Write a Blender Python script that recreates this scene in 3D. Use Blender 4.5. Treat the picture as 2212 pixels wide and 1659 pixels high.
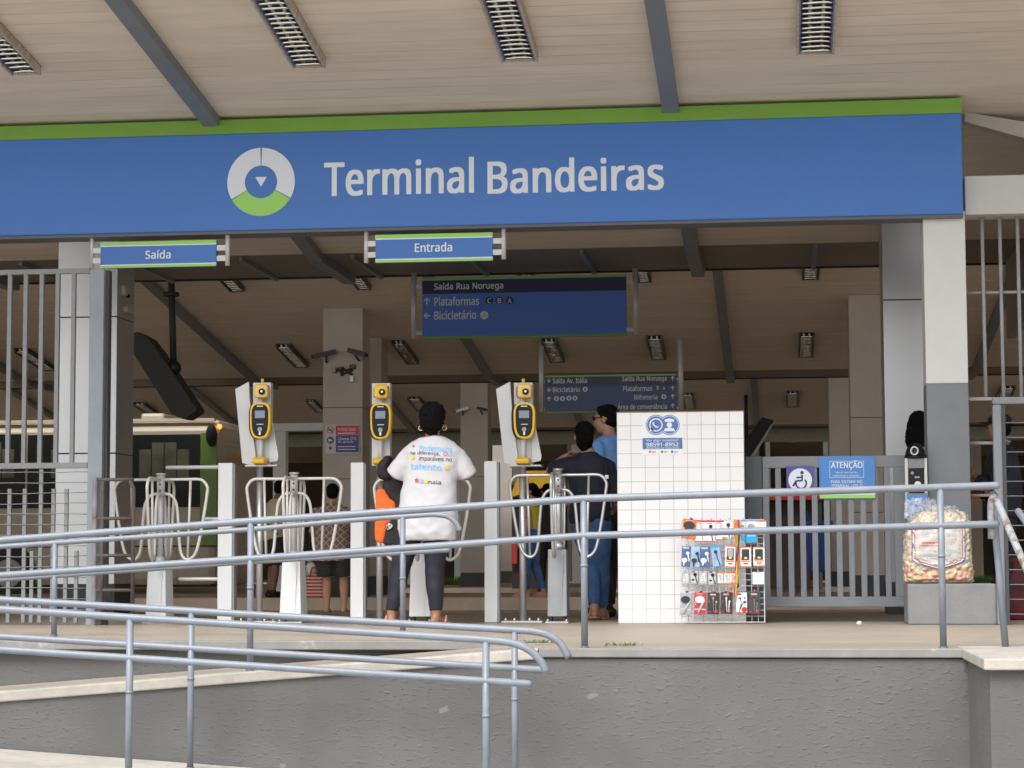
import bpy, bmesh, math, random
from mathutils import Vector, Matrix
from mathutils.bvhtree import BVHTree
from math import radians, sin, cos, pi, atan, sqrt
for _o in list(bpy.data.objects): bpy.data.objects.remove(_o)
sc = bpy.context.scene; COL = sc.collection
random.seed(11)
# ------------------------------------------------------------------ camera
F, HCAM = 4680.0, 0.46                       # focal length in px of a 2212 px wide picture, height over the platform
cam_d = bpy.data.cameras.new('camera'); cam = bpy.data.objects.new('camera', cam_d); COL.objects.link(cam)
ROT = Matrix.Rotation(radians(7.0), 3, 'Z') @ Matrix.Rotation(pi/2 + atan(388.5/F), 3, 'X') @ Matrix.Rotation(-0.004, 3, 'Z')
cam.matrix_world = Matrix.Translation((0, 0, HCAM)) @ ROT.to_4x4()
cam_d.sensor_width = 36; cam_d.lens = F/2212*36; cam_d.clip_start = .1; cam_d.clip_end = 3000
sc.camera = cam
# ------------------------------------------------------------------ light
SUN_EL, SUN_AZ = 52, 200
w = bpy.data.worlds.new('World'); sc.world = w; w.use_nodes = True
nt = w.node_tree; bg = nt.nodes['Background']
sky = nt.nodes.new('ShaderNodeTexSky'); sky.sky_type = 'NISHITA'; sky.sun_disc = False
sky.sun_elevation = radians(SUN_EL); sky.sun_rotation = radians(SUN_AZ); sky.air_density = 1.2; sky.dust_density = 4
hs = nt.nodes.new('ShaderNodeHueSaturation'); hs.inputs['Saturation'].default_value = .30
nt.links.new(sky.outputs[0], hs.inputs['Color']); nt.links.new(hs.outputs[0], bg.inputs[0]); bg.inputs[1].default_value = .15
sl = bpy.data.lights.new('sun', 'SUN'); sl.energy = 1.3; sl.angle = radians(25); sl.color = (1, .985, .96)
sun = bpy.data.objects.new('sun', sl); COL.objects.link(sun)
_a, _e = radians(SUN_AZ), radians(SUN_EL)
sun.rotation_euler = Vector((sin(_a)*cos(_e), cos(_a)*cos(_e), sin(_e))).to_track_quat('Z', 'Y').to_euler()
sc.view_settings.view_transform = 'Standard'; sc.view_settings.look = 'None'; sc.view_settings.gamma = 1
sc.view_settings.exposure = 1.0
sc.cycles.use_denoising = True
sc.cycles.max_bounces = 8; sc.cycles.diffuse_bounces = 6
# ------------------------------------------------------------------ picture -> place
def ray(px, py): return ROT @ Vector(((px-1106)/F, -(py-829.5)/F, -1))
def P(px, py, Y):
    d = ray(px, py); t = Y/d.y; return Vector((d.x*t, Y, HCAM + d.z*t))
def G(px, py, z):
    d = ray(px, py); t = (z-HCAM)/d.z; return Vector((d.x*t, d.y*t, z))
def rect(x0, y0, x1, y1, Y):
    xm, ym = (x0+x1)/2, (y0+y1)/2
    return P(x0, ym, Y).x, P(x1, ym, Y).x, P(xm, y1, Y).z, P(xm, y0, Y).z
def M(px, Y): return px*Y/F                  # px -> metres at depth Y
# ------------------------------------------------------------------ materials
def lin(c):
    c /= 255; return c/12.92 if c <= .04045 else ((c+.055)/1.055)**2.4
def rgb(r, g, b): return (lin(r), lin(g), lin(b), 1)
MATS = {}
def mat(name, col, rough=.6, metal=0, var=0, vscale=6, bump=0, bscale=40, stretch=(1,1,1), alpha=1, trans=0, emit=None, dirt=None, spec=.5):
    if name in MATS: return MATS[name]
    m = bpy.data.materials.new(name); m.use_nodes = True; n = m.node_tree.nodes; L = m.node_tree.links
    b = n['Principled BSDF']; b.inputs['Roughness'].default_value = rough; b.inputs['Metallic'].default_value = metal
    b.inputs['Base Color'].default_value = col; b.inputs['Specular IOR Level'].default_value = spec
    if alpha < 1: b.inputs['Alpha'].default_value = alpha
    if trans: b.inputs['Transmission Weight'].default_value = trans
    if emit: b.inputs['Emission Color'].default_value = emit[0]; b.inputs['Emission Strength'].default_value = emit[1]
    if var or bump or dirt:
        tc = n.new('ShaderNodeTexCoord'); mp = n.new('ShaderNodeMapping'); mp.inputs['Scale'].default_value = stretch
        L.new(tc.outputs['Object'], mp.inputs[0])
    src = None
    if var:
        nz = n.new('ShaderNodeTexNoise'); nz.inputs['Scale'].default_value = vscale; nz.inputs['Detail'].default_value = 7
        nz.inputs['Roughness'].default_value = .62
        L.new(mp.outputs[0], nz.inputs[0]); mx = n.new('ShaderNodeMix'); mx.data_type = 'RGBA'
        cr = n.new('ShaderNodeMapRange'); cr.inputs[1].default_value = .3; cr.inputs[2].default_value = .7
        L.new(nz.outputs[0], cr.inputs[0]); L.new(cr.outputs[0], mx.inputs[0])
        mx.inputs[6].default_value = tuple(min(1, c*(1-var)) for c in col[:3])+(1,)
        mx.inputs[7].default_value = tuple(min(1, c*(1+var)) for c in col[:3])+(1,)
        src = mx.outputs[2]; L.new(src, b.inputs['Base Color'])
        rr = n.new('ShaderNodeMapRange'); rr.inputs[3].default_value = max(0, rough-.1); rr.inputs[4].default_value = min(1, rough+.12)
        L.new(nz.outputs[0], rr.inputs[0]); L.new(rr.outputs[0], b.inputs['Roughness'])
    if dirt:                                  # (colour, noise scale, threshold): blotches of wear with their own shape
        nd = n.new('ShaderNodeTexNoise'); nd.inputs['Scale'].default_value = dirt[1]; nd.inputs['Detail'].default_value = 9; nd.inputs['Roughness'].default_value = .7
        L.new(mp.outputs[0], nd.inputs[0]); dr = n.new('ShaderNodeMapRange'); dr.inputs[1].default_value = dirt[2]; dr.inputs[2].default_value = dirt[2]+.09
        L.new(nd.outputs[0], dr.inputs[0]); md = n.new('ShaderNodeMix'); md.data_type = 'RGBA'; L.new(dr.outputs[0], md.inputs[0])
        if src: L.new(src, md.inputs[6])
        else: md.inputs[6].default_value = col
        md.inputs[7].default_value = dirt[0]; L.new(md.outputs[2], b.inputs['Base Color'])
    if bump:
        nb = n.new('ShaderNodeTexNoise'); nb.inputs['Scale'].default_value = bscale; nb.inputs['Detail'].default_value = 5
        L.new(mp.outputs[0], nb.inputs[0]); bp = n.new('ShaderNodeBump'); bp.inputs['Strength'].default_value = min(1, bump); bp.inputs['Distance'].default_value = .01
        L.new(nb.outputs[0], bp.inputs['Height']); L.new(bp.outputs[0], b.inputs['Normal'])
    MATS[name] = m; return m
def nodes_of(m): return m.node_tree.nodes, m.node_tree.links, m.node_tree.nodes['Principled BSDF']
def math_node(n, L, op, a, b=None):
    x = n.new('ShaderNodeMath'); x.operation = op
    for i, v in enumerate((a, b)):
        if v is None: continue
        if isinstance(v, (int, float)): x.inputs[i].default_value = v
        else: L.new(v, x.inputs[i])
    return x.outputs[0]
def plank_mat(name, col, pitch, axis=1, line=.04, depth=.55):
    m = mat(name, col, .62); n, L, b = nodes_of(m)
    tc = n.new('ShaderNodeTexCoord'); sp = n.new('ShaderNodeSeparateXYZ'); L.new(tc.outputs['Object'], sp.inputs[0])
    u = math_node(n, L, 'DIVIDE', sp.outputs[axis], pitch)
    wob = n.new('ShaderNodeTexNoise'); wob.inputs['Scale'].default_value = .9; wob.inputs['Detail'].default_value = 3; L.new(tc.outputs['Object'], wob.inputs[0])
    u2 = math_node(n, L, 'ADD', u, math_node(n, L, 'MULTIPLY', wob.outputs[0], .10))
    fr = math_node(n, L, 'FRACT', u2)
    ln = math_node(n, L, 'LESS_THAN', fr, line)
    nz = n.new('ShaderNodeTexNoise'); nz.inputs['Scale'].default_value = .8; nz.inputs['Detail'].default_value = 4; L.new(tc.outputs['Object'], nz.inputs[0])
    vis = n.new('ShaderNodeMapRange'); vis.inputs[1].default_value = .36; vis.inputs[2].default_value = .62; L.new(nz.outputs[0], vis.inputs[0])
    amt = math_node(n, L, 'MULTIPLY', math_node(n, L, 'MULTIPLY', ln, vis.outputs[0]), depth)
    wn = n.new('ShaderNodeTexWhiteNoise'); wn.noise_dimensions = '1D'; L.new(math_node(n, L, 'FLOOR', u2), wn.inputs['W'])
    st = n.new('ShaderNodeTexNoise'); st.inputs['Scale'].default_value = 3; st.inputs['Detail'].default_value = 8
    mp = n.new('ShaderNodeMapping'); mp.inputs['Scale'].default_value = (.6, 3, 3); L.new(tc.outputs['Object'], mp.inputs[0]); L.new(mp.outputs[0], st.inputs[0])
    k = math_node(n, L, 'ADD', math_node(n, L, 'MULTIPLY', wn.outputs[0], .07), math_node(n, L, 'MULTIPLY', st.outputs[0], .30))
    k = math_node(n, L, 'ADD', k, .80)
    k = math_node(n, L, 'MULTIPLY', k, math_node(n, L, 'SUBTRACT', 1.0, amt))
    mx = n.new('ShaderNodeMix'); mx.data_type = 'RGBA'; mx.blend_type = 'MULTIPLY'; mx.inputs[0].default_value = 1
    mx.inputs[6].default_value = col; L.new(k, mx.inputs[7]); L.new(mx.outputs[2], b.inputs['Base Color'])
    bp = n.new('ShaderNodeBump'); bp.inputs['Strength'].default_value = .6; bp.inputs['Distance'].default_value = .006
    L.new(math_node(n, L, 'SUBTRACT', 1.0, amt), bp.inputs['Height']); L.new(bp.outputs[0], b.inputs['Normal'])
    return m
def tile_mat(name, size):
    m = mat(name, (.8, .79, .77, 1), .22); n, L, b = nodes_of(m)
    tc = n.new('ShaderNodeTexCoord'); sp = n.new('ShaderNodeSeparateXYZ'); L.new(tc.outputs['Object'], sp.inputs[0])
    cb = n.new('ShaderNodeCombineXYZ'); L.new(math_node(n, L, 'ADD', sp.outputs[0], sp.outputs[1]), cb.inputs[0]); L.new(sp.outputs[2], cb.inputs[1])
    br = n.new('ShaderNodeTexBrick'); br.offset = 0; br.squash = 1; br.inputs['Scale'].default_value = 1
    br.inputs['Brick Width'].default_value = size; br.inputs['Row Height'].default_value = size; br.inputs['Mortar Size'].default_value = .0028
    br.inputs['Mortar Smooth'].default_value = .2; br.inputs['Bias'].default_value = 0
    br.inputs['Color1'].default_value = (.77, .785, .80, 1); br.inputs['Color2'].default_value = (.735, .748, .76, 1); br.inputs['Mortar'].default_value = (.50, .465, .43, 1)
    L.new(cb.outputs[0], br.inputs[0])
    nz = n.new('ShaderNodeTexNoise'); nz.inputs['Scale'].default_value = 5.5; nz.inputs['Detail'].default_value = 10; nz.inputs['Roughness'].default_value = .75; L.new(tc.outputs['Object'], nz.inputs[0])
    r = n.new('ShaderNodeMapRange'); r.inputs[1].default_value = .66; r.inputs[2].default_value = .80; r.inputs[4].default_value = .65; L.new(nz.outputs[0], r.inputs[0])
    mx = n.new('ShaderNodeMix'); mx.data_type = 'RGBA'; L.new(r.outputs[0], mx.inputs[0]); L.new(br.outputs[0], mx.inputs[6]); mx.inputs[7].default_value = (.42, .25, .16, 1)
    L.new(mx.outputs[2], b.inputs['Base Color'])
    bp = n.new('ShaderNodeBump'); bp.inputs['Strength'].default_value = .5; bp.inputs['Distance'].default_value = .003; bp.invert = True
    L.new(br.outputs['Fac'], bp.inputs['Height']); L.new(bp.outputs[0], b.inputs['Normal'])
    rr = n.new('ShaderNodeMapRange'); rr.inputs[3].default_value = .2; rr.inputs[4].default_value = .8; L.new(br.outputs['Fac'], rr.inputs[0]); L.new(rr.outputs[0], b.inputs['Roughness'])
    return m
def stucco_mat(name, col):
    m = mat(name, col, .8); n, L, b = nodes_of(m)
    tc = n.new('ShaderNodeTexCoord'); mp = n.new('ShaderNodeMapping'); mp.inputs['Scale'].default_value = (.85, .85, 1.9); L.new(tc.outputs['Object'], mp.inputs[0])
    n1 = n.new('ShaderNodeTexNoise'); n1.inputs['Scale'].default_value = 30; n1.inputs['Detail'].default_value = 3; n1.inputs['Roughness'].default_value = .45; n1.inputs['Distortion'].default_value = .35; L.new(mp.outputs[0], n1.inputs[0])
    r1 = n.new('ShaderNodeMapRange'); r1.interpolation_type = 'SMOOTHSTEP'; r1.inputs[1].default_value = .52; r1.inputs[2].default_value = .80; L.new(n1.outputs[0], r1.inputs[0])
    n2 = n.new('ShaderNodeTexNoise'); n2.inputs['Scale'].default_value = 170; n2.inputs['Detail'].default_value = 3; L.new(tc.outputs['Object'], n2.inputs[0])
    n3 = n.new('ShaderNodeTexNoise'); n3.inputs['Scale'].default_value = 1.3; n3.inputs['Detail'].default_value = 6; n3.inputs['Roughness'].default_value = .65; L.new(tc.outputs['Object'], n3.inputs[0])
    dens = n.new('ShaderNodeMapRange'); dens.inputs[1].default_value = .32; dens.inputs[2].default_value = .62; dens.inputs[3].default_value = .12; L.new(n3.outputs[0], dens.inputs[0])
    h = math_node(n, L, 'ADD', math_node(n, L, 'MULTIPLY', r1.outputs[0], dens.outputs[0]), math_node(n, L, 'MULTIPLY', n2.outputs[0], .16))
    bp = n.new('ShaderNodeBump'); bp.inputs['Strength'].default_value = .7; bp.inputs['Distance'].default_value = .0068; L.new(h, bp.inputs['Height']); L.new(bp.outputs[0], b.inputs['Normal'])
    mr = n.new('ShaderNodeMapRange'); mr.inputs[1].default_value = .25; mr.inputs[2].default_value = .75; L.new(n3.outputs[0], mr.inputs[0])
    mx = n.new('ShaderNodeMix'); mx.data_type = 'RGBA'; L.new(mr.outputs[0], mx.inputs[0])
    mx.inputs[6].default_value = tuple(c*.76 for c in col[:3])+(1,); mx.inputs[7].default_value = tuple(c*1.17 for c in col[:3])+(1,)
    vo = n.new('ShaderNodeTexVoronoi'); vo.inputs['Scale'].default_value = 2.6; vo.inputs['Randomness'].default_value = 1
    mp2 = n.new('ShaderNodeMapping'); mp2.inputs['Scale'].default_value = (1, 1, 1.7); L.new(tc.outputs['Object'], mp2.inputs[0])
    dz = n.new('ShaderNodeTexNoise'); dz.inputs['Scale'].default_value = 14; dz.inputs['Detail'].default_value = 5; L.new(tc.outputs['Object'], dz.inputs[0])
    vm = n.new('ShaderNodeMix'); vm.data_type = 'RGBA'; vm.inputs[0].default_value = .11; L.new(mp2.outputs[0], vm.inputs[6]); L.new(dz.outputs[1], vm.inputs[7]); L.new(vm.outputs[2], vo.inputs[0])
    ch = math_node(n, L, 'LESS_THAN', vo.outputs['Distance'], .075)   # chipped spots where the render shows through
    keep = n.new('ShaderNodeSeparateColor'); L.new(vo.outputs['Color'], keep.inputs[0])
    ch = math_node(n, L, 'MULTIPLY', ch, math_node(n, L, 'GREATER_THAN', keep.outputs[0], .78))
    m2 = n.new('ShaderNodeMix'); m2.data_type = 'RGBA'; L.new(math_node(n, L, 'MULTIPLY', ch, .75), m2.inputs[0]); L.new(mx.outputs[2], m2.inputs[6]); m2.inputs[7].default_value = (.19, .175, .16, 1)
    L.new(m2.outputs[2], b.inputs['Base Color'])
    return m
# ------------------------------------------------------------------ mesh helpers
class MB:
    def __init__(s): s.bm = bmesh.new(); s.mi = 0
    def _f(s, vs, smooth=False):
        try:
            f = s.bm.faces.new(vs); f.material_index = s.mi; f.smooth = smooth; return f
        except ValueError: return None
    def box(s, x0, x1, y0, y1, z0, z1):
        if x0 > x1: x0, x1 = x1, x0
        if y0 > y1: y0, y1 = y1, y0
        if z0 > z1: z0, z1 = z1, z0
        v = [s.bm.verts.new((x, y, z)) for x in (x0, x1) for y in (y0, y1) for z in (z0, z1)]
        for q in ((0,1,3,2), (4,6,7,5), (0,4,5,1), (2,3,7,6), (0,2,6,4), (1,5,7,3)): s._f([v[i] for i in q])
        return s
    def hexa(s, p):                           # 8 corners: bottom 4 (ccw from above), top 4
        v = [s.bm.verts.new(q) for q in p]
        for q in ((3,2,1,0), (4,5,6,7), (0,1,5,4), (1,2,6,5), (2,3,7,6), (3,0,4,7)): s._f([v[i] for i in q])
        return s
    def bar(s, a, b, wd, hg, up=(0,0,1)):      # rectangular bar from a to b
        a, b = Vector(a), Vector(b); t = (b-a).normalized(); u = Vector(up)
        sd = t.cross(u)
        if sd.length < 1e-4: sd = t.cross(Vector((0,1,0)))
        sd.normalize(); u = sd.cross(t).normalized(); sd *= wd/2; u *= hg/2
        return s.hexa([a-sd-u, a+sd-u, b+sd-u, b-sd-u, a-sd+u, a+sd+u, b+sd+u, b-sd+u])
    def prism(s, pts, y0, y1):                # outline (x,z) extruded along y, first face towards -y
        f = [s.bm.verts.new((x, y0, z)) for x, z in pts]; b = [s.bm.verts.new((x, y1, z)) for x, z in pts]
        n = len(pts); s._f(f); s._f(list(reversed(b)))
        for i in range(n): s._f([f[i], b[i], b[(i+1) % n], f[(i+1) % n]])
        return s
    def prism_x(s, pts, x0, x1):               # outline (y,z) extruded along x
        f = [s.bm.verts.new((x0, y, z)) for y, z in pts]; b = [s.bm.verts.new((x1, y, z)) for y, z in pts]
        n = len(pts); s._f(f); s._f(list(reversed(b)))
        for i in range(n): s._f([f[i], b[i], b[(i+1) % n], f[(i+1) % n]])
        return s
    def quad(s, a, b, c, d): s._f([s.bm.verts.new(q) for q in (a, b, c, d)]); return s
    def rings(s, rs, cap=True, smooth=True, closed=False):
        V = [[s.bm.verts.new(q) for q in r] for r in rs]; n = len(V[0])
        for i in range(len(V) - (0 if closed else 1)):
            A, B = V[i], V[(i+1) % len(V)]
            for j in range(n): s._f([A[j], A[(j+1) % n], B[(j+1) % n], B[j]], smooth)
        if cap and not closed: s._f(list(reversed(V[0]))); s._f(V[-1])
        return s
    def tube(s, pts, r, n=10, closed=False, round_ends=False):
        pts = [Vector(p) for p in pts]; k = len(pts); rad = r if isinstance(r, (list, tuple)) else [r]*k
        rad = list(rad)
        if round_ends:
            t0 = (pts[0]-pts[1]).normalized(); t1 = (pts[-1]-pts[-2]).normalized()
            a = [(pts[0]+t0*rad[0]*q, rad[0]*sqrt(max(.01, 1-q*q))) for q in (.97, .8, .45)]
            e = [(pts[-1]+t1*rad[-1]*q, rad[-1]*sqrt(max(.01, 1-q*q))) for q in (.45, .8, .97)]
            if round_ends == 'start': e = []
            pts = [x[0] for x in reversed(a)][::-1]+pts+[x[0] for x in e]; rad = [x[1] for x in a]+rad+[x[1] for x in e]; k = len(pts)
        rs = []; u = None
        for i in range(k):
            if closed: t = pts[(i+1) % k]-pts[i-1]
            else: t = pts[min(k-1, i+1)]-pts[max(0, i-1)]
            t.normalize()
            if u is None:
                u = t.cross(Vector((0, 0, 1)))
                if u.length < .05: u = t.cross(Vector((0, 1, 0)))
            else: u = u - t*u.dot(t)
            u.normalize(); v = t.cross(u)
            rs.append([pts[i]+u*rad[i]*cos(2*pi*j/n)+v*rad[i]*sin(2*pi*j/n) for j in range(n)])
        return s.rings(rs, cap=True, closed=closed)
    def cyl(s, a, b, r, r2=None, n=16):
        return s.tube([a, b], [r, r if r2 is None else r2], n)
    def ell(s, c, rx, ry, rz, nu=14, nv=9, rot=None):
        c = Vector(c); rs = []
        for i in range(nv+1):
            th = -pi/2+pi*min(max(i/nv, .03), .97)
            q = [Vector((rx*cos(th)*cos(2*pi*j/nu), ry*cos(th)*sin(2*pi*j/nu), rz*sin(th))) for j in range(nu)]
            rs.append([c+(rot @ p if rot else p) for p in q])
        return s.rings(rs)
    def torso(s, secs, n=24, e=2.3):           # (z, cx, cy, a, b)
        rs = []
        for z, cx, cy, a, b in secs:
            r = []
            for j in range(n):
                th = 2*pi*j/n; c_, s_ = cos(th), sin(th)
                r.append(Vector((cx+a*math.copysign(abs(c_)**(2/e), c_), cy+b*math.copysign(abs(s_)**(2/e), s_), z)))
            rs.append(r)
        return s.rings(rs)
    def disc(s, c, r, y1, n=32, a0=0, a1=2*pi, r0=0, sx=1):   # flat ring sector facing -y, thickness to y1
        c = Vector(c); full = abs(a1-a0-2*pi) < 1e-6
        th = [a0+(a1-a0)*i/n for i in range(n if full else n+1)]
        out = [(c.x+sx*r*cos(t), c.z+r*sin(t)) for t in th]
        if r0 <= 0: return s.prism(out if full else out+[(c.x, c.z)], c.y, y1)
        inn = [(c.x+sx*r0*cos(t), c.z+r0*sin(t)) for t in th]
        k = len(th)
        for i in range(k if full else k-1):
            j = (i+1) % k
            s.hexa([(inn[i][0], c.y, inn[i][1]), (out[i][0], c.y, out[i][1]), (out[j][0], c.y, out[j][1]), (inn[j][0], c.y, inn[j][1]),
                    (inn[i][0], y1, inn[i][1]), (out[i][0], y1, out[i][1]), (out[j][0], y1, out[j][1]), (inn[j][0], y1, inn[j][1])])
        return s
ORG = {}
def org(o): return ORG.get(o.name, Vector((0, 0, 0))) if o else Vector((0, 0, 0))
def finish(o, mats):
    for m in (mats if isinstance(mats, (list, tuple)) else [mats]): o.data.materials.append(m)
def O(name, mb, mats, parent=None, bevel=0, label=None, fix=True):
    me = bpy.data.meshes.new(name)
    if fix: bmesh.ops.recalc_face_normals(mb.bm, faces=mb.bm.faces)
    og = org(parent)
    if parent is None:
        xs = [v.co for v in mb.bm.verts]; og = Vector(((min(v.x for v in xs)+max(v.x for v in xs))/2, (min(v.y for v in xs)+max(v.y for v in xs))/2, min(v.z for v in xs)))
    bmesh.ops.translate(mb.bm, verts=mb.bm.verts, vec=-og)
    mb.bm.to_mesh(me); mb.bm.free()
    o = bpy.data.objects.new(name, me); COL.objects.link(o); finish(o, mats)
    if parent is None: o.location = og
    else: o.parent = parent
    ORG[o.name] = og
    if bevel:
        bv = o.modifiers.new('bevel', 'BEVEL'); bv.width = bevel; bv.segments = 2; bv.limit_method = 'ANGLE'; bv.angle_limit = radians(40)
    if label: o['label'] = label
    return o
def tag(o, label, cat, group=None, kind=None):
    if label: o['label'] = label
    if cat: o['category'] = cat
    if group: o['group'] = group
    if kind: o['kind'] = kind
    return o
def thing(name, label, cat, loc=(0,0,0), group=None):
    o = bpy.data.objects.new(name, None); COL.objects.link(o); o.location = loc; o.empty_display_size = .1
    ORG[o.name] = Vector(loc); return tag(o, label, cat, group)
def struct(name, mb, m, label=None, cat=None, bevel=0):
    o = O(name, mb, m, None, bevel); o['kind'] = 'structure'
    if label: tag(o, label, cat or name.replace('_', ' '))
    return o
def copy_tree(o, loc, label, parent=None):
    c = o.copy(); COL.objects.link(c)
    if parent is None:
        c.location = loc; ORG[c.name] = Vector(loc); c['label'] = label
    else: c.parent = parent; c.matrix_parent_inverse = o.matrix_parent_inverse.copy()
    for ch in [x for x in bpy.data.objects if x.parent == o]: copy_tree(ch, None, None, c)
    return c
from mathutils import noise
def organic(name, mb, m, parent, voxel=.012, it=6, fac=.5, folds=0, fuzz=0):
    """closed shapes welded into ONE continuous surface"""
    me = bpy.data.meshes.new('tmp'); bmesh.ops.recalc_face_normals(mb.bm, faces=mb.bm.faces); mb.bm.to_mesh(me); mb.bm.free()
    t = bpy.data.objects.new('tmp', me); COL.objects.link(t)
    r = t.modifiers.new('r', 'REMESH'); r.mode = 'VOXEL'; r.voxel_size = voxel; r.use_smooth_shade = True
    if it: q = t.modifiers.new('s', 'SMOOTH'); q.factor = fac; q.iterations = it
    dg = bpy.context.evaluated_depsgraph_get(); dg.update()
    nm = bpy.data.meshes.new_from_object(t.evaluated_get(dg)); nm.name = name
    bpy.data.objects.remove(t); bpy.data.meshes.remove(me); nm.materials.clear()
    og = org(parent); nm.transform(Matrix.Translation(-og))
    if fuzz:
        nn = [v.normal.copy() for v in nm.vertices]
        for v, nv in zip(nm.vertices, nn): v.co = v.co+nv*fuzz*(random.random()-.35+.8*noise.noise(v.co*45))
    if folds:
        sd = Vector((len(name), nm.vertices[0].co.x*3, 1.7))
        nn = [v.normal.copy() for v in nm.vertices]
        for v, nv in zip(nm.vertices, nn):
            c = v.co; g = noise.noise(Vector((c.x*7+c.z*2.5, c.y*7, c.z*9-c.x*4))+sd)+.6*noise.noise(Vector((c.x*15-c.z*7, c.y*13, c.z*17))+sd)
            r_ = 1-abs(noise.noise(Vector((c.x*5+c.z*4, c.y*5, c.z*6+c.x*3))+sd*2))*2.2
            v.co = c+nv*folds*(g+.7*max(0, r_))
    for p in nm.polygons: p.use_smooth = True
    o = bpy.data.objects.new(name, nm); COL.objects.link(o); finish(o, m); o.parent = parent; ORG[o.name] = og
    return o
_tc = {}
def text_mesh(body, bold):
    key = (body, bold)
    if key not in _tc:
        def fill(off, dx, dy):
            cu = bpy.data.curves.new('t', 'CURVE'); cu.dimensions = '2D'; cu.fill_mode = 'BOTH'; cu.offset = off; X = 0
            for ch in body:
                if ch == ' ': X += .26; continue
                adv, cs = GLYPHS[ch]
                for c_ in cs:
                    pts = [tuple(float(v)/1000 for v in q.split(',')) for q in c_.split()]
                    sp_ = cu.splines.new('POLY'); sp_.points.add(len(pts)-1); sp_.use_cyclic_u = True
                    for p_, q in zip(sp_.points, pts): p_.co = (q[0]+X+dx, q[1]+dy, 0, 1)
                X += adv/1000+bold*.6
            t = bpy.data.objects.new('t', cu); COL.objects.link(t); dg = bpy.context.evaluated_depsgraph_get(); dg.update()
            me = bpy.data.meshes.new_from_object(t.evaluated_get(dg)); bpy.data.objects.remove(t)
            r = [tuple(v.co) for v in me.vertices], [tuple(p.vertices) for p in me.polygons]; bpy.data.meshes.remove(me); return r
        V, Fc = [], []
        for k, (dx, dy) in enumerate(((-1, .45), (1, .45), (-1, -.45), (1, -.45), (0, 0))):
            v, f = fill(0, dx*bold*.75, dy*bold*.75); n0 = len(V)
            V += [(a[0], a[1], k*.0001) for a in v]; Fc += [tuple(i+n0 for i in q) for q in f]
        _tc[key] = V, Fc
    return _tc[key]
def lettering(body, x0, x1, z0, z1, y, m, parent, bold=.012, name='lettering', bvh=None, shear=0, thick=.002):
    """text laid on a surface facing -y, fitted into the box x0..x1, z0..z1 (metres)"""
    vs, fs = text_mesh(body, bold)
    ax, bx = min(v[0] for v in vs), max(v[0] for v in vs); az, bz = min(v[1] for v in vs), max(v[1] for v in vs)
    mb = MB(); V = []
    if bvh:                                     # cut the letters finely so that they follow the cloth
        for v in vs: V.append(mb.bm.verts.new((x0+(v[0]-ax)/(bx-ax)*(x1-x0), -v[2]*2, z0+(v[1]-az)/(bz-az)*(z1-z0))))
        for f in fs: mb._f([V[i] for i in f])
        for ax_, lo, hi_ in ((0, x0, x1), (2, z0, z1)):
            k = int((hi_-lo)/.008)
            for i in range(1, k):
                co = [0, 0, 0]; co[ax_] = lo+(hi_-lo)*i/k; no = [0, 0, 0]; no[ax_] = 1
                bmesh.ops.bisect_plane(mb.bm, geom=mb.bm.verts[:]+mb.bm.edges[:]+mb.bm.faces[:], plane_co=co, plane_no=no)
        for v in mb.bm.verts:
            v.co.z += shear*(v.co.x-x0); h = bvh.ray_cast(Vector((v.co.x, -5, v.co.z)), Vector((0, 1, 0)))
            v.co.y += (h[0].y if h[0] is not None else y)-.0035
        return O(name, mb, m, parent, fix=False)
    for v in vs:
        x = x0+(v[0]-ax)/(bx-ax)*(x1-x0); z = z0+(v[1]-az)/(bz-az)*(z1-z0)+shear*(x-x0); yy = y
        V.append(mb.bm.verts.new((x, yy-thick-v[2]*2, z)))
    for f in fs: mb._f([V[i] for i in f])
    return O(name, mb, m, parent, fix=False)
def ltext(body, px0, py0, px1, py1, Y, m, parent, bold=.012, **k):
    x0, x1, z0, z1 = rect(px0, py0, px1, py1, Y); sl_ = (P(px1, (py0+py1)/2, Y).z-P(px0, (py0+py1)/2, Y).z)*0
    return lettering(body, x0, x1, z0, z1, Y, m, parent, bold, **k)
def kids(o): return [x for x in bpy.data.objects if x.parent == o]
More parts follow.
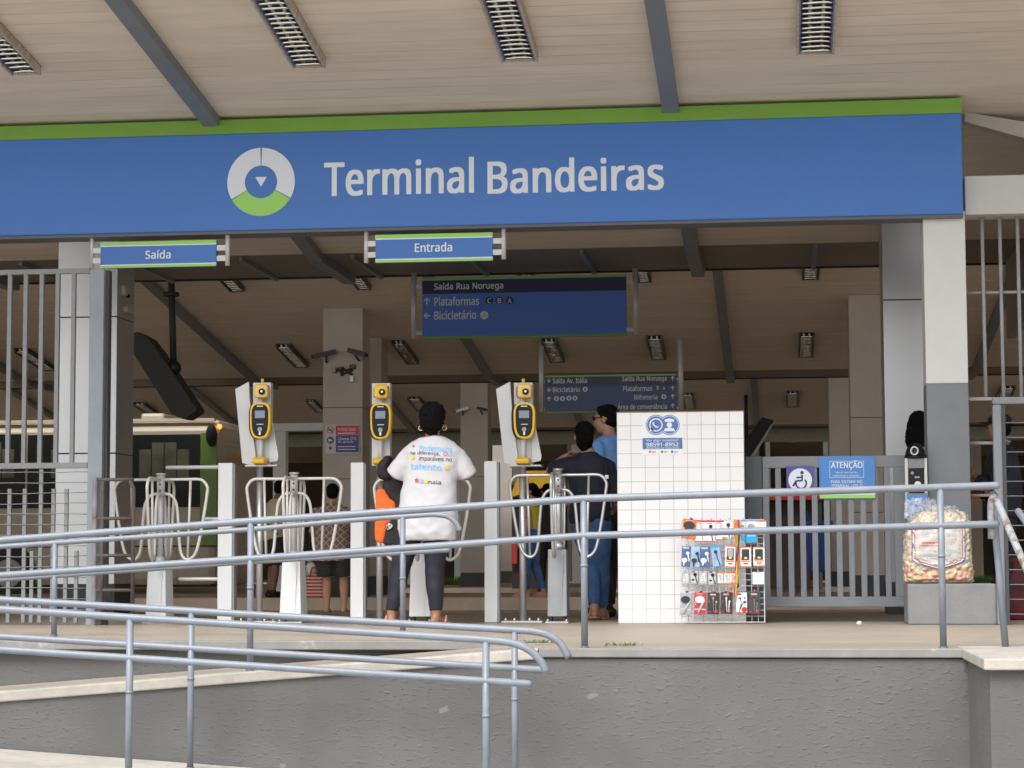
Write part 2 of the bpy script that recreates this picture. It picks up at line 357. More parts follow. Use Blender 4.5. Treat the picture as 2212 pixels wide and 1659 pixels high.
GLYPHS = {
 ',': (215, ['154,84 136,23 111,-42 85,-103 33,-103 49,-38 63,31 73,93 148,93']),
 '-': (258, ['32,184 32,246 226,246 226,184']),
 '.': (215, ['58,43 59,57 61,69 66,78 72,85 80,90 88,94 97,96 107,97 117,96 126,94 135,90 142,85 149,78 153,69 156,57 157,43 156,30 153,18 149,9 142,2 135,-4 126,-8 117,-10 107,-11 97,-10 88,-8 80,-4 72,2 66,9 61,18 59,30']),
 '1': (459, ['285,0 216,0 216,400 216,439 217,470 219,499 196,477 169,455 108,405 71,452 226,573 285,573']),
 '2': (459, ['417,0 38,0 38,59 188,210 261,287 306,353 313,370 318,387 321,405 322,424 320,446 315,466 306,482 294,496 278,507 261,514 242,519 221,520 200,520 181,517 164,512 147,506 83,466 45,513 94,548 153,572 221,581 246,579 270,576 293,570 313,562 331,552 347,540 361,526 372,510 382,492 388,472 392,451 394,428 393,406 389,385 383,364 375,344 365,324 353,305 340,286 324,267 247,185 128,67 128,64 417,64']),
 '5': (459, ['221,351 249,350 275,346 300,340 322,331 343,320 361,307 376,291 389,274 400,254 407,232 412,209 413,183 411,154 407,128 399,103 387,81 373,60 356,43 336,28 314,15 289,5 261,-2 231,-7 199,-8 116,0 51,23 51,90 121,62 200,52 220,53 239,55 257,60 274,65 289,73 302,82 313,93 323,106 331,121 336,137 340,156 341,176 339,202 332,225 321,245 306,262 287,275 262,284 232,290 197,292 146,288 99,280 64,302 86,573 373,573 373,508 146,508 132,342 169,348']),
 '8': (459, ['229,581 253,580 276,577 298,572 318,565 336,556 352,546 366,533 378,519 388,503 395,485 399,465 400,443 399,427 396,411 392,397 385,383 346,338 291,303 355,265 369,254 381,242 392,229 401,216 409,201 414,185 418,167 419,148 417,125 413,104 406,84 395,65 383,49 367,34 350,22 330,11 308,3 284,-3 258,-7 231,-8 201,-7 174,-3 149,2 126,10 106,21 89,33 74,47 61,63 52,81 45,101 41,122 39,146 40,165 43,183 49,199 56,214 65,228 75,241 86,253 99,264 158,299 107,336 71,383 65,396 61,411 59,427 58,444 59,465 63,485 70,503 80,518 92,533 107,545 123,556 141,565 161,572 182,577 205,580', '108,145 110,125 116,107 125,90 138,76 155,64 176,55 200,50 229,48 257,50 281,55 302,64 319,76 332,91 342,108 348,127 350,148 349,161 346,174 341,186 335,197 293,235 229,265 217,270 157,237 121,197 115,186 111,173 109,160', '228,524 207,522 188,518 170,512 155,502 143,491 134,476 128,460 127,441 128,427 130,414 135,402 141,391 179,357 232,330 282,357 317,392 323,402 327,414 330,427 330,441 329,460 323,476 315,491 302,502 287,512 270,518 250,522']),
 '9': (459, ['417,328 410,231 387,139 377,118 366,99 354,80 340,63 324,47 306,33 286,21 265,11 241,3 214,-3 185,-7 154,-8 117,-6 82,0 82,60 115,53 152,50 179,51 204,54 226,60 245,68 262,78 278,90 291,103 303,118 313,135 322,153 329,172 334,192 346,281 341,281 310,247 266,223 204,214 181,215 158,219 138,226 118,235 101,246 85,260 72,275 61,294 52,314 45,336 41,361 40,387 42,416 46,443 53,468 63,491 76,511 90,529 107,544 127,557 148,568 171,575 196,579 223,581 243,580 262,577 281,572 299,565 316,556 332,545 347,533 361,518 373,501 384,483 394,462 402,439 409,415 413,388 416,359', '223,521 199,519 178,513 159,503 142,488 128,470 118,447 112,420 110,388 112,362 117,339 125,318 137,301 152,287 171,277 193,271 220,269 238,270 256,273 272,278 286,285 300,293 311,303 321,313 330,325 337,337 342,349 345,362 346,374 338,426 315,474 277,508 265,514 252,518 238,520']),
 '?': (348, ['112,183 118,235 139,277 180,319 228,363 253,398 260,439 258,457 254,473 246,486 235,498 221,507 204,514 185,518 163,519 93,509 34,485 10,541 81,569 101,574 122,578 144,580 168,581 204,578 235,571 262,559 285,543 304,522 317,498 325,471 327,440 326,423 324,407 321,392 316,379 283,332 233,287 192,248 173,215 168,175 168,161 112,161', '94,43 95,57 97,69 102,78 108,85 115,90 124,94 133,96 144,97 153,96 162,94 170,90 178,85 184,78 189,69 192,57 192,43 192,30 189,18 184,9 178,2 170,-4 162,-8 153,-10 144,-11 133,-10 124,-8 115,-4 108,2 102,9 97,18 95,30']),
 'A': (512, ['437,0 368,177 141,177 73,0 0,0 224,575 289,575 512,0', '282,415 274,438 263,473 255,500 247,468 238,438 230,415 165,241 346,241']),
 'B': (521, ['241,573 292,571 336,565 373,555 404,541 428,522 445,497 455,467 459,431 458,414 456,399 452,384 446,371 439,358 431,347 421,337 409,328 396,320 382,313 367,308 350,304 350,300 415,279 429,271 441,261 452,249 461,236 468,221 474,203 477,184 478,163 476,138 472,115 464,93 454,74 441,57 425,42 406,29 385,19 362,11 337,5 309,1 279,0 78,0 78,573', '256,329 290,330 318,335 340,342 357,352 369,366 377,382 382,401 384,423 382,445 376,463 365,478 351,490 332,499 308,506 279,510 245,511 150,511 150,329', '150,269 150,61 265,61 301,63 330,68 354,78 371,91 384,107 394,125 399,145 401,168 400,183 398,197 394,210 388,221 380,232 370,241 358,249 344,256 327,262 307,266 285,268 260,269']),
 'C': (507, ['323,517 301,516 280,513 260,508 241,502 223,493 206,482 192,470 178,456 166,440 155,423 146,404 139,383 133,361 129,337 126,312 125,286 126,252 131,220 138,191 147,164 160,139 175,117 192,99 213,83 236,71 262,62 291,57 322,55 394,62 460,78 460,15 393,-2 312,-8 270,-6 232,1 197,12 166,28 139,48 115,72 95,99 78,131 65,165 56,203 51,244 49,287 50,319 53,349 59,378 67,406 77,432 89,456 103,478 120,499 138,517 159,534 181,548 206,559 233,569 261,575 292,579 324,581 409,572 482,547 453,486 394,508']),
 'E': (446, ['398,0 78,0 78,573 398,573 398,509 150,509 150,330 383,330 383,268 150,268 150,63 398,63']),
 'F': (416, ['150,0 78,0 78,573 398,573 398,509 150,509 150,306 383,306 383,243 150,243']),
 'G': (584, ['326,302 524,302 524,22 431,-1 323,-8 280,-6 241,1 205,12 173,28 145,47 120,71 98,98 81,130 67,164 57,202 51,243 49,286 51,330 58,370 69,407 84,442 104,473 127,500 154,524 186,544 220,560 259,571 300,578 346,581 437,572 516,547 489,484 421,508 342,517 309,515 278,510 250,501 225,489 202,474 181,455 164,434 150,409 139,382 131,353 126,321 124,286 126,253 130,222 137,193 146,166 159,141 175,119 194,100 216,84 241,71 270,62 303,56 340,55 404,59 452,68 452,238 326,238']),
 'I': (272, ['239,0 32,0 32,42 99,57 99,515 32,531 32,573 239,573 239,531 172,515 172,57 239,42']),
 'K': (496, ['496,0 411,0 209,273 150,222 150,0 78,0 78,573 150,573 150,290 199,345 249,399 403,573 488,573 261,323']),
 'L': (420, ['78,0 78,573 150,573 150,64 400,64 400,0']),
 'M': (727, ['330,0 142,502 139,502 142,461 144,407 144,347 144,0 78,0 78,573 184,573 361,103 364,103 544,573 650,573 650,0 578,0 578,352 579,408 581,460 584,501 581,501 390,0']),
 'N': (609, ['532,0 447,0 141,476 138,476 141,432 143,378 144,320 144,0 78,0 78,573 161,573 467,99 470,99 468,137 466,193 464,249 464,573 532,573']),
 'O': (626, ['577,287 576,255 573,224 568,194 561,166 551,140 540,116 526,94 510,73 493,54 473,38 451,24 428,13 402,4 375,-3 345,-7 314,-8 281,-7 251,-3 222,4 196,13 173,25 151,39 131,55 114,73 98,94 85,116 74,141 65,167 58,195 53,224 50,255 49,288 51,331 56,370 65,408 78,442 94,473 114,500 138,524 166,545 197,561 232,572 271,579 314,581 356,579 393,572 428,561 459,545 486,525 510,501 530,473 547,442 560,408 570,370 576,330', '125,287 126,252 130,220 136,190 145,163 157,138 171,117 188,98 207,83 230,70 255,62 283,56 314,55 345,56 373,62 398,70 420,83 439,98 456,117 470,138 481,163 490,190 496,220 500,252 501,287 498,338 490,384 476,423 456,457 431,484 398,503 360,514 314,518 283,516 255,511 230,502 207,490 188,475 171,457 157,435 145,411 136,384 130,354 126,322']),
 'P': (485, ['229,573 282,570 326,562 363,548 393,528 415,504 431,475 441,442 444,404 433,336 426,321 417,306 407,292 395,278 380,266 364,255 345,246 324,238 301,231 275,227 247,224 216,223 150,223 150,0 78,0 78,573', '223,511 150,511 150,285 208,285 234,285 258,288 279,291 298,296 315,303 330,311 342,322 352,334 360,347 365,363 369,381 370,401 367,427 361,449 350,468 334,484 314,495 289,504 258,509']),
 'R': (499, ['236,573 270,571 301,568 329,562 353,555 375,544 393,532 409,517 422,500 432,481 439,460 443,436 444,410 443,388 440,368 435,350 427,334 418,319 408,306 397,295 385,285 330,257 487,0 403,0 264,237 150,237 150,0 78,0 78,573', '232,510 150,510 150,298 236,298 268,299 296,304 319,313 338,325 352,341 362,359 368,381 370,407 369,424 366,440 361,455 355,467 346,477 336,486 324,494 310,500 293,504 275,507 254,509']),
 'S': (440, ['403,153 401,128 396,106 389,85 378,66 364,49 348,35 328,22 307,11 283,3 257,-3 228,-7 198,-8 137,-5 83,4 41,19 41,88 113,65 201,55 222,55 240,57 257,61 273,66 286,72 298,79 308,88 316,98 322,109 327,120 329,133 330,147 330,160 327,173 324,184 318,194 311,204 302,213 291,221 277,230 196,265 131,294 85,330 57,375 48,435 50,457 54,477 61,496 71,513 84,528 99,542 116,553 136,563 157,571 180,576 205,579 231,581 318,572 389,549 366,487 302,508 229,517 212,517 196,515 182,511 169,507 158,501 148,494 140,486 133,478 128,468 124,457 122,446 121,434 122,420 124,407 128,396 133,386 140,376 149,367 160,359 172,351 246,318 332,279 348,268 362,255 374,242 385,228 392,212 398,194 401,175']),
 'T': (446, ['259,0 187,0 187,509 8,509 8,573 437,573 437,509 259,509']),
 'U': (586, ['513,202 512,173 507,146 500,120 489,95 476,72 459,52 439,35 416,20 389,8 360,-1 327,-6 290,-8 240,-4 196,7 159,25 128,50 104,82 86,118 76,158 72,204 72,573 144,573 144,201 147,168 154,139 165,114 182,93 203,76 228,64 259,57 294,55 319,56 342,59 361,65 379,73 394,84 407,96 418,110 427,126 433,143 438,161 441,181 442,202 442,573 513,573']),
 'V': (481, ['481,573 277,0 204,0 0,573 75,573 204,205 220,160 231,119 241,80 250,119 262,161 277,207 405,573']),
 'W': (746, ['735,573 583,0 510,0 399,375 389,410 380,443 373,471 370,488 367,471 361,443 352,409 342,373 234,0 161,0 10,573 85,573 174,223 183,186 190,151 196,118 201,87 206,119 213,154 222,191 232,227 333,573 407,573 512,225 523,187 532,151 538,117 544,87 550,129 560,175 572,224 660,573']),
 'X': (470, ['467,0 385,0 233,249 79,0 3,0 193,298 15,573 95,573 236,348 377,573 453,573 276,300']),
 'a': (450, ['231,437 268,435 299,428 326,418 347,403 364,383 376,358 383,328 385,293 385,0 334,0 320,61 317,61 279,22 234,-1 172,-8 154,-7 136,-5 119,0 103,6 88,13 75,23 64,34 55,48 47,63 41,80 38,99 37,119 40,150 50,176 65,199 87,219 116,234 152,245 194,253 243,257 316,259 316,285 315,309 310,330 303,347 293,359 280,368 265,375 247,379 227,380 163,370 106,347 84,400 151,426', '252,208 215,205 184,200 159,192 141,182 127,170 118,155 112,138 110,119 111,102 115,87 122,75 132,66 144,58 157,53 172,50 188,49 215,51 238,56 260,66 279,79 295,96 306,117 313,142 315,172 315,210']),
 'b': (493, ['139,461 138,410 135,373 139,373 149,386 161,398 174,409 189,419 206,427 226,432 248,436 272,437 310,434 344,423 374,406 401,381 422,350 437,312 446,267 449,215 448,180 444,147 437,118 427,91 415,68 400,48 384,31 365,17 344,6 322,-2 298,-6 272,-8 248,-7 226,-3 206,2 189,10 174,20 161,31 149,42 139,55 133,55 119,0 68,0 68,609 139,609', '260,379 238,377 219,374 202,369 188,361 175,351 165,339 157,325 150,308 145,289 142,268 139,244 139,217 139,214 140,177 145,144 153,116 165,93 181,74 202,61 229,53 261,51 288,53 312,61 332,74 348,93 360,117 369,145 374,178 376,216 374,254 369,287 360,315 348,338 331,356 311,368 288,376']),
 'c': (385, ['241,-8 213,-7 187,-2 162,5 139,15 118,28 99,45 83,65 69,87 58,114 50,143 46,176 44,213 46,250 51,284 59,315 71,342 85,365 102,385 121,401 142,415 166,425 191,432 217,436 245,438 309,431 358,415 337,356 292,370 244,376 223,375 204,371 187,366 172,358 159,347 148,335 138,320 131,303 125,284 120,263 118,239 117,213 118,189 120,166 125,145 131,126 138,109 148,94 159,82 172,71 186,63 202,58 220,54 240,53 302,60 351,78 351,15 304,-2']),
 'd': (493, ['221,-8 182,-5 148,6 118,23 92,48 71,79 56,117 47,162 44,214 47,266 56,311 71,350 93,381 119,406 149,424 183,434 221,438 280,429 323,407 354,374 359,374 356,405 354,438 354,609 425,609 425,0 368,0 358,58 354,58 323,24 279,1', '232,51 263,53 290,60 311,71 328,88 340,109 348,135 354,165 355,200 355,213 354,251 349,284 340,313 329,336 313,355 291,369 264,377 231,379 204,376 181,368 162,354 146,334 133,309 124,281 119,249 117,213 119,176 124,144 133,116 146,93 162,74 181,61 205,53']),
 'e': (452, ['234,438 261,436 286,432 308,424 329,414 348,401 364,385 378,367 390,346 399,323 406,299 410,272 411,244 411,201 117,201 120,167 127,137 139,111 154,90 174,74 197,62 224,55 254,52 327,60 392,82 392,20 327,-1 251,-8 221,-6 194,-2 167,6 143,17 121,31 101,48 85,68 70,91 59,117 51,146 46,177 44,212 46,246 50,277 57,306 68,333 81,357 96,378 114,395 134,411 157,423 181,431 207,436', '233,380 209,378 188,372 170,362 154,348 140,330 130,309 123,285 119,257 338,257 337,275 335,292 331,307 326,322 320,334 312,346 303,356 292,364 280,371 266,376 251,379']),
 'f': (276, ['266,375 158,375 158,0 87,0 87,375 12,375 12,408 87,432 87,457 88,483 92,507 97,528 104,547 113,563 124,577 137,588 152,597 168,604 186,609 206,612 227,613 274,609 310,599 292,544 262,552 228,556 211,554 197,550 185,542 175,532 168,519 162,502 159,481 158,458 158,430 266,430']),
 'g': (493, ['221,438 241,437 261,434 280,429 297,422 314,413 329,402 343,388 355,373 359,373 369,430 425,430 425,-7 424,-36 420,-63 413,-88 404,-109 392,-129 378,-146 361,-160 341,-172 318,-181 293,-187 264,-191 233,-192 147,-186 78,-165 78,-100 149,-125 237,-134 263,-132 286,-126 306,-116 324,-101 337,-84 347,-63 353,-39 355,-13 355,4 356,32 358,57 354,57 343,42 329,28 315,17 299,8 281,1 263,-4 243,-7 221,-8 182,-4 147,7 117,25 91,51 70,83 56,121 47,164 44,214 47,263 56,306 70,344 91,377 117,404 147,423 181,434', '230,379 213,377 197,374 182,368 169,359 157,349 147,336 138,320 130,303 125,284 120,262 118,239 117,213 119,176 124,143 134,115 146,92 163,73 182,60 205,52 232,50 288,58 299,63 309,69 318,76 326,85 349,131 356,197 356,214 355,242 353,267 349,289 343,309 335,326 326,340 315,352 302,362 287,369 270,374 251,377']),
 'h': (495, ['139,431 138,399 135,370 140,370 174,407 221,429 273,437 298,436 321,433 342,428 360,421 377,411 391,400 403,386 413,370 421,351 426,330 430,306 431,280 431,0 361,0 361,275 359,299 355,321 348,338 338,353 324,364 308,372 288,377 265,379 242,377 222,374 204,368 189,360 177,350 166,338 157,324 150,308 145,289 142,269 139,246 139,222 139,0 68,0 68,609 139,609']),
 'i': (207, ['139,430 139,0 68,0 68,430', '104,591 133,580 138,574 142,566 144,557 145,546 144,536 142,526 138,519 133,512 104,501 96,502 88,504 81,508 75,512 69,519 66,526 63,536 63,546 63,557 66,566 69,574 75,580 81,585 88,588 96,590']),
 'l': (207, ['139,0 68,0 68,609 139,609']),
 'm': (750, ['540,438 574,436 603,429 628,417 649,401 665,379 676,352 683,319 685,280 685,0 615,0 615,277 614,300 610,321 603,338 594,353 582,364 567,372 549,377 528,379 499,376 474,369 454,358 438,342 426,322 418,298 413,270 411,237 411,0 342,0 342,277 332,333 327,344 320,353 312,361 303,367 293,372 281,376 268,378 253,379 233,377 215,374 199,368 185,360 174,350 164,338 156,324 150,308 145,290 141,269 139,247 139,223 139,0 68,0 68,430 125,430 136,371 140,371 173,409 217,431 266,438 290,437 312,433 332,428 349,420 365,410 378,398 389,383 398,366 402,366 414,383 427,398 443,410 461,420 480,428 499,433 519,437']),
 'n': (495, ['275,438 311,436 343,429 369,417 391,401 409,379 421,352 428,319 431,280 431,0 361,0 361,275 359,299 355,321 348,338 338,353 324,364 308,372 288,377 265,379 232,376 204,368 182,356 166,338 154,316 146,289 140,258 139,223 139,0 68,0 68,430 125,430 136,371 140,371 175,409 222,431']),
 'o': (485, ['442,216 441,190 438,165 434,142 428,121 420,101 411,82 400,66 388,51 374,37 359,25 342,15 324,7 305,0 285,-4 264,-7 241,-8 221,-7 200,-4 181,0 163,7 145,15 129,25 114,37 100,51 88,66 77,82 67,101 59,121 52,142 48,165 45,190 44,216 46,250 50,282 58,310 68,336 81,360 97,380 116,397 137,412 161,423 186,431 214,436 244,438 272,436 299,431 324,423 347,412 368,397 387,380 403,360 417,336 428,310 436,282 440,250', '117,216 118,191 120,169 125,147 130,128 138,110 147,95 159,82 172,71 187,62 203,56 222,52 243,51 264,52 282,56 299,62 314,71 327,82 339,95 348,110 356,128 361,147 366,169 368,191 369,216 368,240 365,263 361,284 355,303 348,320 338,335 327,348 314,359 299,367 282,374 263,377 242,379 212,376 185,368 164,354 147,335 134,311 124,284 119,252']),
 'p': (493, ['273,438 310,434 344,424 374,407 401,383 422,351 437,313 446,268 449,216 448,181 444,148 437,119 427,93 415,69 401,49 384,31 365,17 345,6 322,-2 298,-6 272,-8 213,1 170,24 139,55 134,55 137,20 139,-16 139,-192 68,-192 68,430 126,430 136,371 139,371 170,405 213,429', '260,379 239,377 221,374 204,369 190,362 178,353 167,342 158,328 152,313 146,295 142,275 140,254 139,229 139,216 139,190 142,167 145,145 150,126 157,109 165,93 176,80 188,70 203,61 220,55 239,52 261,51 280,52 297,56 312,63 326,72 338,84 348,98 357,113 364,131 369,150 373,171 375,193 376,217 374,252 369,283 360,310 348,334 331,354 311,367 288,376']),
 'r': (331, ['269,438 295,437 319,433 310,368 287,372 264,374 217,363 176,334 149,289 139,229 139,0 68,0 68,430 126,430 134,351 137,351 170,395 214,426 227,431 240,435 254,437']),
 's': (384, ['348,119 347,99 343,80 336,64 327,49 316,36 302,24 286,14 268,6 248,0 226,-4 202,-7 176,-8 99,-1 42,19 42,83 104,60 178,49 203,50 224,53 242,59 256,66 266,76 274,86 278,99 280,112 271,141 239,167 174,196 103,228 89,236 76,245 66,255 57,266 50,278 45,292 42,307 41,324 44,350 52,372 66,392 85,408 109,421 137,430 168,436 202,438 275,430 339,409 315,353 258,372 197,380 177,379 159,377 144,372 131,366 121,358 114,350 110,339 108,328 119,298 154,274 219,246 289,215 302,206 314,197 324,187 333,176 339,164 344,150 347,135']),
 't': (289, ['212,50 245,53 272,59 272,5 240,-4 200,-8 183,-7 167,-5 152,-1 138,4 124,11 112,20 101,31 91,44 84,60 78,79 75,100 74,125 74,375 13,375 13,409 75,437 103,528 144,528 144,430 269,430 269,375 144,375 144,127 146,108 149,93 155,79 163,69 173,60 185,54 198,51']),
 'u': (495, ['427,430 427,0 370,0 359,57 356,57 321,20 273,-1 220,-8 195,-7 173,-4 152,1 134,8 117,18 103,29 91,43 81,59 73,78 68,99 64,122 63,148 63,430 135,430 135,153 136,129 141,108 148,91 158,76 171,65 188,57 207,52 230,51 253,52 273,55 291,61 306,69 319,79 330,91 338,105 345,121 350,140 354,160 356,182 357,206 357,430']),
 'v': (407, ['163,0 0,430 75,430 167,176 180,137 193,96 201,63 204,63 214,96 227,138 241,176 332,430 407,430 244,0']),
 'Á': (512, ['437,0 368,177 141,177 73,0 0,0 224,575 289,575 512,0', '282,415 274,438 263,473 255,500 247,468 238,438 230,415 165,241 346,241', '374,749 353,722 323,688 290,656 259,629 213,629 213,638 239,674 266,717 289,757 374,757']),
 'Ã': (512, ['437,0 368,177 141,177 73,0 0,0 224,575 289,575 512,0', '282,415 274,438 263,473 255,500 247,468 238,438 230,415 165,241 346,241', '108,629 117,672 136,704 162,724 196,731 231,725 262,709 291,692 318,686 327,686 335,689 341,692 347,697 362,732 403,732 399,710 393,690 385,673 375,658 363,645 349,637 333,631 315,630 282,636 251,652 221,668 193,675 184,674 176,672 170,669 164,664 149,629']),
 'Ç': (507, ['323,517 301,516 280,513 260,508 241,502 223,493 206,482 192,470 178,456 166,440 155,423 146,404 139,383 133,361 129,337 126,312 125,286 126,252 131,220 138,191 147,164 160,139 175,117 192,99 213,83 236,71 262,62 291,57 322,55 394,62 460,78 460,15 393,-2 312,-8 270,-6 232,1 197,12 166,28 139,48 115,72 95,99 78,131 65,165 56,203 51,244 49,287 50,319 53,349 59,378 67,406 77,432 89,456 103,478 120,499 138,517 159,534 181,548 206,559 233,569 261,575 292,579 324,581 409,572 482,547 453,486 394,508', '379,-111 377,-130 372,-146 363,-160 350,-171 333,-181 313,-187 288,-191 261,-192 238,-191 221,-188 221,-144 240,-147 263,-148 307,-141 314,-136 319,-130 321,-122 322,-113 321,-103 317,-95 310,-88 301,-83 249,-69 284,0 330,0 310,-43 345,-55 370,-77']),
 'á': (450, ['231,437 268,435 299,428 326,418 347,403 364,383 376,358 383,328 385,293 385,0 334,0 320,61 317,61 279,22 234,-1 172,-8 154,-7 136,-5 119,0 103,6 88,13 75,23 64,34 55,48 47,63 41,80 38,99 37,119 40,150 50,176 65,199 87,219 116,234 152,245 194,253 243,257 316,259 316,285 315,309 310,330 303,347 293,359 280,368 265,375 247,379 227,380 163,370 106,347 84,400 151,426', '252,208 215,205 184,200 159,192 141,182 127,170 118,155 112,138 110,119 111,102 115,87 122,75 132,66 144,58 157,53 172,50 188,49 215,51 238,56 260,66 279,79 295,96 306,117 313,142 315,172 315,210', '344,606 323,579 293,546 260,513 229,486 183,486 183,496 209,532 237,575 259,614 344,614']),
 'â': (450, ['231,437 268,435 299,428 326,418 347,403 364,383 376,358 383,328 385,293 385,0 334,0 320,61 317,61 279,22 234,-1 172,-8 154,-7 136,-5 119,0 103,6 88,13 75,23 64,34 55,48 47,63 41,80 38,99 37,119 40,150 50,176 65,199 87,219 116,234 152,245 194,253 243,257 316,259 316,285 315,309 310,330 303,347 293,359 280,368 265,375 247,379 227,380 163,370 106,347 84,400 151,426', '252,208 215,205 184,200 159,192 141,182 127,170 118,155 112,138 110,119 111,102 115,87 122,75 132,66 144,58 157,53 172,50 188,49 215,51 238,56 260,66 279,79 295,96 306,117 313,142 315,172 315,210', '261,614 288,575 326,531 361,495 361,486 311,486 268,518 224,558 180,518 138,486 90,486 90,495 124,532 160,575 188,614']),
 'ã': (450, ['231,437 268,435 299,428 326,418 347,403 364,383 376,358 383,328 385,293 385,0 334,0 320,61 317,61 279,22 234,-1 172,-8 154,-7 136,-5 119,0 103,6 88,13 75,23 64,34 55,48 47,63 41,80 38,99 37,119 40,150 50,176 65,199 87,219 116,234 152,245 194,253 243,257 316,259 316,285 315,309 310,330 303,347 293,359 280,368 265,375 247,379 227,380 163,370 106,347 84,400 151,426', '252,208 215,205 184,200 159,192 141,182 127,170 118,155 112,138 110,119 111,102 115,87 122,75 132,66 144,58 157,53 172,50 188,49 215,51 238,56 260,66 279,79 295,96 306,117 313,142 315,172 315,210', '79,486 88,529 106,561 132,581 167,589 201,582 233,566 262,550 289,543 297,544 305,546 312,549 317,555 333,589 373,589 369,567 364,548 356,530 346,515 333,503 319,494 303,489 285,487 253,494 221,510 191,526 164,532 155,532 147,530 140,526 135,521 119,486']),
 'ç': (385, ['241,-8 213,-7 187,-2 162,5 139,15 118,28 99,45 83,65 69,87 58,114 50,143 46,176 44,213 46,250 51,284 59,315 71,342 85,365 102,385 121,401 142,415 166,425 191,432 217,436 245,438 309,431 358,415 337,356 292,370 244,376 223,375 204,371 187,366 172,358 159,347 148,335 138,320 131,303 125,284 120,263 118,239 117,213 118,189 120,166 125,145 131,126 138,109 148,94 159,82 172,71 186,63 202,58 220,54 240,53 302,60 351,78 351,15 304,-2', '306,-111 304,-130 299,-146 290,-160 277,-171 260,-181 240,-187 215,-191 188,-192 165,-191 148,-188 148,-144 167,-147 190,-148 234,-141 241,-136 246,-130 248,-122 249,-113 248,-103 244,-95 237,-88 228,-83 176,-69 211,0 257,0 237,-43 272,-55 297,-77']),
 'ê': (452, ['234,438 261,436 286,432 308,424 329,414 348,401 364,385 378,367 390,346 399,323 406,299 410,272 411,244 411,201 117,201 120,167 127,137 139,111 154,90 174,74 197,62 224,55 254,52 327,60 392,82 392,20 327,-1 251,-8 221,-6 194,-2 167,6 143,17 121,31 101,48 85,68 70,91 59,117 51,146 46,177 44,212 46,246 50,277 57,306 68,333 81,357 96,378 114,395 134,411 157,423 181,431 207,436', '233,380 209,378 188,372 170,362 154,348 140,330 130,309 123,285 119,257 338,257 337,275 335,292 331,307 326,322 320,334 312,346 303,356 292,364 280,371 266,376 251,379', '264,614 291,575 329,531 364,495 364,486 314,486 271,518 227,558 184,518 141,486 93,486 93,495 127,532 164,575 192,614']),
 'í': (207, ['139,0 68,0 68,430 139,430', '222,606 201,579 171,546 138,513 107,486 61,486 61,496 87,532 115,575 137,614 222,614']),
}
# ------------------------------------------------------------------ palette
m_ceil = plank_mat('ceiling_boards', (.655, .582, .488, 1), .19, depth=.42)
m_gutter = mat('gutter_sheet', (.17, .16, .145, 1), .6, var=.15, vscale=2)
m_beam = mat('beam_paint', (.16, .18, .205, 1), .5, var=.1, vscale=3)
m_clad2 = mat('cladding_dimmed', (.36, .32, .28, 1), .55, var=.07, vscale=2)  # column cladding inside the hall, its dimness put into a browner colour
m_clad = mat('cladding_grey', (.52, .53, .55, 1), .32, .65, var=.05, vscale=1.3)
m_plinth = mat('plinth_dark', (.05, .052, .056, 1), .7, var=.2)
m_floor = mat('platform_floor', (.31, .265, .215, 1), .5, var=.14, vscale=3, bump=.12, bscale=60, dirt=((.30,.25,.20,1), 2.2, .60))
m_curb = mat('kerb_stone', (.37, .345, .305, 1), .7, var=.18, vscale=5, bump=.2, bscale=80, dirt=((.25,.22,.19,1), 5, .60))
m_dark_floor = mat('lane_concrete', (.38, .295, .225, 1), .75, var=.2, vscale=1.3, dirt=((.09,.07,.055,1), .9, .56))
m_street = mat('street_paving', (.38, .365, .345, 1), .85, var=.12, vscale=2)
m_stucco = stucco_mat('rough_render', (.105, .1045, .1025, 1))
m_rail = mat('rail_paint', (.17, .19, .222, 1), .42, var=.12, vscale=9, dirt=((.12,.10,.085,1), 9, .67), bump=.06, bscale=90)
m_rail_w = mat('rail_worn', (.11, .12, .135, 1), .45, var=.2, vscale=9, dirt=((.10,.095,.09,1), 8, .60))
m_steel = mat('satin_steel', (.60, .605, .61, 1), .3, .75, var=.08, vscale=8)
m_alu = mat('aluminium_paint', (.52, .525, .53, 1), .38, .25, var=.06, vscale=5, dirt=((.42,.40,.37,1), 6, .68))
m_white = mat('white_paint', (.70, .715, .73, 1), .45, var=.04, vscale=4, dirt=((.5,.48,.44,1), 7, .70))
m_wsign = mat('sign_white', (.68, .74, .81, 1), .5)
m_blue = mat('sign_blue', (.050, .168, .52, 1), .36, var=.05, vscale=.9, bump=.05, bscale=2.5, spec=.35)
m_green = mat('sign_green', (.15, .33, .035, 1), .45, var=.05, vscale=2)
m_lime = mat('sign_lime', (.30, .62, .13, 1), .5)
m_navy = mat('sign_navy', (.018, .022, .075, 1), .4)
m_navy2 = mat('sign_midblue', (.065, .165, .56, 1), .4)
m_navy3 = mat('sign_deepblue', (.03, .06, .18, 1), .4)
m_pale = mat('sign_letters', (.62, .66, .68, 1), .5)
m_yellow = mat('yellow_plastic', (.82, .50, .02, 1), .35, var=.05)
m_black = mat('black_plastic', (.009, .009, .010, 1), .4, spec=.25)
m_mattblack = mat('matt_black', (.014, .013, .013, 1), .7)
m_grey_gate = mat('gate_grey', (.185, .20, .22, 1), .45, var=.1, vscale=4, dirt=((.10,.105,.11,1), 6, .66))
m_fence = mat('fence_grey', (.19, .20, .205, 1), .5, var=.12, vscale=9)
m_rust = mat('rusty_steel', (.085, .07, .065, 1), .75, var=.35, vscale=14, dirt=((.20,.085,.04,1), 16, .56))
m_dark = mat('dark_steel', (.05, .052, .056, 1), .55, var=.2)
m_concrete = mat('concrete_block', (.20, .205, .21, 1), .85, var=.12, vscale=6, bump=.3, bscale=50, dirt=((.10,.10,.10,1), 9, .66))
m_red = mat('red_print', (.50, .02, .025, 1), .5)
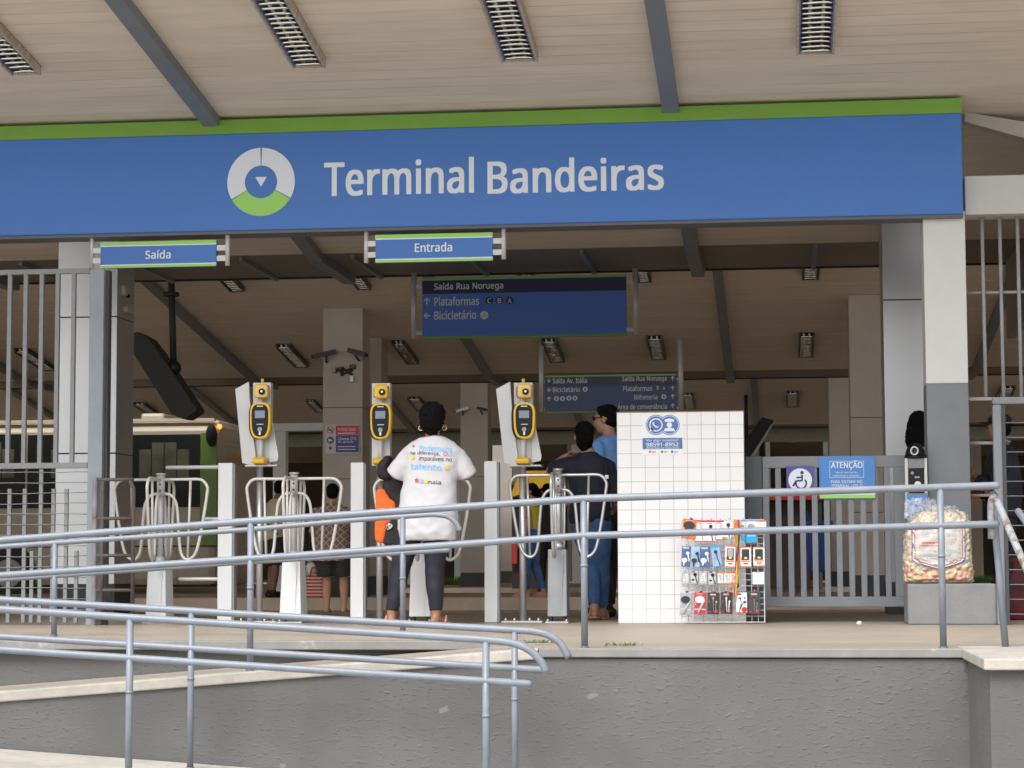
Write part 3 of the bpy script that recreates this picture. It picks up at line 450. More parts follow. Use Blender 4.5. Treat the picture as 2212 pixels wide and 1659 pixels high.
m_orange = mat('orange_print', (.80, .17, .02, 1), .5)
m_purple = mat('purple_print', (.05, .035, .22, 1), .5)
m_paper = mat('white_card', (.78, .78, .77, 1), .5)
m_grey = mat('grey_card', (.30, .31, .32, 1), .5)
# ================================================================== SETTING
S = .136                                       # every roof bay falls away from the street by this slope
YS = 16.9                                      # plane of the big sign
zs = P(1100, 240, YS).z + .03
def bay_hit(px, py, z0, y0):                   # plane z = z0 + S*(y0-Y)
    d = ray(px, py); t = (z0+S*y0-HCAM)/(d.z+S*d.y); return Vector((d.x*t, d.y*t, HCAM+d.z*t))
e1 = bay_hit(850, 545, zs, YS); ZE, Y1 = e1.z, e1.y
G1 = G(549, 601, ZE).y
Y2 = G(800, 812, ZE).y; G2 = G(800, 828, ZE).y
Y3 = Y2+(Y2-Y1); G3 = G2+(Y2-Y1); Y4 = 66.5  # last bay lengthened to keep daylight off the rear wall
print('ROOF', ZE, Y1, G1, Y2, G2, Y3, G3, Y4)
BAYS = [(13.3, Y1), (G1, Y2), (G2, Y3), (G3, Y4)]
def bz(k, Y): return ZE+S*(BAYS[k][1]-Y)
def B(k, px, py): return bay_hit(px, py, ZE, BAYS[k][1])
XL, XR = -26, 24
# ground
struct('street', MB().box(-120, 120, -60, 130, -1.35, -1.15), m_street)
YE = 11.75                                     # front edge of the platform
XJ = G(1168, 1400, 0).x                        # where the ramp meets the platform
xr_edge = P(2082, 1404, YE).x
mb = MB(); mb.box(XJ, 30, YE+.045, 20.7, -.2, 0); mb.box(-30, XJ, 12.95, 20.7, -.2, 0); struct('platform_floor', mb, m_floor)
mb = MB(); mb.box(XJ+.004, xr_edge, YE-.02, YE+.05, -.045, .004); mb.box(-30, XJ, 12.86, 13.0, -.05, .004); struct('platform_kerb', mb, mat('kerb_painted', (.20,.195,.185,1), .75, var=.15, vscale=5, dirt=((.36,.33,.29,1), 5, .62)), bevel=.006)
struct('bus_lane', MB().box(-60, 60, 20.7, 70, -.4, -.17), m_dark_floor)
mb = MB(); mb.box(-60, 60, 29.6, 34.4, -.3, 0); mb.box(-60, 60, 41.5, 66, -.3, 0); struct('island_pavement', mb, mat('island_concrete', (.44,.36,.28,1), .8, var=.18, vscale=1.5))
mb = MB(); mb.box(-60, 60, 20.35, 20.5, .001, .0045); struct('platform_line', mb, mat('yellow_line', (.42,.26,.03,1), .7, var=.3, vscale=8, dirt=((.25,.2,.15,1),9,.5)))
mb = MB(); mb.box(-60, 60, 29.62, 29.75, .001, .0045); mb.box(-60,60,27.4,27.5,-.169,-.1655); mb.box(-60,60,26.2,26.3,-.169,-.1655); struct('island_line', mb, MATS['yellow_line'])
# ramps: (px, py) of the front top edge
zr0 = P(0, 1495, YE).z; xr0 = P(0, 1495, YE).x
def ramp1_z(x): return min(0, zr0*(XJ-x)/(XJ-xr0))
mb = MB()
x_a = -5.2
za = ramp1_z(x_a)
mb.hexa([(x_a, YE+.05, za-.25), (XJ, YE+.05, -.25), (XJ, 12.93, -.25), (x_a, 12.93, za-.25), (x_a, YE+.05, za), (XJ, YE+.05, 0), (XJ, 12.93, 0), (x_a, 12.93, za)])
struct('upper_ramp', mb, m_floor)
mb = MB(); mb.hexa([(x_a, YE-.02, za-.055), (XJ, YE-.02, -.055), (XJ, YE+.16, -.055), (x_a, YE+.16, za-.055), (x_a, YE-.02, za+.004), (XJ, YE-.02, .004), (XJ, YE+.16, .004), (x_a, YE+.16, za+.004)])
struct('ramp_kerb', mb, m_curb, bevel=.008)
zb0 = P(0, 1617, YE).z; zb1 = P(436, 1650, YE).z; xb0 = P(0, 1617, YE).x; xb1 = P(436, 1650, YE).x
sl2 = (zb1-zb0)/(xb1-xb0)
def ramp2_z(x): return zb0+sl2*(x-xb0)
xe = xb0+(-1.15-zb0)/sl2
mb = MB(); mb.hexa([(x_a, 9.9, -1.3), (xe, 9.9, -1.3), (xe, YE-.012, -1.3), (x_a, YE-.012, -1.3), (x_a, 9.9, ramp2_z(x_a)), (xe, 9.9, -1.15), (xe, YE-.012, -1.15), (x_a, YE-.012, ramp2_z(x_a))])
struct('lower_ramp', mb, m_curb)
# retaining walls
t = thing('retaining_wall', 'long dark grey rough rendered wall carrying the platform edge and ramp', 'wall', (0, YE, -1.15))
mb = MB()
N = 2
mb.prism([(x_a, -1.2), (xr_edge+.05, -1.2), (xr_edge+.05, -.052), (XJ, -.052), (x_a, za-.052)], YE, YE+.2); O('wall', mb, m_stucco, t)
mb = MB(); mb.prism([(x_a, -1.2), (XJ+.4, -1.2), (XJ+.4, -.06), (x_a, -.06)], 12.94, 13.2); O('inner_wall', mb, m_stucco, t)
t = thing('end_pier', 'dark rendered pier with a pale stone cap beside the stair, right end of the wall', 'pier', (xr_edge+.5, 11, -1.15))
yb = 10.55
O('pier_body', MB().box(xr_edge+.02, xr_edge+3, yb, YE+.19, -1.2, -.05), m_stucco, t)
O('cap', MB().box(xr_edge-.01, xr_edge+3, yb-.05, YE+.35, -.05, .005), m_curb, t, .008)
# ---------------------------------------------------------------- terminal building
bld = thing('terminal_building', 'open bus terminal hall with falling boarded ceilings, grey beams and clad columns', 'building', (0, 20, 0))
for k, (a, b) in enumerate(BAYS):
    za_, zb_ = bz(k, a), bz(k, b)
    mb = MB(); mb.hexa([(XL, a, za_), (XR, a, za_), (XR, b, zb_), (XL, b, zb_), (XL, a, za_+.18), (XR, a, za_+.18), (XR, b, zb_+.18), (XL, b, zb_+.18)])
    O('ceiling', mb, m_ceil, bld)
for a, b in ((Y1, G1), (Y2, G2), (Y3, G3)):
    mb = MB(); mb.box(XL, XR, a, b, ZE-.002, ZE+.25); O('gutter', mb, m_gutter, bld)
    mb = MB(); mb.box(XL, XR, b-.03, b, ZE-.02, ZE-.002); O('gutter_lip', mb, m_mattblack, bld)
# clerestory above each gutter
for k in (1, 2, 3):
    a = BAYS[k][0]
    for i in range(15): x = XL+i*3.5; O('clerestory_post', MB().box(x, x+.1, a, a+.1, ZE+.25, bz(k, a)), m_beam, bld)
def beam(k, x, wd=.13, ya=None, yb=None):
    a, b = BAYS[k]; ya = ya or a; yb = yb or b
    mb = MB(); dz = .085
    mb.hexa([(x-wd/2, ya, bz(k, ya)-dz), (x+wd/2, ya, bz(k, ya)-dz), (x+wd/2, yb, bz(k, yb)-dz), (x-wd/2, yb, bz(k, yb)-dz),
             (x-wd/2, ya, bz(k, ya)), (x+wd/2, ya, bz(k, ya)), (x+wd/2, yb, bz(k, yb)), (x-wd/2, yb, bz(k, yb))])
    O('beam', mb, m_beam, bld)
xb_1 = B(0, 462, 258).x; xb_2 = B(0, 1450, 232).x; sp = xb_2-xb_1
print('beams', xb_1, xb_2, 'bay2', [round(G(q, 812, ZE).x, 2) for q in (540, 1090, 1578)])
for i in range(-3, 5): beam(0, xb_1+sp*i)
for i in range(-3, 5):                          # the beams run on under the gutter
    x = xb_1+sp*i; O('beam', MB().box(x-.065, x+.065, Y1, G1-.04, ZE-.09, ZE-.003), m_beam, bld)
x2 = [G(q, 812, ZE).x for q in (540, 1090, 1578)]; s2 = (x2[2]-x2[0])/2
for i in range(-3, 6):
    beam(1, x2[0]+s2*i); x = x2[0]+s2*i
    O('beam', MB().box(x-.065, x+.065, Y2, G2-.04, ZE-.09, ZE-.003), m_beam, bld)
    beam(2, x2[0]+s2*i+.3); beam(3, x2[0]+s2*i+.3)
for i in range(-14, 18):                        # small stays across the first gutter
    x = xb_1+.35+i*1.14
    O('gutter_stay', MB().box(x-.02, x+.02, Y1+.05, G1-.05, ZE-.045, ZE-.003), m_beam, bld)
def column(px0, px1, ytop, Y, k, wid=None, dep=.55, joints=(), seam=True):
    x0, x1, _, _ = rect(px0, ytop, px1, 1200, Y); zt = bz(k, Y)
    if wid: x1 = x0+wid
    mb = MB(); z = .28; cuts = [z]+[P(px0, j, Y).z for j in joints]+[zt]
    for a, b in zip(cuts, cuts[1:]): mb.box(x0, x1, Y, Y+dep, a+.004, b-.004)
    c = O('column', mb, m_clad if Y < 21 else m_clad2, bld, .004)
    O('joint', MB().box(x0+.01, x1-.01, Y+.01, Y+dep-.01, .2, zt), m_mattblack, c)
    O('plinth', MB().box(x0-.005, x1+.005, Y-.005, Y+dep+.005, -.17 if Y > 21 else 0, .28), m_plinth, c)
    return x0, x1, zt
c1 = column(122, 251, 540, 19.9, 0, joints=(980, 686))
c2 = column(697, 783, 735, 30.4, 1, joints=(1035, 881))
c3 = column(1838, 1906, 712, 30.2, 1, wid=.57, joints=(1107, 902))
c4 = column(1911, 2001, 500, 19.6, 0, wid=.6, joints=(987, 648))
c5 = column(995, 1054, 878, 43.4, 2, joints=(1030,))
c6 = column(762, 824, 790, 32.2, 1, joints=())
c7 = column(1793, 1845, 866, 43.3, 2, joints=(990,))
c8 = column(1064, 1106, 900, 52, 3, joints=())
c9 = column(-420, -330, 735, 30.4, 1, joints=(881,))
# far lintels and door frames
mb = MB(); mb.box(XL, XR, G3-.3, G3, ZE-.32, ZE-.022); O('lintel', mb, mat('lintel_green', (.30,.31,.24,1), .6, var=.1), bld)
yw = 55.0
mb = MB()
segs = [(-2000, 395), (515, 560), (716, 900), (1062, 1110), (1225, 1640), (1785, 1925), (2030, 2120), (2300, 4000)]
for a, b in segs: mb.box(P(a, 1000, yw).x, P(b, 1000, yw).x, yw, yw+.2, -.17, 4.6)
O('far_wall', mb, mat('far_wall_paint', (.11, .085, .065, 1), .8, var=.2, vscale=.6), bld)
mb = MB(); mb.box(XL*2, XR*2, 66, 66.2, -.2, 6); O('rear_wall', mb, mat('rear_wall_paint', (.10, .075, .05, 1), .8, var=.3, vscale=.5), bld)
def frame(px0, py0, px1, py1, Y, wpx, m, bottom=1262):
    x0, x1, z0, z1 = rect(px0, py0, px1, bottom, Y); t_ = M(wpx, Y); z0 = 0
    mb = MB(); mb.box(x0, x0+t_, Y-.1, Y+.1, z0, z1-t_*.6); mb.box(x1-t_, x1, Y-.1, Y+.1, z0, z1-t_*.6); mb.box(x0-.1, x1+.1, Y-.11, Y+.11, z1-t_*.6, z1)
    return O('door_frame', mb, mat('door_frame_white', (.74, .76, .78, 1), .5), bld, .01)
frame(592, 914, 800, 0, 36.0, 29, None)
frame(1655, 925, 1790, 0, 50, 10, None)
frame(880, 912, 996, 0, 50, 14, None); frame(1110, 910, 1262, 0, 50, 26, None)
# right hand side of the hall
xsw = P(2172, 600, G1).x
mb = MB(); mb.box(xsw, xsw+.08, 17.4, G1, 2.75, bz(0, 17.6)-.02); O('side_cladding', mb, plank_mat('side_boards', (.24,.21,.18,1), .22, 1, .05), bld)
# beam beside the big sign
a0, a1, a2, a3 = P(2084, 242, 17.35), P(2330, 282, 17.35), P(2330, 330, 17.35), P(2084, 263, 17.35)
mb = MB(); mb.prism([(a3.x, a3.z), (a2.x, a2.z), (a1.x, a1.z), (a0.x, a0.z)], 17.35, 17.5); O('edge_trim', mb, mat('edge_trim_paint', (.42,.40,.375,1), .6, var=.1), bld)
# ---------------------------------------------------------------- pillar and white beam beside the sign
x0, x1, z0, z1 = rect(1997, 464, 2088, 828, 17.0)
t = thing('pillar', 'square pillar at the right end of the sign, white above and grey below', 'pillar', ((x0+x1)/2, 17.1, 0))
O('upper_shaft', MB().box(x0, x1, 17.0, 17.34, z0, z1+.03), mat('pillar_white', (.60, .615, .60, 1), .5, var=.05, vscale=2, dirt=((.45,.44,.41,1), 4, .68)), t, .006)
O('lower_shaft', MB().box(x0, x1, 17.0, 17.34, 0, z0), m_grey_gate, t, .006)
XP1 = x1
x0, x1, z0, z1 = rect(2084, 376, 2420, 460, 17.02)
tag(O('lintel_beam', MB().box(x0, x1, 17.02, 17.3, z0, z1), mat('beam_white', (.50, .52, .505, 1), .5, var=.06, vscale=2), None, .006), 'white horizontal beam above the tall right hand railing, beside the blue sign', 'beam')
# ---------------------------------------------------------------- ceiling lights
m_louvre = mat('louvre_mirror', (.85, .86, .84, 1), .12, 1)
m_lamp_frame = mat('lamp_frame', (.16, .19, .33, 1), .45, var=.1)
m_rustedge = mat('rusty_trim', (.42, .36, .30, 1), .6, var=.3, vscale=20, dirt=((.22,.10,.04,1), 14, .55))
m_lampbox = mat('lamp_inside', (.035, .035, .03, 1), .35, .4)
m_tube = mat('fluorescent_tube', (.72, .74, .70, 1), .3)
def ceiling_light(k, pxl, pxr, pynear, pyfar, label, group, xc=None):
    f = B(k, (pxl+pxr)/2, pyfar); wd = M(pxr-pxl, f.y)
    yn = max(B(k, (pxl+pxr)/2, pynear).y if pynear is not None else f.y-1.35, f.y-1.35)
    x0, x1, y0, y1 = f.x-wd/2, f.x+wd/2, yn, f.y
    t = thing('ceiling_light', label, 'light', (f.x, y1, bz(k, y1)), group)
    def zz(y, d): return bz(k, y)-d
    def slab(mb, xa, xb, ya, yb, da, db):
        mb.hexa([(xa, ya, zz(ya, db)), (xb, ya, zz(ya, db)), (xb, yb, zz(yb, db)), (xa, yb, zz(yb, db)), (xa, ya, zz(ya, da)), (xb, ya, zz(ya, da)), (xb, yb, zz(yb, da)), (xa, yb, zz(yb, da))])
    mb = MB(); e = wd*.1
    slab(mb, x0, x1, y0, y1, .001, .006)
    O('housing', mb, m_lampbox, t)
    mb = MB(); slab(mb, x0, x0+e*.6, y0, y1, .006, .075); slab(mb, x1-e*.6, x1, y0, y1, .006, .075); slab(mb, x0+e*.6, x1-e*.6, y1-.015, y1, .006, .07)
    O('frame', mb, m_rustedge if k == 0 else m_lampbox, t)
    mb = MB(); slab(mb, x0+e*.6, x0+e, y0, y1-.02, .006, .068); slab(mb, x1-e, x1-e*.6, y0, y1-.02, .006, .068); O('side_reflector', mb, m_lamp_frame if k == 0 else m_lampbox, t)
    n = max(5, int((y1-y0)/.085)); mb = MB()
    for i in range(n):
        y = y0+(y1-y0)*(i+.6)/n
        rs = []; j_ = random.uniform(-.006, .006); tw = random.uniform(-.25, .25)
        for q in range(9):
            x = x0+e*1.1+(x1-x0-2.2*e)*q/8; sag = .012*sin(pi*q/8*2+tw*5)*1.0
            yy = y+sag*.35+j_
            rs.append([Vector((x, yy-.024, zz(yy, .058-.010*sin(pi*q/8)))), Vector((x, yy-.012, zz(yy, .066))), Vector((x, yy+.020, zz(yy, .030))), Vector((x, yy+.012, zz(yy, .028)))])
        mb.rings(rs)
    O('louvre', mb, m_louvre, t)
    for q in (.33, .67):
        x = x0+(x1-x0)*q; mb = MB(); mb.cyl((x, y0+.03, zz(y0+.03, .02)), (x, y1-.04, zz(y1-.04, .02)), .013, n=8); O('tube', mb, m_tube, t)
ORD = ['leftmost', 'second from the left', 'third from the left', 'fourth from the left', 'fifth from the left', 'sixth from the left', 'seventh from the left']
def light_row(k, rows, text, group):
    for i, r in enumerate(rows): ceiling_light(k, *r, text % ORD[i], group)
light_row(0, [(22, 92, None, 143), (630, 706, None, 127), (1082, 1164, None, 114), (1720, 1802, None, 98)], 'mirror louvred light under the front canopy above the big sign, %s', 'lights under the front canopy')
light_row(1, [(497, 530, 590, 620), (772, 803, 585, 616), (1122, 1158, 572, 597), (1378, 1408, 566, 600), (1732, 1769, 555, 594), ], 'louvred light half hidden behind the first gutter, %s', 'lights behind the first gutter')
light_row(1, [(90, 122, 750, 792), (637, 668, 737, 785), (878, 906, 733, 778), (1188, 1221, 728, 774), (1407, 1440, 724, 768), (1724, 1757, 717, 763)], 'louvred light on the brown ceiling of the second bay, lower row, %s', 'lights in the second bay')
light_row(2, [(325, 352, 866, 896), (683, 702, 862, 884), (900, 928, 856, 882), (1478, 1504, 843, 877), (1698, 1726, 843, 873), (2148, 2180, 833, 862)], 'small louvred light on the dark far ceiling of the third bay, %s', 'lights in the third bay')
light_row(3, [(612, 650, 940, 958), (1702, 1726, 925, 952), (2118, 2140, 918, 946)], 'tiny louvred light on the farthest ceiling, seen under the far lintel, %s', 'lights in the farthest bay')
# ================================================================== SIGNS
Yf = YS
x0 = P(-260, 400, Yf).x; x1 = P(2080, 400, Yf).x
zt = P(1100, 240, Yf).z; zg = P(1100, 272, Yf).z; zb = P(1100, 484, Yf).z
t = thing('terminal_sign', 'long blue fascia sign with a green top band reading Terminal Bandeiras', 'sign', ((x0+x1)/2, Yf, zb))
O('panel', MB().box(x0, x1, Yf, Yf+.28, zb, zg), m_blue, t, .006)
O('green_band', MB().box(x0, x1+.003, Yf-.004, Yf+.28, zg, zt), m_green, t, .006)
O('bottom_trim', MB().box(x0, x1, Yf+.02, Yf+.26, zb-.025, zb), mat('trim_dark', (.10,.11,.13,1), .5), t)
ltext('Terminal', 700, 343, 1024, 421, Yf, m_wsign, t, .030)
ltext('Bandeiras', 1053, 340, 1434, 415, Yf, m_wsign, t, .030)
c = P(564, 393, Yf); c.y = Yf-.004; R = M(77, Yf)*1.0; r0 = M(37, Yf)
gp = .055
O('emblem_segment', MB().disc(c, R, Yf, 24, pi/2+gp*.45, pi*7/6-gp*.3, r0), m_wsign, t)
O('emblem_segment', MB().disc(c, R, Yf, 24, -pi/6+gp*.3, pi/2-gp*.45, r0), m_wsign, t)
O('emblem_segment', MB().disc(c, R, Yf, 24, pi*7/6+gp*.3, pi*11/6-gp*.3, r0), m_lime, t, label='lime green lower third of the ring emblem')
a = M(13, Yf); O('emblem_arrow', MB().prism([(c.x-a, c.z+a*.85), (c.x, c.z-a*.85), (c.x+a, c.z+a*.85)], Yf-.004, Yf), m_wsign, t)
def hung_sign(px0, py0, px1, py1, Y, posts, ptop, pbot, word, wbox, label):
    x0, x1, z0, z1 = rect(px0, py0, px1, py1, Y)
    t = thing('hanging_sign', label, 'sign', ((x0+x1)/2, Y, z0), 'small signs hanging under the fascia')
    O('panel', MB().box(x0, x1, Y, Y+.05, z0+.001, z1), m_blue, t, .004)
    h = z1-z0
    for a, b, m in ((z1-h*.13, z1+.001, m_lime), (z0, z0+h*.09, m_lime), (z1-h*.175, z1-h*.13, m_wsign), (z0+h*.09, z0+h*.13, m_wsign)):
        O('stripe', MB().box(x0-.001, x1+.001, Y-.0025, Y+.001, a, b), m, t)
    for i, p in enumerate(posts):
        x = P(p, py0, Y).x; zt_ = P(p, ptop[i], Y).z; zb_ = P(p, pbot[i], Y).z
        po = O('post', MB().cyl((x, Y+.025, zb_), (x, Y+.025, zt_+.06), M(8.5, Y)*.62), m_alu, t)
        for q in (.30, .70):
            xa, xb2 = (x, x0) if i == 0 else (x1, x)
            O('bracket', MB().box(xa, xb2, Y+.012, Y+.04, z0+h*q-.022, z0+h*q+.022), m_alu, po)
    ltext(word, *wbox, Y-.001, m_wsign, t, .03)
hung_sign(217, 521, 467, 577, 16.95, (197, 490), (503, 500), (578, 573), 'Saída', (314, 540, 369, 559), 'small blue hanging sign reading Saída above the left exit turnstile')
hung_sign(811, 505, 1064, 565, 16.95, (790, 1087), (500, 490), (567, 559), 'Entrada', (896, 524, 977, 544), 'small blue hanging sign reading Entrada in the middle of the entrance')
def arrow(mb, cx, cz, s, ang, y):             # arrow made of a shaft and a chevron head
    R_ = Matrix.Rotation(ang, 2)
    def T(p): q = R_ @ Vector(p); return (cx+q.x*s, cz+q.y*s)
    for poly in ([(-.09,-.5),(.09,-.5),(.09,.32),(-.09,.32)], [(0,.5),(-.42,.08),(-.42,-.14),(0,.27),(.42,-.14),(.42,.08)]):
        mb.prism([T(p) for p in poly], y-.003, y)
def dir_sign(px0, py0, px1, py1, Y, posts, ptop, pbot, label, bands, stripe):
    x0, x1, z0, z1 = rect(px0, py0, px1, py1, Y)
    t = thing('direction_sign', label, 'sign', ((x0+x1)/2, Y, z0), 'direction signs hanging from the gutters')
    h = z1-z0
    for a, b, m in bands: O('panel', MB().box(x0, x1, Y, Y+.06, z0+h*a, z0+h*b), m, t)
    O('stripe', MB().box(x0-.002, x1+.002, Y-.004, Y+.064, z1-h*.0, z1+h*stripe), mat('sign_green_dim', (.19,.42,.15,1), .5), t)
    O('stripe', MB().box(x0-.002, x1+.002, Y-.004, Y+.064, z0-h*.035, z0), m_green, t)
    for i, p in enumerate(posts):
        x = P(p, py0, Y).x; zt_ = P(p, ptop[i], Y).z; zb_ = P(p, pbot[i], Y).z
        po = O('post', MB().cyl((x, Y+.03, zb_), (x, Y+.03, max(zt_, ZE) if Y > Y2 or Y < G1 else bz(1, Y)), M(6, Y)), m_alu, t)
        for q in (.07, .9):
            xa, xb2 = (x, x0) if i == 0 else (x1, x)
            O('bracket', MB().box(xa, xb2, Y+.015, Y+.045, z0+h*q-.02, z0+h*q+.02), m_alu, po)
    return t
Yn = G1-.22
t = dir_sign(912, 602, 1353, 724, Yn, (893, 1372), (603, 585), (731, 722), 'large blue direction sign headed Saída Rua Noruega under the first gutter', [(0, .76, m_navy2), (.76, 1, m_navy)], .05)
for wd, bx in (('Saída Rua Noruega', (938, 610, 1087, 629)), ('Plataformas', (938, 641, 1035, 660)), ('Bicicletário', (938, 671, 1029, 690))): ltext(wd, *bx, Yn-.001, m_pale, t, .025)
mb = MB(); q = P(922, 650, Yn); arrow(mb, q.x, q.z, M(15, Yn), 0, Yn); q = P(922, 682, Yn); arrow(mb, q.x, q.z, M(15, Yn), pi/2, Yn); O('arrows', mb, m_pale, t)
for ch, px in (('C', 1057), ('B', 1079), ('A', 1101)):
    q = P(px, 649, Yn); q.y = Yn-.002; d = O('badge', MB().disc(q, M(8.5, Yn), Yn, 24), m_navy, t)
    ltext(ch, px-4, 644, px+4, 655, Yn-.003, m_pale, d, .03)
q = P(1046, 681, Yn); q.y = Yn-.003; d = O('bicycle_badge', MB().disc(q, M(9, Yn), Yn, 24), m_pale, t)
mb = MB()
for sx in (-1, 1): mb.disc((q.x+sx*M(3.6, Yn), Yn-.005, q.z-M(2, Yn)), M(2.6, Yn), Yn-.003, 14, r0=M(1.9, Yn))
mb.bar((q.x-M(3, Yn), Yn-.004, q.z-M(1, Yn)), (q.x, Yn-.004, q.z+M(3, Yn)), .004, .006); mb.bar((q.x+M(3, Yn), Yn-.004, q.z-M(1, Yn)), (q.x, Yn-.004, q.z+M(3, Yn)), .004, .006)
O('bicycle_symbol', mb, m_grey, d)
Ym = Y2-2.2
t = dir_sign(1177, 813, 1462, 888, Ym, (1169, 1470), (812, 798), (890, 884), 'smaller dark direction sign headed Saída Av. Itália, hanging behind the tiled wall', [(0, .73, m_navy3), (.73, 1, m_navy)], .05)
for wd, bx in (('Saída Av. Itália', (1194, 816, 1268, 828)), ('Bicicletário', (1194, 836, 1253, 847)), ('Saída Rua Noruega', (1344, 812, 1440, 826)), ('Plataformas', (1346, 833, 1409, 845)), ('Bilheteria', (1370, 852, 1420, 863)), ('Área de conveniência', (1334, 870, 1441, 884))):
    ltext(wd, *bx, Ym-.001, m_pale, t, .018)
mb = MB()
for px, py, an in ((1186, 822, pi), (1186, 842, pi), (1186, 861, 0), (1453, 817, 0), (1453, 838, 0), (1453, 856, 0), (1453, 876, 0)):
    q = P(px, py, Ym); arrow(mb, q.x, q.z, M(10, Ym), an, Ym)
O('arrows', mb, m_pale, t)
for px, py in ((1202, 861), (1215, 861), (1229, 860), (1242, 860), (1264, 841), (1434, 857)):
    q = P(px, py, Ym); q.y = Ym-.002; d = O('badge', MB().disc(q, M(5.4, Ym), Ym, 20), m_pale, t)
    O('pictogram', MB().box(q.x-.012, q.x+.012, Ym-.004, Ym-.002, q.z-.022, q.z+.02), m_navy3, d)
for ch, px in (('B', 1421), ('A', 1434)):
    q = P(px, 838, Ym); q.y = Ym-.002; d = O('badge', MB().disc(q, M(5.5, Ym), Ym, 20), m_navy, t)
    ltext(ch, px-2.5, 834, px+2.5, 842, Ym-.003, m_pale, d, .03)
# plaques on the column (no smoking / cameras)
Yp = 30.39
x0, x1, z0, z1 = rect(703, 917, 776, 980, Yp)
t = thing('notice_plaque', 'white plaque with no smoking and camera symbols, red and navy panels on the column', 'sign', ((x0+x1)/2, Yp, z0))
O('plaque', MB().box(x0, x1, Yp-.012, Yp, z0, z1), mat('plaque_white', (.45,.43,.42,1), .5), t)
for bx, m in (((726, 919, 775, 939), m_red), ((726, 940, 775, 977), m_purple)):
    a = rect(*bx, Yp); O('panel', MB().box(a[0], a[1], Yp-.015, Yp-.012, a[2], a[3]), m, t)
ltext('Proibido fumar', 730, 923, 769, 931, Yp-.0155, m_pale, t, .01); ltext('Câmeras CFTV', 730, 944, 770, 951, Yp-.0155, m_pale, t, .01); ltext('em operação', 730, 952, 764, 958, Yp-.0155, m_pale, t, .01)
for y_ in (935, 964, 970): a = rect(730, y_, 768, y_+1.6, Yp); O('text_line', MB().box(a[0], a[1], Yp-.017, Yp-.0152, a[2], a[3]), m_pale, t)
q = P(714, 929, Yp); q.y = Yp-.015; mb = MB(); mb.disc(q, M(8, Yp), Yp-.012, 24, r0=M(6.6, Yp)); mb.bar((q.x-.04, q.y+.001, q.z+.04), (q.x+.04, q.y+.001, q.z-.04), .002, .012); O('no_smoking_ring', mb, m_red, t)
O('cigarette', MB().box(q.x-.03, q.x+.03, Yp-.016, Yp-.0135, q.z-.006, q.z+.006), m_black, t)
q = P(714, 951, Yp); q.y = Yp-.015; d = O('camera_badge', MB().disc(q, M(8, Yp), Yp-.012, 24), m_purple, t)
mb = MB(); mb.bar((q.x-.03, q.y-.002, q.z+.012), (q.x+.028, q.y-.002, q.z-.008), .003, .022); mb.bar((q.x-.01, q.y-.002, q.z-.0), (q.x-.02, q.y-.002, q.z-.03), .003, .012); O('camera_symbol', mb, m_pale, d)
q = P(714, 968, Yp); O('small_square', MB().box(q.x-.017, q.x+.017, Yp-.015, Yp-.012, q.z-.02, q.z+.02), m_purple, t)
# ================================================================== TILED WALL
Yt = 16.8
x0, x1, z0, z1 = rect(1334, 890, 1609, 1345, Yt); z0 = 0
ts = (x1-x0)/9.0
t = thing('tiled_wall', 'free-standing wall covered in white square tiles', 'wall', (x0, Yt, 0))
O('tile_face', MB().box(x0, x1, Yt, Yt+.16, 0, z1), tile_mat('white_tiles', ts), t, .003)
O('top_edge', MB().box(x0-.004, x1+.004, Yt-.004, Yt+.164, z1, z1+.006), mat('terracotta_edge', (.34,.17,.12,1), .8, var=.3), t)
TW = (x0, x1, z1)
# poster on the tiles
Yq = Yt-.002
x0, x1, z0, z1 = rect(1387, 893, 1475, 982, Yq)
t = thing('notice_poster', 'white and blue security phone notice stuck on the tiled wall', 'poster', ((x0+x1)/2, Yq, z0))
O('sheet', MB().box(x0, x1, Yq-.001, Yq+.002, z0, z1), mat('sheet_white', (.76,.77,.78,1), .35), t)
m_pblue = mat('poster_blue', (.07, .16, .40, 1), .45)
a = rect(1388, 946, 1474, 970, Yq); O('blue_panel', MB().box(a[0], a[1], Yq-.003, Yq-.001, a[2], a[3]), m_pblue, t)
ltext('Viu algo suspeito?', 1396, 948, 1466, 955, Yq-.003, m_wsign, t, .014); ltext('98591-8952', 1396, 956, 1466, 964.5, Yq-.003, m_wsign, t, .03); ltext('WhatsApp da Segurança', 1396, 965.5, 1466, 970, Yq-.003, m_wsign, t, .014)
q1, q2 = P(1417, 918, Yq), P(1446, 918, Yq); r = M(22, Yq)
mb = MB(); mb.disc((q1.x, Yq-.0034, q1.z), r, Yq-.001, 32); mb.disc((q2.x, Yq-.003, q2.z), r, Yq-.001, 32); O('blue_circles', mb, m_pblue, t)
mb = MB(); mb.disc((q1.x-.001, Yq-.0048, q1.z), r*.92, Yq-.0034, 32, pi*.22, pi*1.78, r*.86); mb.disc((q2.x+.001, Yq-.0048, q2.z), r*.92, Yq-.003, 32, -pi*.78, pi*.78, r*.86); O('outline', mb, m_wsign, t)
mb = MB(); mb.disc((q1.x, Yq-.006, q1.z), r*.66, Yq-.0034, 28, r0=r*.54); mb.prism([(q1.x-r*.62, q1.z-r*.68), (q1.x-r*.2, q1.z-r*.56), (q1.x-r*.5, q1.z-r*.25)], Yq-.006, Yq-.0034); O('bubble_symbol', mb, m_wsign, t)
mb = MB(); mb.tube([(q1.x-r*.24, Yq-.0055, q1.z+r*.26), (q1.x-r*.22, Yq-.0055, q1.z), (q1.x, Yq-.0055, q1.z-r*.2), (q1.x+r*.26, Yq-.0055, q1.z-r*.22)], [r*.12, r*.09, r*.09, r*.12], 8); O('handset_symbol', mb, m_wsign, t)
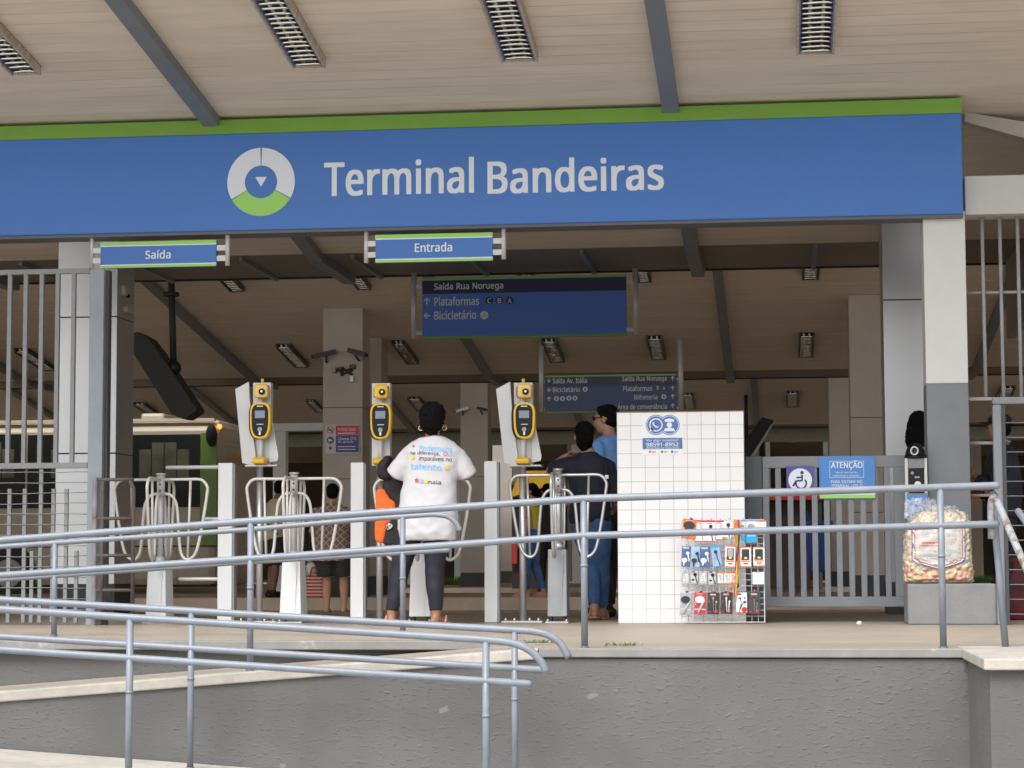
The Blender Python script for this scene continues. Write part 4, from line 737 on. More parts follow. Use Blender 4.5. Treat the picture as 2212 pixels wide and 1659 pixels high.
mb = MB(); mb.disc((q2.x, Yq-.006, q2.z+.0), r*.27, Yq-.003, 20); mb.prism([(q2.x-r*.42, q2.z+r*.3), (q2.x+r*.42, q2.z+r*.3), (q2.x+r*.5, q2.z+r*.52), (q2.x, q2.z+r*.66), (q2.x-r*.5, q2.z+r*.52)], Yq-.006, Yq-.003); mb.prism([(q2.x-r*.55, q2.z-r*.62), (q2.x+r*.55, q2.z-r*.62), (q2.x+r*.45, q2.z-r*.34), (q2.x, q2.z-r*.26), (q2.x-r*.45, q2.z-r*.34)], Yq-.006, Yq-.003); O('guard_symbol', mb, m_wsign, t)
for px, m in ((1404, m_orange), (1430, m_green), (1452, m_pblue)):
    a = rect(px-3, 973, px+3, 979, Yq); O('small_logo', MB().disc(((a[0]+a[1])/2, Yq-.003, (a[2]+a[3])/2), (a[1]-a[0])/2, Yq-.001, 14), m, t)
    a = rect(px+4, 975, px+12, 977.5, Yq); O('text_line', MB().box(a[0], a[1], Yq-.003, Yq-.001, a[2], a[3]), m_grey, t)
# ================================================================== RAILINGS
def curve_pts(pts, n=4):                      # Catmull-Rom through 3-D points
    pts = [Vector(p) for p in pts]; q = [pts[0]*2-pts[1]]+pts+[pts[-1]*2-pts[-2]]; out = []
    for i in range(1, len(q)-2):
        for k in range(n):
            t = k/n; a, b, c, d = q[i-1], q[i], q[i+1], q[i+2]
            out.append(.5*((2*b)+(c-a)*t+(2*a-5*b+4*c-d)*t*t+(3*b-3*c+d-a)*t**3))
    return out+[pts[-1]]
def line(pts, Y): return [P(x, y, Y) for x, y in pts]
def zat(pl, x):
    for a, b in zip(pl, pl[1:]):
        if min(a.x, b.x) <= x <= max(a.x, b.x): return a.z+(b.z-a.z)*(x-a.x)/(b.x-a.x)
    return pl[-1].z
def railing(label, Y, top, low, posts, r, rp, m, hook=None, hook_low=None, clamp=True):
    tp, lp = line(top, Y), line(low, Y)
    t = thing('handrail', label, 'railing', (P(posts[1][0], 1300, Y).x, Y, -.3), 'grey tube handrails of the ramps')
    path = tp+(line(hook, Y) if hook else [])
    if hook: path = tp[:-1]+curve_pts([tp[-1]]+line(hook, Y), 5)
    O('top_rail', MB().tube(path, r, 14, round_ends=not hook), m, t)
    O('lower_rail', MB().tube(lp, r*.96, 14, round_ends=True), m, t)
    for px, zb_ in posts:
        x = P(px, 1250, Y).x; zb2 = zb_(x) if callable(zb_) else zb_
        zt_ = zat(tp, x)
        p = O('post', MB().tube([(x, Y+.001, zb2), (x, Y+.001, zt_)], rp, 14), m, t)
        O('weld_collar', MB().cyl((x, Y+.001, zat(lp, x)-.17), (x, Y+.001, zat(lp, x)-.155), rp*1.12, n=14), m, p)
        O('foot_collar', MB().cyl((x, Y+.001, zb2), (x, Y+.001, zb2+.012), rp*1.35, n=14), m_rail_w, p)
    return t
YA, YB, YCb, YCf = YE+.07, 13.75, 11.45, 10.15
railing('grey tube railing along the front platform edge with three posts, past the snack bag', YA,
        [(-420, 1200), (0, 1167), (549, 1125), (1262, 1077), (2152, 1049)], [(-420, 1277), (0, 1243), (536, 1207), (1262, 1157), (2152, 1132)],
        [(-330, lambda x: ramp1_z(x)), (541, lambda x: ramp1_z(x)), (1262, 0), (2035, 0)], .0205, .0185, m_rail)
railing('slimmer grey railing behind the upper ramp, hooked end by the woman in white', YB,
        [(-420, 1212), (0, 1181), (536, 1144), (768, 1123), (935, 1111)], [(-420, 1287), (0, 1252), (536, 1214), (968, 1188)],
        [(-330, 0), (118, 0), (870, 0)], .0175, .0185, m_rail, hook=[(965, 1115), (984, 1128), (994, 1147)])
railing('grey railing at the back of the lower ramp, top tube curling down right', YCb,
        [(-420, 1270), (0, 1295), (436, 1321), (851, 1346), (1146, 1363)], [(-420, 1350), (0, 1375), (586, 1411), (1172, 1447)],
        [(-200, ramp2_z), (414, ramp2_z), (1111, ramp2_z)], .0195, .0175, m_rail, hook=[(1180, 1370), (1210, 1389), (1229, 1421)])
railing('nearest grey railing along the lower ramp, its worn top tube curling down', YCf,
        [(-420, 1289), (0, 1316), (546, 1351), (1036, 1381)], [(-420, 1376), (0, 1403), (586, 1441), (1142, 1477)],
        [(-300, ramp2_z), (282, ramp2_z), (1049, ramp2_z)], .0185, .0175, m_rail, hook=[(1100, 1388), (1140, 1402), (1165, 1424), (1181, 1452)])
# stair railing at the right edge
Yr = YA+.02
t = thing('stair_handrail', 'worn grey stair railing sloping down at the right edge of the picture', 'railing', (P(2160, 1380, Yr).x, Yr, 0))
q0, q1 = P(2141, 1075, Yr), P(2215, 1300, Yr)
tx = [q0+Vector((0, .02, -.22)), q0+Vector((0, .01, -.05)), q0+Vector((.012, 0, 0)), q0+Vector((.035, -.02, -.035)), q1+Vector((.0, -.75, 0)), q1+Vector((.12, -2.2, -.62))]
O('top_rail', MB().tube(curve_pts(tx, 4), .02, 12), mat('rail_peeling', (.25,.26,.28,1), .6, var=.2, vscale=12, dirt=((.13,.085,.06,1), 10, .52)), t)
q2, q3 = P(2200, 1105, Yr+.1), P(2240, 1215, Yr+.1)
O('lower_rail', MB().tube([q2, q3+Vector((.05, -.9, -.1))], .019, 12, round_ends=True), m_rail, t)
qb, qt = P(2172, 1393, YA+.15), P(2147, 1105, YA+.15)
O('post', MB().tube([(qb.x, qb.y, 0), (qt.x, qt.y, qt.z)], .019, 12), m_rail, t)
O('strut', MB().tube([P(2130, 1133, YA+.1), P(2158, 1133, YA+.1)], .012, 10), m_rail, t)
# ================================================================== LEFT FENCE
Yl = 16.35
t = thing('bar_fence', 'tall grey bar fence with wire mesh below, left of the exit turnstile', 'fence', (P(60, 1300, Yl).x, Yl, 0))
xL, xR_ = P(-420, 800, Yl).x, P(192, 800, Yl).x
za_, zm = P(90, 587, Yl).z, P(90, 1006, Yl).z
O('rail', MB().box(xL, xR_, Yl-.012, Yl+.03, za_-.02, za_+.02), m_fence, t, .003); O('rail', MB().box(xL, xR_, Yl-.012, Yl+.03, zm-.022, zm+.022), m_fence, t, .003)
pitch = M(36.1, Yl)*1.03
xb0_ = P(19, 800, Yl).x
for i in range(-12, 5):
    x = xb0_+pitch*i
    if x > xL: O('bar', MB().box(x-.016, x+.016, Yl-.01, Yl+.022, zm+.022, za_-.02), m_fence, t)
for px, top in ((-118, 1056), (-84, 1056), (-50, 1011), (-16, 1056), (18, 1056), (51, 1056), (86, 1011), (113, 1056), (141, 1056), (164, 1190), (68, 1190)):
    x = P(px, 1200, Yl).x; O('lower_bar', MB().box(x-.0145, x+.0145, Yl+.001, Yl+.025, .02, P(px, top, Yl).z), m_fence, t)
for i in range(14):
    z = zm-.05-i*.082; pts = []
    for k in range(25):
        x = xL+(xR_-xL)*k/24; pts.append((x, Yl-.004, z+.002*sin(k*1.7+i*2.1)+.003*sin(k*.5+i)))
    if z > .05: O('wire', MB().tube(pts, .0035, 6), m_fence, t)
x0, x1, z0, z1 = rect(192, 583, 223, 1350, Yl)
O('end_post', MB().box(x0, x1, Yl-.03, Yl+.12, 0, z1), m_grey_gate if False else mat('post_grey', (.22,.24,.27,1), .5, var=.12, vscale=3, dirt=((.2,.2,.2,1),5,.64)), t, .004)
O('dark_slot', MB().box(x1, x1+M(7, Yl), Yl+.02, Yl+.1, 0, z1), m_dark, t)
t = thing('side_gate', 'low rusty tube gate beside the fence end post', 'gate', (P(240, 1340, Yl).x, Yl-.06, 0))
Yz = Yl-.075
x0 = P(204, 1200, Yz).x; x1 = P(287, 1200, Yz).x
O('hinge_post', MB().tube([(x0, Yz, 0), (x0, Yz, P(204, 1035, Yz).z)], .02, 12, round_ends=True), mat('peeling_post', (.19,.19,.2,1), .7, var=.3, vscale=8, dirt=((.20,.09,.05,1), 9, .56)), t)
for yy in (1036, 1120, 1200, 1275, 1335):
    z = P(240, yy, Yz).z; O('crossbar', MB().tube([(x0, Yz, z), (x1, Yz, z)], .0135, 10), m_rust, t)
O('end_bar', MB().tube([(x1, Yz, .03), (x1, Yz, P(287, 1055, Yz).z), (x1-.03, Yz, P(287, 1038, Yz).z)], .017, 10), m_rust, t)
O('middle_bar', MB().tube([(x0+.06, Yz, .03), (x0+.06, Yz, P(287, 1036, Yz).z)], .014, 10), m_rust, t)
# ================================================================== RIGHT FENCE AND MESH GATE
Yk = 17.15
t = thing('tall_railing', 'tall grey railing of widely spaced bars right of the white and grey pillar', 'fence', (P(2150, 900, Yk).x, Yk, 1.2))
zt_, zb_ = P(2150, 458, Yk).z, P(2150, 858, Yk).z
xa, xb = P(2091, 800, Yk).x, P(2420, 800, Yk).x
for i in range(9):
    x = P(2126, 700, Yk).x+i*M(37, Yk); O('bar', MB().cyl((x, Yk, zb_), (x, Yk, zt_), .0145, n=10), mat('bar_grey', (.32,.32,.335,1), .5, var=.15, vscale=10), t)
z = P(2150, 631, Yk).z; O('rail', MB().cyl((xa, Yk+.02, z), (xb, Yk+.02, z), .012, n=10), MATS['bar_grey'], t)
O('rail', MB().box(xa, xb, Yk-.015, Yk+.03, zb_-.025, zb_), MATS['bar_grey'], t)
for yy in (957, 1000+170): 
    z = P(2120, yy if yy < 1100 else 1040, Yk).z
for yy in (960, 1338-0):
    pass
z = P(2120, 957, Yk).z; O('rail', MB().cyl((xa, Yk+.02, z), (P(2146, 957, Yk).x, Yk+.02, z), .014, n=10), MATS['bar_grey'], t)
z = P(2120, 1216-115, Yk).z; O('rail', MB().cyl((xa, Yk+.02, P(2120,1070,Yk).z), (P(2146, 957, Yk).x, Yk+.02, P(2120,1070,Yk).z), .012, n=10), MATS['bar_grey'], t)
Yj = 16.25
t = thing('mesh_gate', 'grey framed gate strung with horizontal wires at the right edge', 'gate', (P(2180, 1300, Yj).x, Yj, 0))
x0, x1 = P(2147, 1000, Yj).x, P(2166, 1000, Yj).x; zt_ = P(2180, 857, Yj).z; x2_ = P(2420, 900, Yj).x
O('frame', MB().box(x0, x1, Yj, Yj+.07, 0, zt_-.055).box(x0, x2_, Yj, Yj+.07, zt_-.055, zt_).box(x2_-.07, x2_, Yj, Yj+.07, 0, zt_-.055), m_grey_gate, t, .012)
O('inner_stile', MB().box(x1, x1+.028, Yj+.02, Yj+.06, 0, zt_-.055), m_dark, t)
for i in range(15):
    z = zt_-.19-i*.108
    if z > .05: O('wire', MB().tube([(x1+.02, Yj+.03, z), (x2_-.06, Yj+.03, z-.004)], .004, 6), m_fence, t)
# ================================================================== SWING GATE (accessible entrance)
Yg = 17.15
x0, x1, z0, z1 = rect(1609, 985, 1960, 1311, Yg)
t = thing('slatted_gate', 'wide grey metal gate of vertical slats right of the tiled wall', 'gate', (x0, Yg, 0))
xs = P(1648, 1100, Yg).x
O('hinge_post', MB().box(x0+.01, xs-.004, Yg-.02, Yg+.08, .02, P(1625, 986, Yg).z), mat('gate_dark', (.075,.09,.10,1), .5, var=.15), t, .005)
zo1, zo0 = P(1800, 1010, Yg).z, P(1800, 1289, Yg).z
mb = MB(); mb.box(xs, x1, Yg, Yg+.05, zo1, z1); mb.box(xs, x1, Yg, Yg+.05, z0, zo0); mb.box(xs, P(1662, 1100, Yg).x, Yg, Yg+.05, zo0, zo1); mb.box(P(1932, 1100, Yg).x, x1, Yg, Yg+.05, zo0, zo1)
O('frame', mb, m_grey_gate, t, .004)
for i in range(10):
    px = 1676+i*26.2; a, b = P(px-.0, 1150, Yg).x, P(px+12.5, 1150, Yg).x; O('slat', MB().box(a, b, Yg+.004, Yg+.045, zo0, zo1), m_grey_gate, t, .003)
# accessible sign
Yh = Yg-.012
x0, x1, z0, z1 = rect(1699, 1007, 1758, 1066, Yh)
t = thing('wheelchair_sign', 'square purple sign with a white wheelchair symbol on the slatted gate', 'sign', ((x0+x1)/2, Yh, z0))
O('plate', MB().box(x0, x1, Yh-.004, Yh+.008, z0, z1), mat('plate_purple', (.085,.06,.32,1), .4), t)
c = Vector(((x0+x1)/2, Yh-.006, (z0+z1)/2-.002)); r = M(25, Yh)
d = O('disc', MB().disc(c, r, Yh-.004, 36), m_wsign, t)
mb = MB(); s = r/25; cc = (c.x, c.z)
def pt(a, b): return (c.x+a*s, Yh-.0075, c.z+b*s)
mb.disc((c.x+4*s, Yh-.009, c.z+16*s), 3.6*s, Yh-.006, 16)
mb.tube([pt(4, 11), pt(4, -1), pt(-9, -2), pt(-15, -13)], 2.0*s, 8); mb.tube([pt(4, 6), pt(-8, 5)], 1.5*s, 8)
mb.tube([(c.x+(2+11*cos(th))*s, Yh-.0075, c.z+(-7+11*sin(th))*s) for th in [radians(-190+q*13) for q in range(19)]], 1.7*s, 8)
O('wheelchair_symbol', mb, mat('plate_purple2', (.035,.025,.12,1), .4), d)
x0, x1, z0, z1 = rect(1770, 986, 1890, 1077, Yh)
t = thing('attention_sign', 'blue sign headed ATENÇÃO hanging on the slatted gate', 'sign', ((x0+x1)/2, Yh, z0))
m_sb = mat('sky_sign_blue', (.06, .22, .58, 1), .4)
O('plate', MB().box(x0, x1, Yh-.006, Yh+.004, z0, z1), m_sb, t)
O('stripe', MB().box(x0, x1, Yh-.008, Yh-.006, z0+.003, z0+.03), m_lime, t); O('stripe', MB().box(x0, x1, Yh-.008, Yh-.006, z0+.03, z0+.044), m_wsign, t); O('stripe', MB().box(x0, x1, Yh-.008, Yh-.006, z0+.044, z0+.056), m_purple, t)
ltext('ATENÇÃO', 1795, 995, 1863, 1015, Yh-.007, m_wsign, t, .03); ltext('Idosos sem cartão,', 1805, 1018, 1853, 1023, Yh-.007, m_wsign, t, .012); ltext('cadeirantes e visitantes,', 1800, 1025, 1858, 1030, Yh-.007, m_wsign, t, .012)
ltext('PARA ENTRAR NO', 1795, 1037, 1863, 1044, Yh-.007, m_wsign, t, .012); ltext('TERMINAL USE O', 1795, 1046, 1863, 1053, Yh-.007, m_wsign, t, .012); ltext('INTERFONE', 1803, 1056, 1855, 1063, Yh-.007, m_wsign, t, .012)
a = rect(1792, 996, 1866, 1032, Yh); mb = MB(); e = .003
mb.box(a[0], a[1], Yh-.0075, Yh-.006, a[3]-e, a[3]).box(a[0], a[1], Yh-.0075, Yh-.006, a[2], a[2]+e).box(a[0], a[0]+e, Yh-.0075, Yh-.006, a[2]+e, a[3]-e).box(a[1]-e, a[1], Yh-.0075, Yh-.006, a[2]+e, a[3]-e); O('border', mb, m_wsign, t)
# intercom with dome camera
Yi = 16.86
x0, x1, z0, z1 = rect(1958, 990, 2000, 1066, Yi)
t = thing('intercom', 'grey and black intercom box with a dark dome camera on top', 'intercom', ((x0+x1)/2, Yi, z0))
zm_ = P(1980, 1012, Yi).z
O('bracket', MB().box(x0-.01, x0+.012, Yi-.01, Yi+.09, P(1980,1060,Yi).z-.2, z1).box(x1-.012, x1+.01, Yi-.01, Yi+.09, P(1980,1060,Yi).z-.2, z1), m_alu, t)
O('cap', MB().box(x0+.014, x1-.014, Yi-.03, Yi+.09, zm_, z1), m_grey_gate, t, .004)
b = O('unit', MB().box(x0+.016, x1-.016, Yi-.02, Yi+.08, z0, zm_), m_black, t, .004)
xc = (x0+x1)/2
O('button', MB().disc((xc+.01, Yi-.028, P(1980, 1047, Yi).z), .026, Yi-.02, 20), m_steel, b); O('lens', MB().disc((xc-.03, Yi-.025, P(1980, 1022, Yi).z), .012, Yi-.02, 16), m_grey, b)
O('speaker_slot', MB().box(xc-.012, xc+.024, Yi-.024, Yi-.02, P(1980, 1033, Yi).z, P(1980, 1029, Yi).z), m_grey, b)
mb = MB(); rs = []
for i in range(9):
    th = pi/2*i/8*.98; rs.append([Vector((xc+.078*cos(th)*cos(2*pi*j/20), Yi+.03+.078*cos(th)*sin(2*pi*j/20), z1+.02+.1*sin(th))) for j in range(20)])
mb.cyl((xc, Yi+.03, z1), (xc, Yi+.03, z1+.02), .085, n=20); mb.rings(rs); d = O('dome', mb, m_black, t)
O('lens_ring', MB().tube([(xc-.012+.026*cos(a), Yi-.045-.004*sin(a), z1+.055+.03*sin(a)) for a in [2*pi*k/16 for k in range(16)]], .0075, 8, closed=True), m_steel, d)
x0, x1, z0, z1 = rect(1961, 1070, 2003, 1125, Yi-.02)
t = thing('small_blue_sign', 'small blue sign under the intercom half covered by the snack bag', 'sign', ((x0+x1)/2, Yi, z0))
O('plate', MB().box(x0, x1, Yi-.03, Yi-.02, z0, z1), m_sb, t); O('stripe', MB().box(x0, x1, Yi-.032, Yi-.03, z0, z0+.02), m_lime, t); O('symbol', MB().disc(((x0+x1)/2, Yi-.033, z1-.045), .025, Yi-.03, 20), m_wsign, t)
O('support', MB().box(x0-.006, x1+.01, Yi-.018, Yi+.06, 0, z1+.02), m_grey_gate, t)
# concrete block
Yc = 16.3
x0, x1, z0, z1 = rect(1961, 1261, 2153, 1344, Yc)
CB = (x0, x1, z1)
mb = MB(); mb.box(x0, x1, Yc, Yc+.5, 0, z1)
tag(O('concrete_block', mb, m_concrete, None, .012), 'low grey concrete block under the bag of snacks', 'block')
# ================================================================== TURNSTILES
YT = 17.0
def arm(ang, hub_z, name, t, mat_, loop=True):
    pr = [(.03,0),(.20,0),(.31,0),(.355,-.018),(.382,-.06),(.384,-.10),(.355,-.30),(.33,-.44),(.305,-.555),(.275,-.615),(.225,-.645),(.185,-.62),(.162,-.55),(.15,-.40),(.135,-.23),(.115,-.165),(.08,-.125),(.03,-.115)]
    o = org(t); ca, sa = cos(ang), sin(ang)
    def W(p): return Vector((o.x+p[0]*ca, o.y+p[0]*sa, o.z+hub_z+p[1]))
    mb = MB(); mb.tube(curve_pts([W(p) for p in pr], 3), .0125, 10); mb.tube([W((.245, 0)), W((.225, -.645))], .0105, 8)
    return O(name, mb, mat_, t)
def turnstile(px, pybase, pyhub, label, box_m, m, w_top, w_bot, pytop, rot, tall=True):
    b = P(px, pybase, YT); t = thing('turnstile', label, 'turnstile', (b.x, YT, 0), 'turnstiles in the entrance row')
    hz = P(px, pyhub, YT).z; zt_ = P(px, pytop, YT).z
    for k in range(4): arm(rot+k*pi/2, hz, 'arm', t, mat('arm_paint', (.68, .665, .64, 1), .35, .2, var=.05, vscale=6, dirt=((.45,.40,.34,1), 9, .66)) if m is m_alu else m)
    O('pole', MB().cyl((b.x, YT, zt_-.05), (b.x, YT, hz+.03), .024), m, t)
    O('hub', MB().cyl((b.x, YT, hz-.14), (b.x, YT, hz+.035), .033).cyl((b.x, YT, hz+.035), (b.x, YT, hz+.05), .04), m, t); O('collar', MB().cyl((b.x, YT, zt_), (b.x, YT, zt_+.06), .046, .034), m, t)
    mb = MB(); wt, wb, dt = w_top/2, w_bot/2, .13
    mb.hexa([(b.x-wb, YT-.12, .05), (b.x+wb, YT-.12, .05), (b.x+wb, YT+.12, .05), (b.x-wb, YT+.12, .05), (b.x-wt, YT-.1, zt_), (b.x+wt, YT-.1, zt_), (b.x+wt, YT+.1, zt_), (b.x-wt, YT+.1, zt_)])
    p = O('pedestal', mb, box_m, t, .006)
    mb = MB(); mb.prism([(b.x-wb*.0-.0, .07), (b.x+wb*.45, .07), (b.x+wt*.72, zt_-.03), (b.x+wt*.66, zt_-.03)], YT-.122, YT-.11); O('fold', mb, box_m, p)
    O('foot', MB().box(b.x-wb*.8, b.x-wb*.6, YT-.08, YT+.02, 0, .05).box(b.x+wb*.5, b.x+wb*.75, YT-.08, YT+.02, 0, .05), m_dark, t)
    O('base_plate', MB().box(b.x-wb*1.15, b.x+wb*1.15, YT-.16, YT+.16, .001, .012), m_steel, t)
    for sx in (-1, 1): O('bolt', MB().cyl((b.x+sx*wb*.95, YT-.13, .012), (b.x+sx*wb*.95, YT-.13, .03), .009, n=8), m_steel, t)
    for q in (.04, .09): O('bolt', MB().cyl((b.x+.006, YT-.052, hz-q), (b.x+.006, YT-.04, hz-q), .008, n=8), m_dark, t)
    return t
turnstile(345, 1340, 1036, 'white turnstile under the Saída sign, beside the rusty side gate', m_white, m_alu, .142, .17, 1218, 0)
turnstile(634, 1340, 1034, 'white turnstile between the left pair of white bollard posts, by the first yellow reader', m_white, m_alu, .142, .175, 1206, 0)
turnstile(912, 1340, 1034, 'turnstile mostly hidden in front of the woman in the white shirt', m_white, m_alu, .14, .17, 1190, 0)
turnstile(1207, 1342, 1026, 'bare grey metal turnstile next to the tiled wall', mat('zinc_grey', (.30,.315,.33,1), .4, .5, var=.1), m_steel, .145, .155, 1187, -.04)
# square white posts
def white_post(px0, px1, pytop, label):
    x0, x1, _, z1 = rect(px0, pytop, px1, 1340, YT+.05)
    t = thing('barrier_post', label, 'post', ((x0+x1)/2, YT+.05, 0), 'square white posts between the turnstiles')
    O('shaft', MB().box(x0, x1, YT+.05, YT+.05+(x1-x0), .0, z1), m_white, t, .006)
    O('side_plate', MB().box(x1, x1+.014, YT+.07, YT+.05+(x1-x0)-.01, 0, z1-.01), m_grey, t)
    return t, x0
t, xw = white_post(470, 501, 1000, 'square white post with three horizontal white bars pointing left')
for yy, px in ((1009, 362), (1121, 443), (1251, 389)):
    z = P(470, yy, YT+.1).z; O('side_bar', MB().tube([(P(px, yy, YT+.1).x, YT+.1, z), (xw, YT+.1, z)], .017, 12, round_ends=True), m_alu, t)
white_post(757, 785, 999, 'square white post left of the woman in the white shirt, by the orange bag')
white_post(1046, 1074, 996, 'square white post right of the woman in the white shirt, below the third yellow reader')
# card readers
def reader(px, y0, cover, label, pale):
    Y = YT+.05; c = P(px, 1340, Y).x
    t = thing('card_reader', label, 'card reader', (c, Y, 0), 'yellow card readers above the turnstiles')
    def X(a): return c+M(a, Y)
    def Z(b): return P(px, y0+b, Y).z              # b: px below the top of the housing
    O('pole', MB().cyl((c, Y, .012), (c, Y, Z(180)), .027), m_steel, t)
    O('base_plate', MB().box(c-.16, c+.16, Y-.1, Y+.1, .001, .014), m_steel, t)
    for sx in (-.13, -.06, .06, .13): O('bolt', MB().cyl((c+sx, Y-.07, .012), (c+sx, Y-.07, .036), .010, n=8), m_steel, t)
    h = O('housing', MB().box(X(-19), X(22), Y+.02, Y+.1, Z(181), Z(2)), m_alu, t, .004)
    if cover:
        mb = MB(); mb.hexa([(X(-13), Y-.16, Z(178)), (X(-8), Y-.15, Z(178)), (X(-18), Y+.1, Z(178)), (X(-22), Y+.1, Z(178)),
                            (X(-58), Y-.22, Z(18)), (X(-53), Y-.21, Z(18)), (X(-21), Y+.09, Z(0)), (X(-25), Y+.09, Z(0))])
        mb2 = MB(); mb2.prism([(X(-26), Z(0)), (X(-57), Z(16)), (X(-40), Z(176)), (X(-12), Z(184)), (X(-8), Z(170)), (X(-20), Z(80))], Y-.012, Y+.008)
        O('open_cover', mb2, m_alu, t, .003); mb.bm.free()
        mb = MB(); mb.prism([(X(20), Z(70)), (X(24), Z(72)), (X(42), Z(162)), (X(40), Z(172)), (X(20), Z(176))], Y-.002, Y+.018); O('side_cover', mb, m_alu, t, .003)
        O('shelf', MB().box(X(-30), X(42), Y-.06, Y+.11, Z(184), Z(181)), m_alu, t)
        O('knob', MB().cyl((X(1), Y+.05, Z(2)), (X(1), Y+.05, Z(-7)), .013), m_yellow, t)
    my = mat('pale_yellow_plastic', (.80, .53, .14, 1), .4) if pale else m_yellow
    # small camera head
    mb = MB(); mb.box(X(-7), X(24), Y-.13, Y-.03, Z(38), Z(8)); hd = O('camera_head', mb, my, t, .022)
    mb = MB(); mb.box(X(-11), X(18), Y-.06, Y+.0, Z(36), Z(10)); O('back_shell', mb, m_mattblack, hd, .015)
    O('lens', MB().cyl((X(12), Y-.145, Z(25)), (X(12), Y-.128, Z(25)), .026, n=20), m_black, hd)
    O('lens_glint', MB().cyl((X(12), Y-.149, Z(24.5)), (X(12), Y-.144, Z(24.5)), .009, n=14), m_steel, hd)
    O('tube', MB().cyl((X(3), Y-.03, Z(186)), (X(3), Y-.03, Z(15)), .018), m_white, t)
    # oval terminal
    def oval(k, top=48, bot=126, wt=25.5, wb=21, cx=9):
        cz = (top+bot)/2; hh = (bot-top)/2*k; pts = []
        for i in range(40):
            a = 2*pi*i/40; s_ = sin(a); c_ = cos(a); wd = ((wt+wb)/2+(wt-wb)/2*s_)*(1 if k == 1 else k)
            pts.append((X(cx+wd*math.copysign(abs(c_)**.62, c_)), P(px, y0+cz-hh*math.copysign(abs(s_)**.62, s_), Y).z))
        return pts
    tm = O('terminal', MB().prism(oval(1), Y-.15, Y-.07), my if False else m_yellow, t, .012)
    O('back_shell', MB().prism([(x-.025, z) for x, z in oval(1.0)], Y-.085, Y-.02), m_mattblack, tm, .01)
    face = O('face', MB().prism(oval(.88, wt=23.5, wb=18.5), Y-.154, Y-.148), m_black, tm)
    a = [X(-2), X(20), Z(82), Z(66)]; O('screen', MB().box(a[0], a[1], Y-.1565, Y-.154, a[2], a[3]), mat('screen_grey', (.17,.19,.25,1), .4, emit=((.22,.25,.36,1), .12)), tm)
    O('card_symbol', MB().disc((X(9), Y-.157, Z(106)), M(5, Y), Y-.154, 18), m_grey, tm); O('card_symbol', MB().box(X(7), X(11), Y-.1565, Y-.154, Z(118), Z(110)), m_steel, tm)
    O('caption', MB().box(X(2), X(16), Y-.1562, Y-.154, Z(57.5), Z(55.5)).box(X(2), X(17), Y-.1562, Y-.154, Z(96), Z(94.5)), m_pale, tm)
    mb = MB(); mb.prism_x([(Y-.13, Z(178)), (Y+.0, Z(181)), (Y+.0, Z(166)), (Y-.09, Z(165)), (Y-.14, Z(170))], X(-10), X(18)); O('tray', mb, m_yellow, t, .008)
reader(560, 824, True, 'leftmost yellow card reader on a pole with an open grey cover, beside the bus', True)
reader(820, 825, False, 'yellow card reader without an open cover, above the orange bag', False)
reader(1130, 824, True, 'yellow card reader with an open grey cover, right of the woman in white', True)
# ================================================================== BUS
YBus = 37.0
m_cream = mat('bus_cream', (.40, .345, .255, 1), .4, var=.05, vscale=1)
m_busgreen = mat('bus_green', (.12, .22, .018, 1), .4, var=.2, vscale=2)
m_glass = mat('bus_glass', (.008, .008, .009, 1), .25, spec=.15)
x1 = P(468, 1100, YBus).x; x0 = x1-13; zt = P(200, 906, YBus).z; zb = P(200, 1268, YBus).z
yb0, yb1 = YBus, YBus+2.55
t = thing('city_bus', 'cream city bus with a green corner band and Goiânia lettering parked behind the exit', 'bus', ((x0+x1)/2, YBus+1.2, -.17))
pts = [(yb0, zb), (yb1, zb), (yb1, zt-.25), (yb1-.12, zt-.06), (yb1-.35, zt), (yb0+.35, zt), (yb0+.12, zt-.05), (yb0+.01, zt-.22)]
O('body', MB().prism_x(pts, x0, x1), m_cream, t, .14)
def side(px0, py0, px1, py1, m, nm, d=.012):
    a = rect(px0, py0, px1, py1, YBus); return O(nm, MB().box(a[0], a[1], YBus-d, YBus+.03, a[2], a[3]), m, t)
for a_, b_ in ((250, 432), (60, 244), (-130, 54), (-330, -136)): 
    wdw = side(a_, 939, b_, 1060, m_glass, 'window')
    q = rect(a_+50, 956, b_-22, 1032, YBus)
    mb = MB(); w4 = (q[1]-q[0])/4
    for i in range(4): mb.box(q[0]+i*w4+.01, q[0]+(i+1)*w4-.01, YBus-.014, YBus-.012, q[2], q[3]-(.12 if i in (0, 3) else 0))
    O('pane_view', mb, mat('pane_interior', (.13,.125,.085,1), .6, var=.45, vscale=3), wdw)
side(-330, 1060, 432, 1098, m_mattblack, 'dark_belt', .008)
side(433, 935, 468, 1178, m_busgreen, 'green_band', .014)
side(-330, 1180, 468, 1183, m_mattblack, 'seam', .006); side(380, 1183, 382, 1262, m_grey, 'seam', .006)
q = P(460, 941, YBus); O('mirror', MB().ell((q.x, YBus-.1, q.z), .10, .12, .2), m_mattblack, t)
q = P(468, 921, YBus); O('marker_lamp', MB().ell((q.x+.03, YBus+.08, q.z), .045, .045, .045), mat('amber_lamp', (.9,.2,.02,1), .3, emit=((1,.18,.02,1), 2)), t)
a = rect(-330, 905, 462, 912, YBus); O('gutter_trim', MB().box(a[0], a[1], YBus+.02, YBus+.12, a[2]-.02, a[3]-.02), m_cream, t)
a = rect(282, 897, 334, 908, YBus); O('roof_unit', MB().box(a[0], a[1], YBus+.6, YBus+1.8, zt-.02, a[3]+.08), m_cream, t, .05)
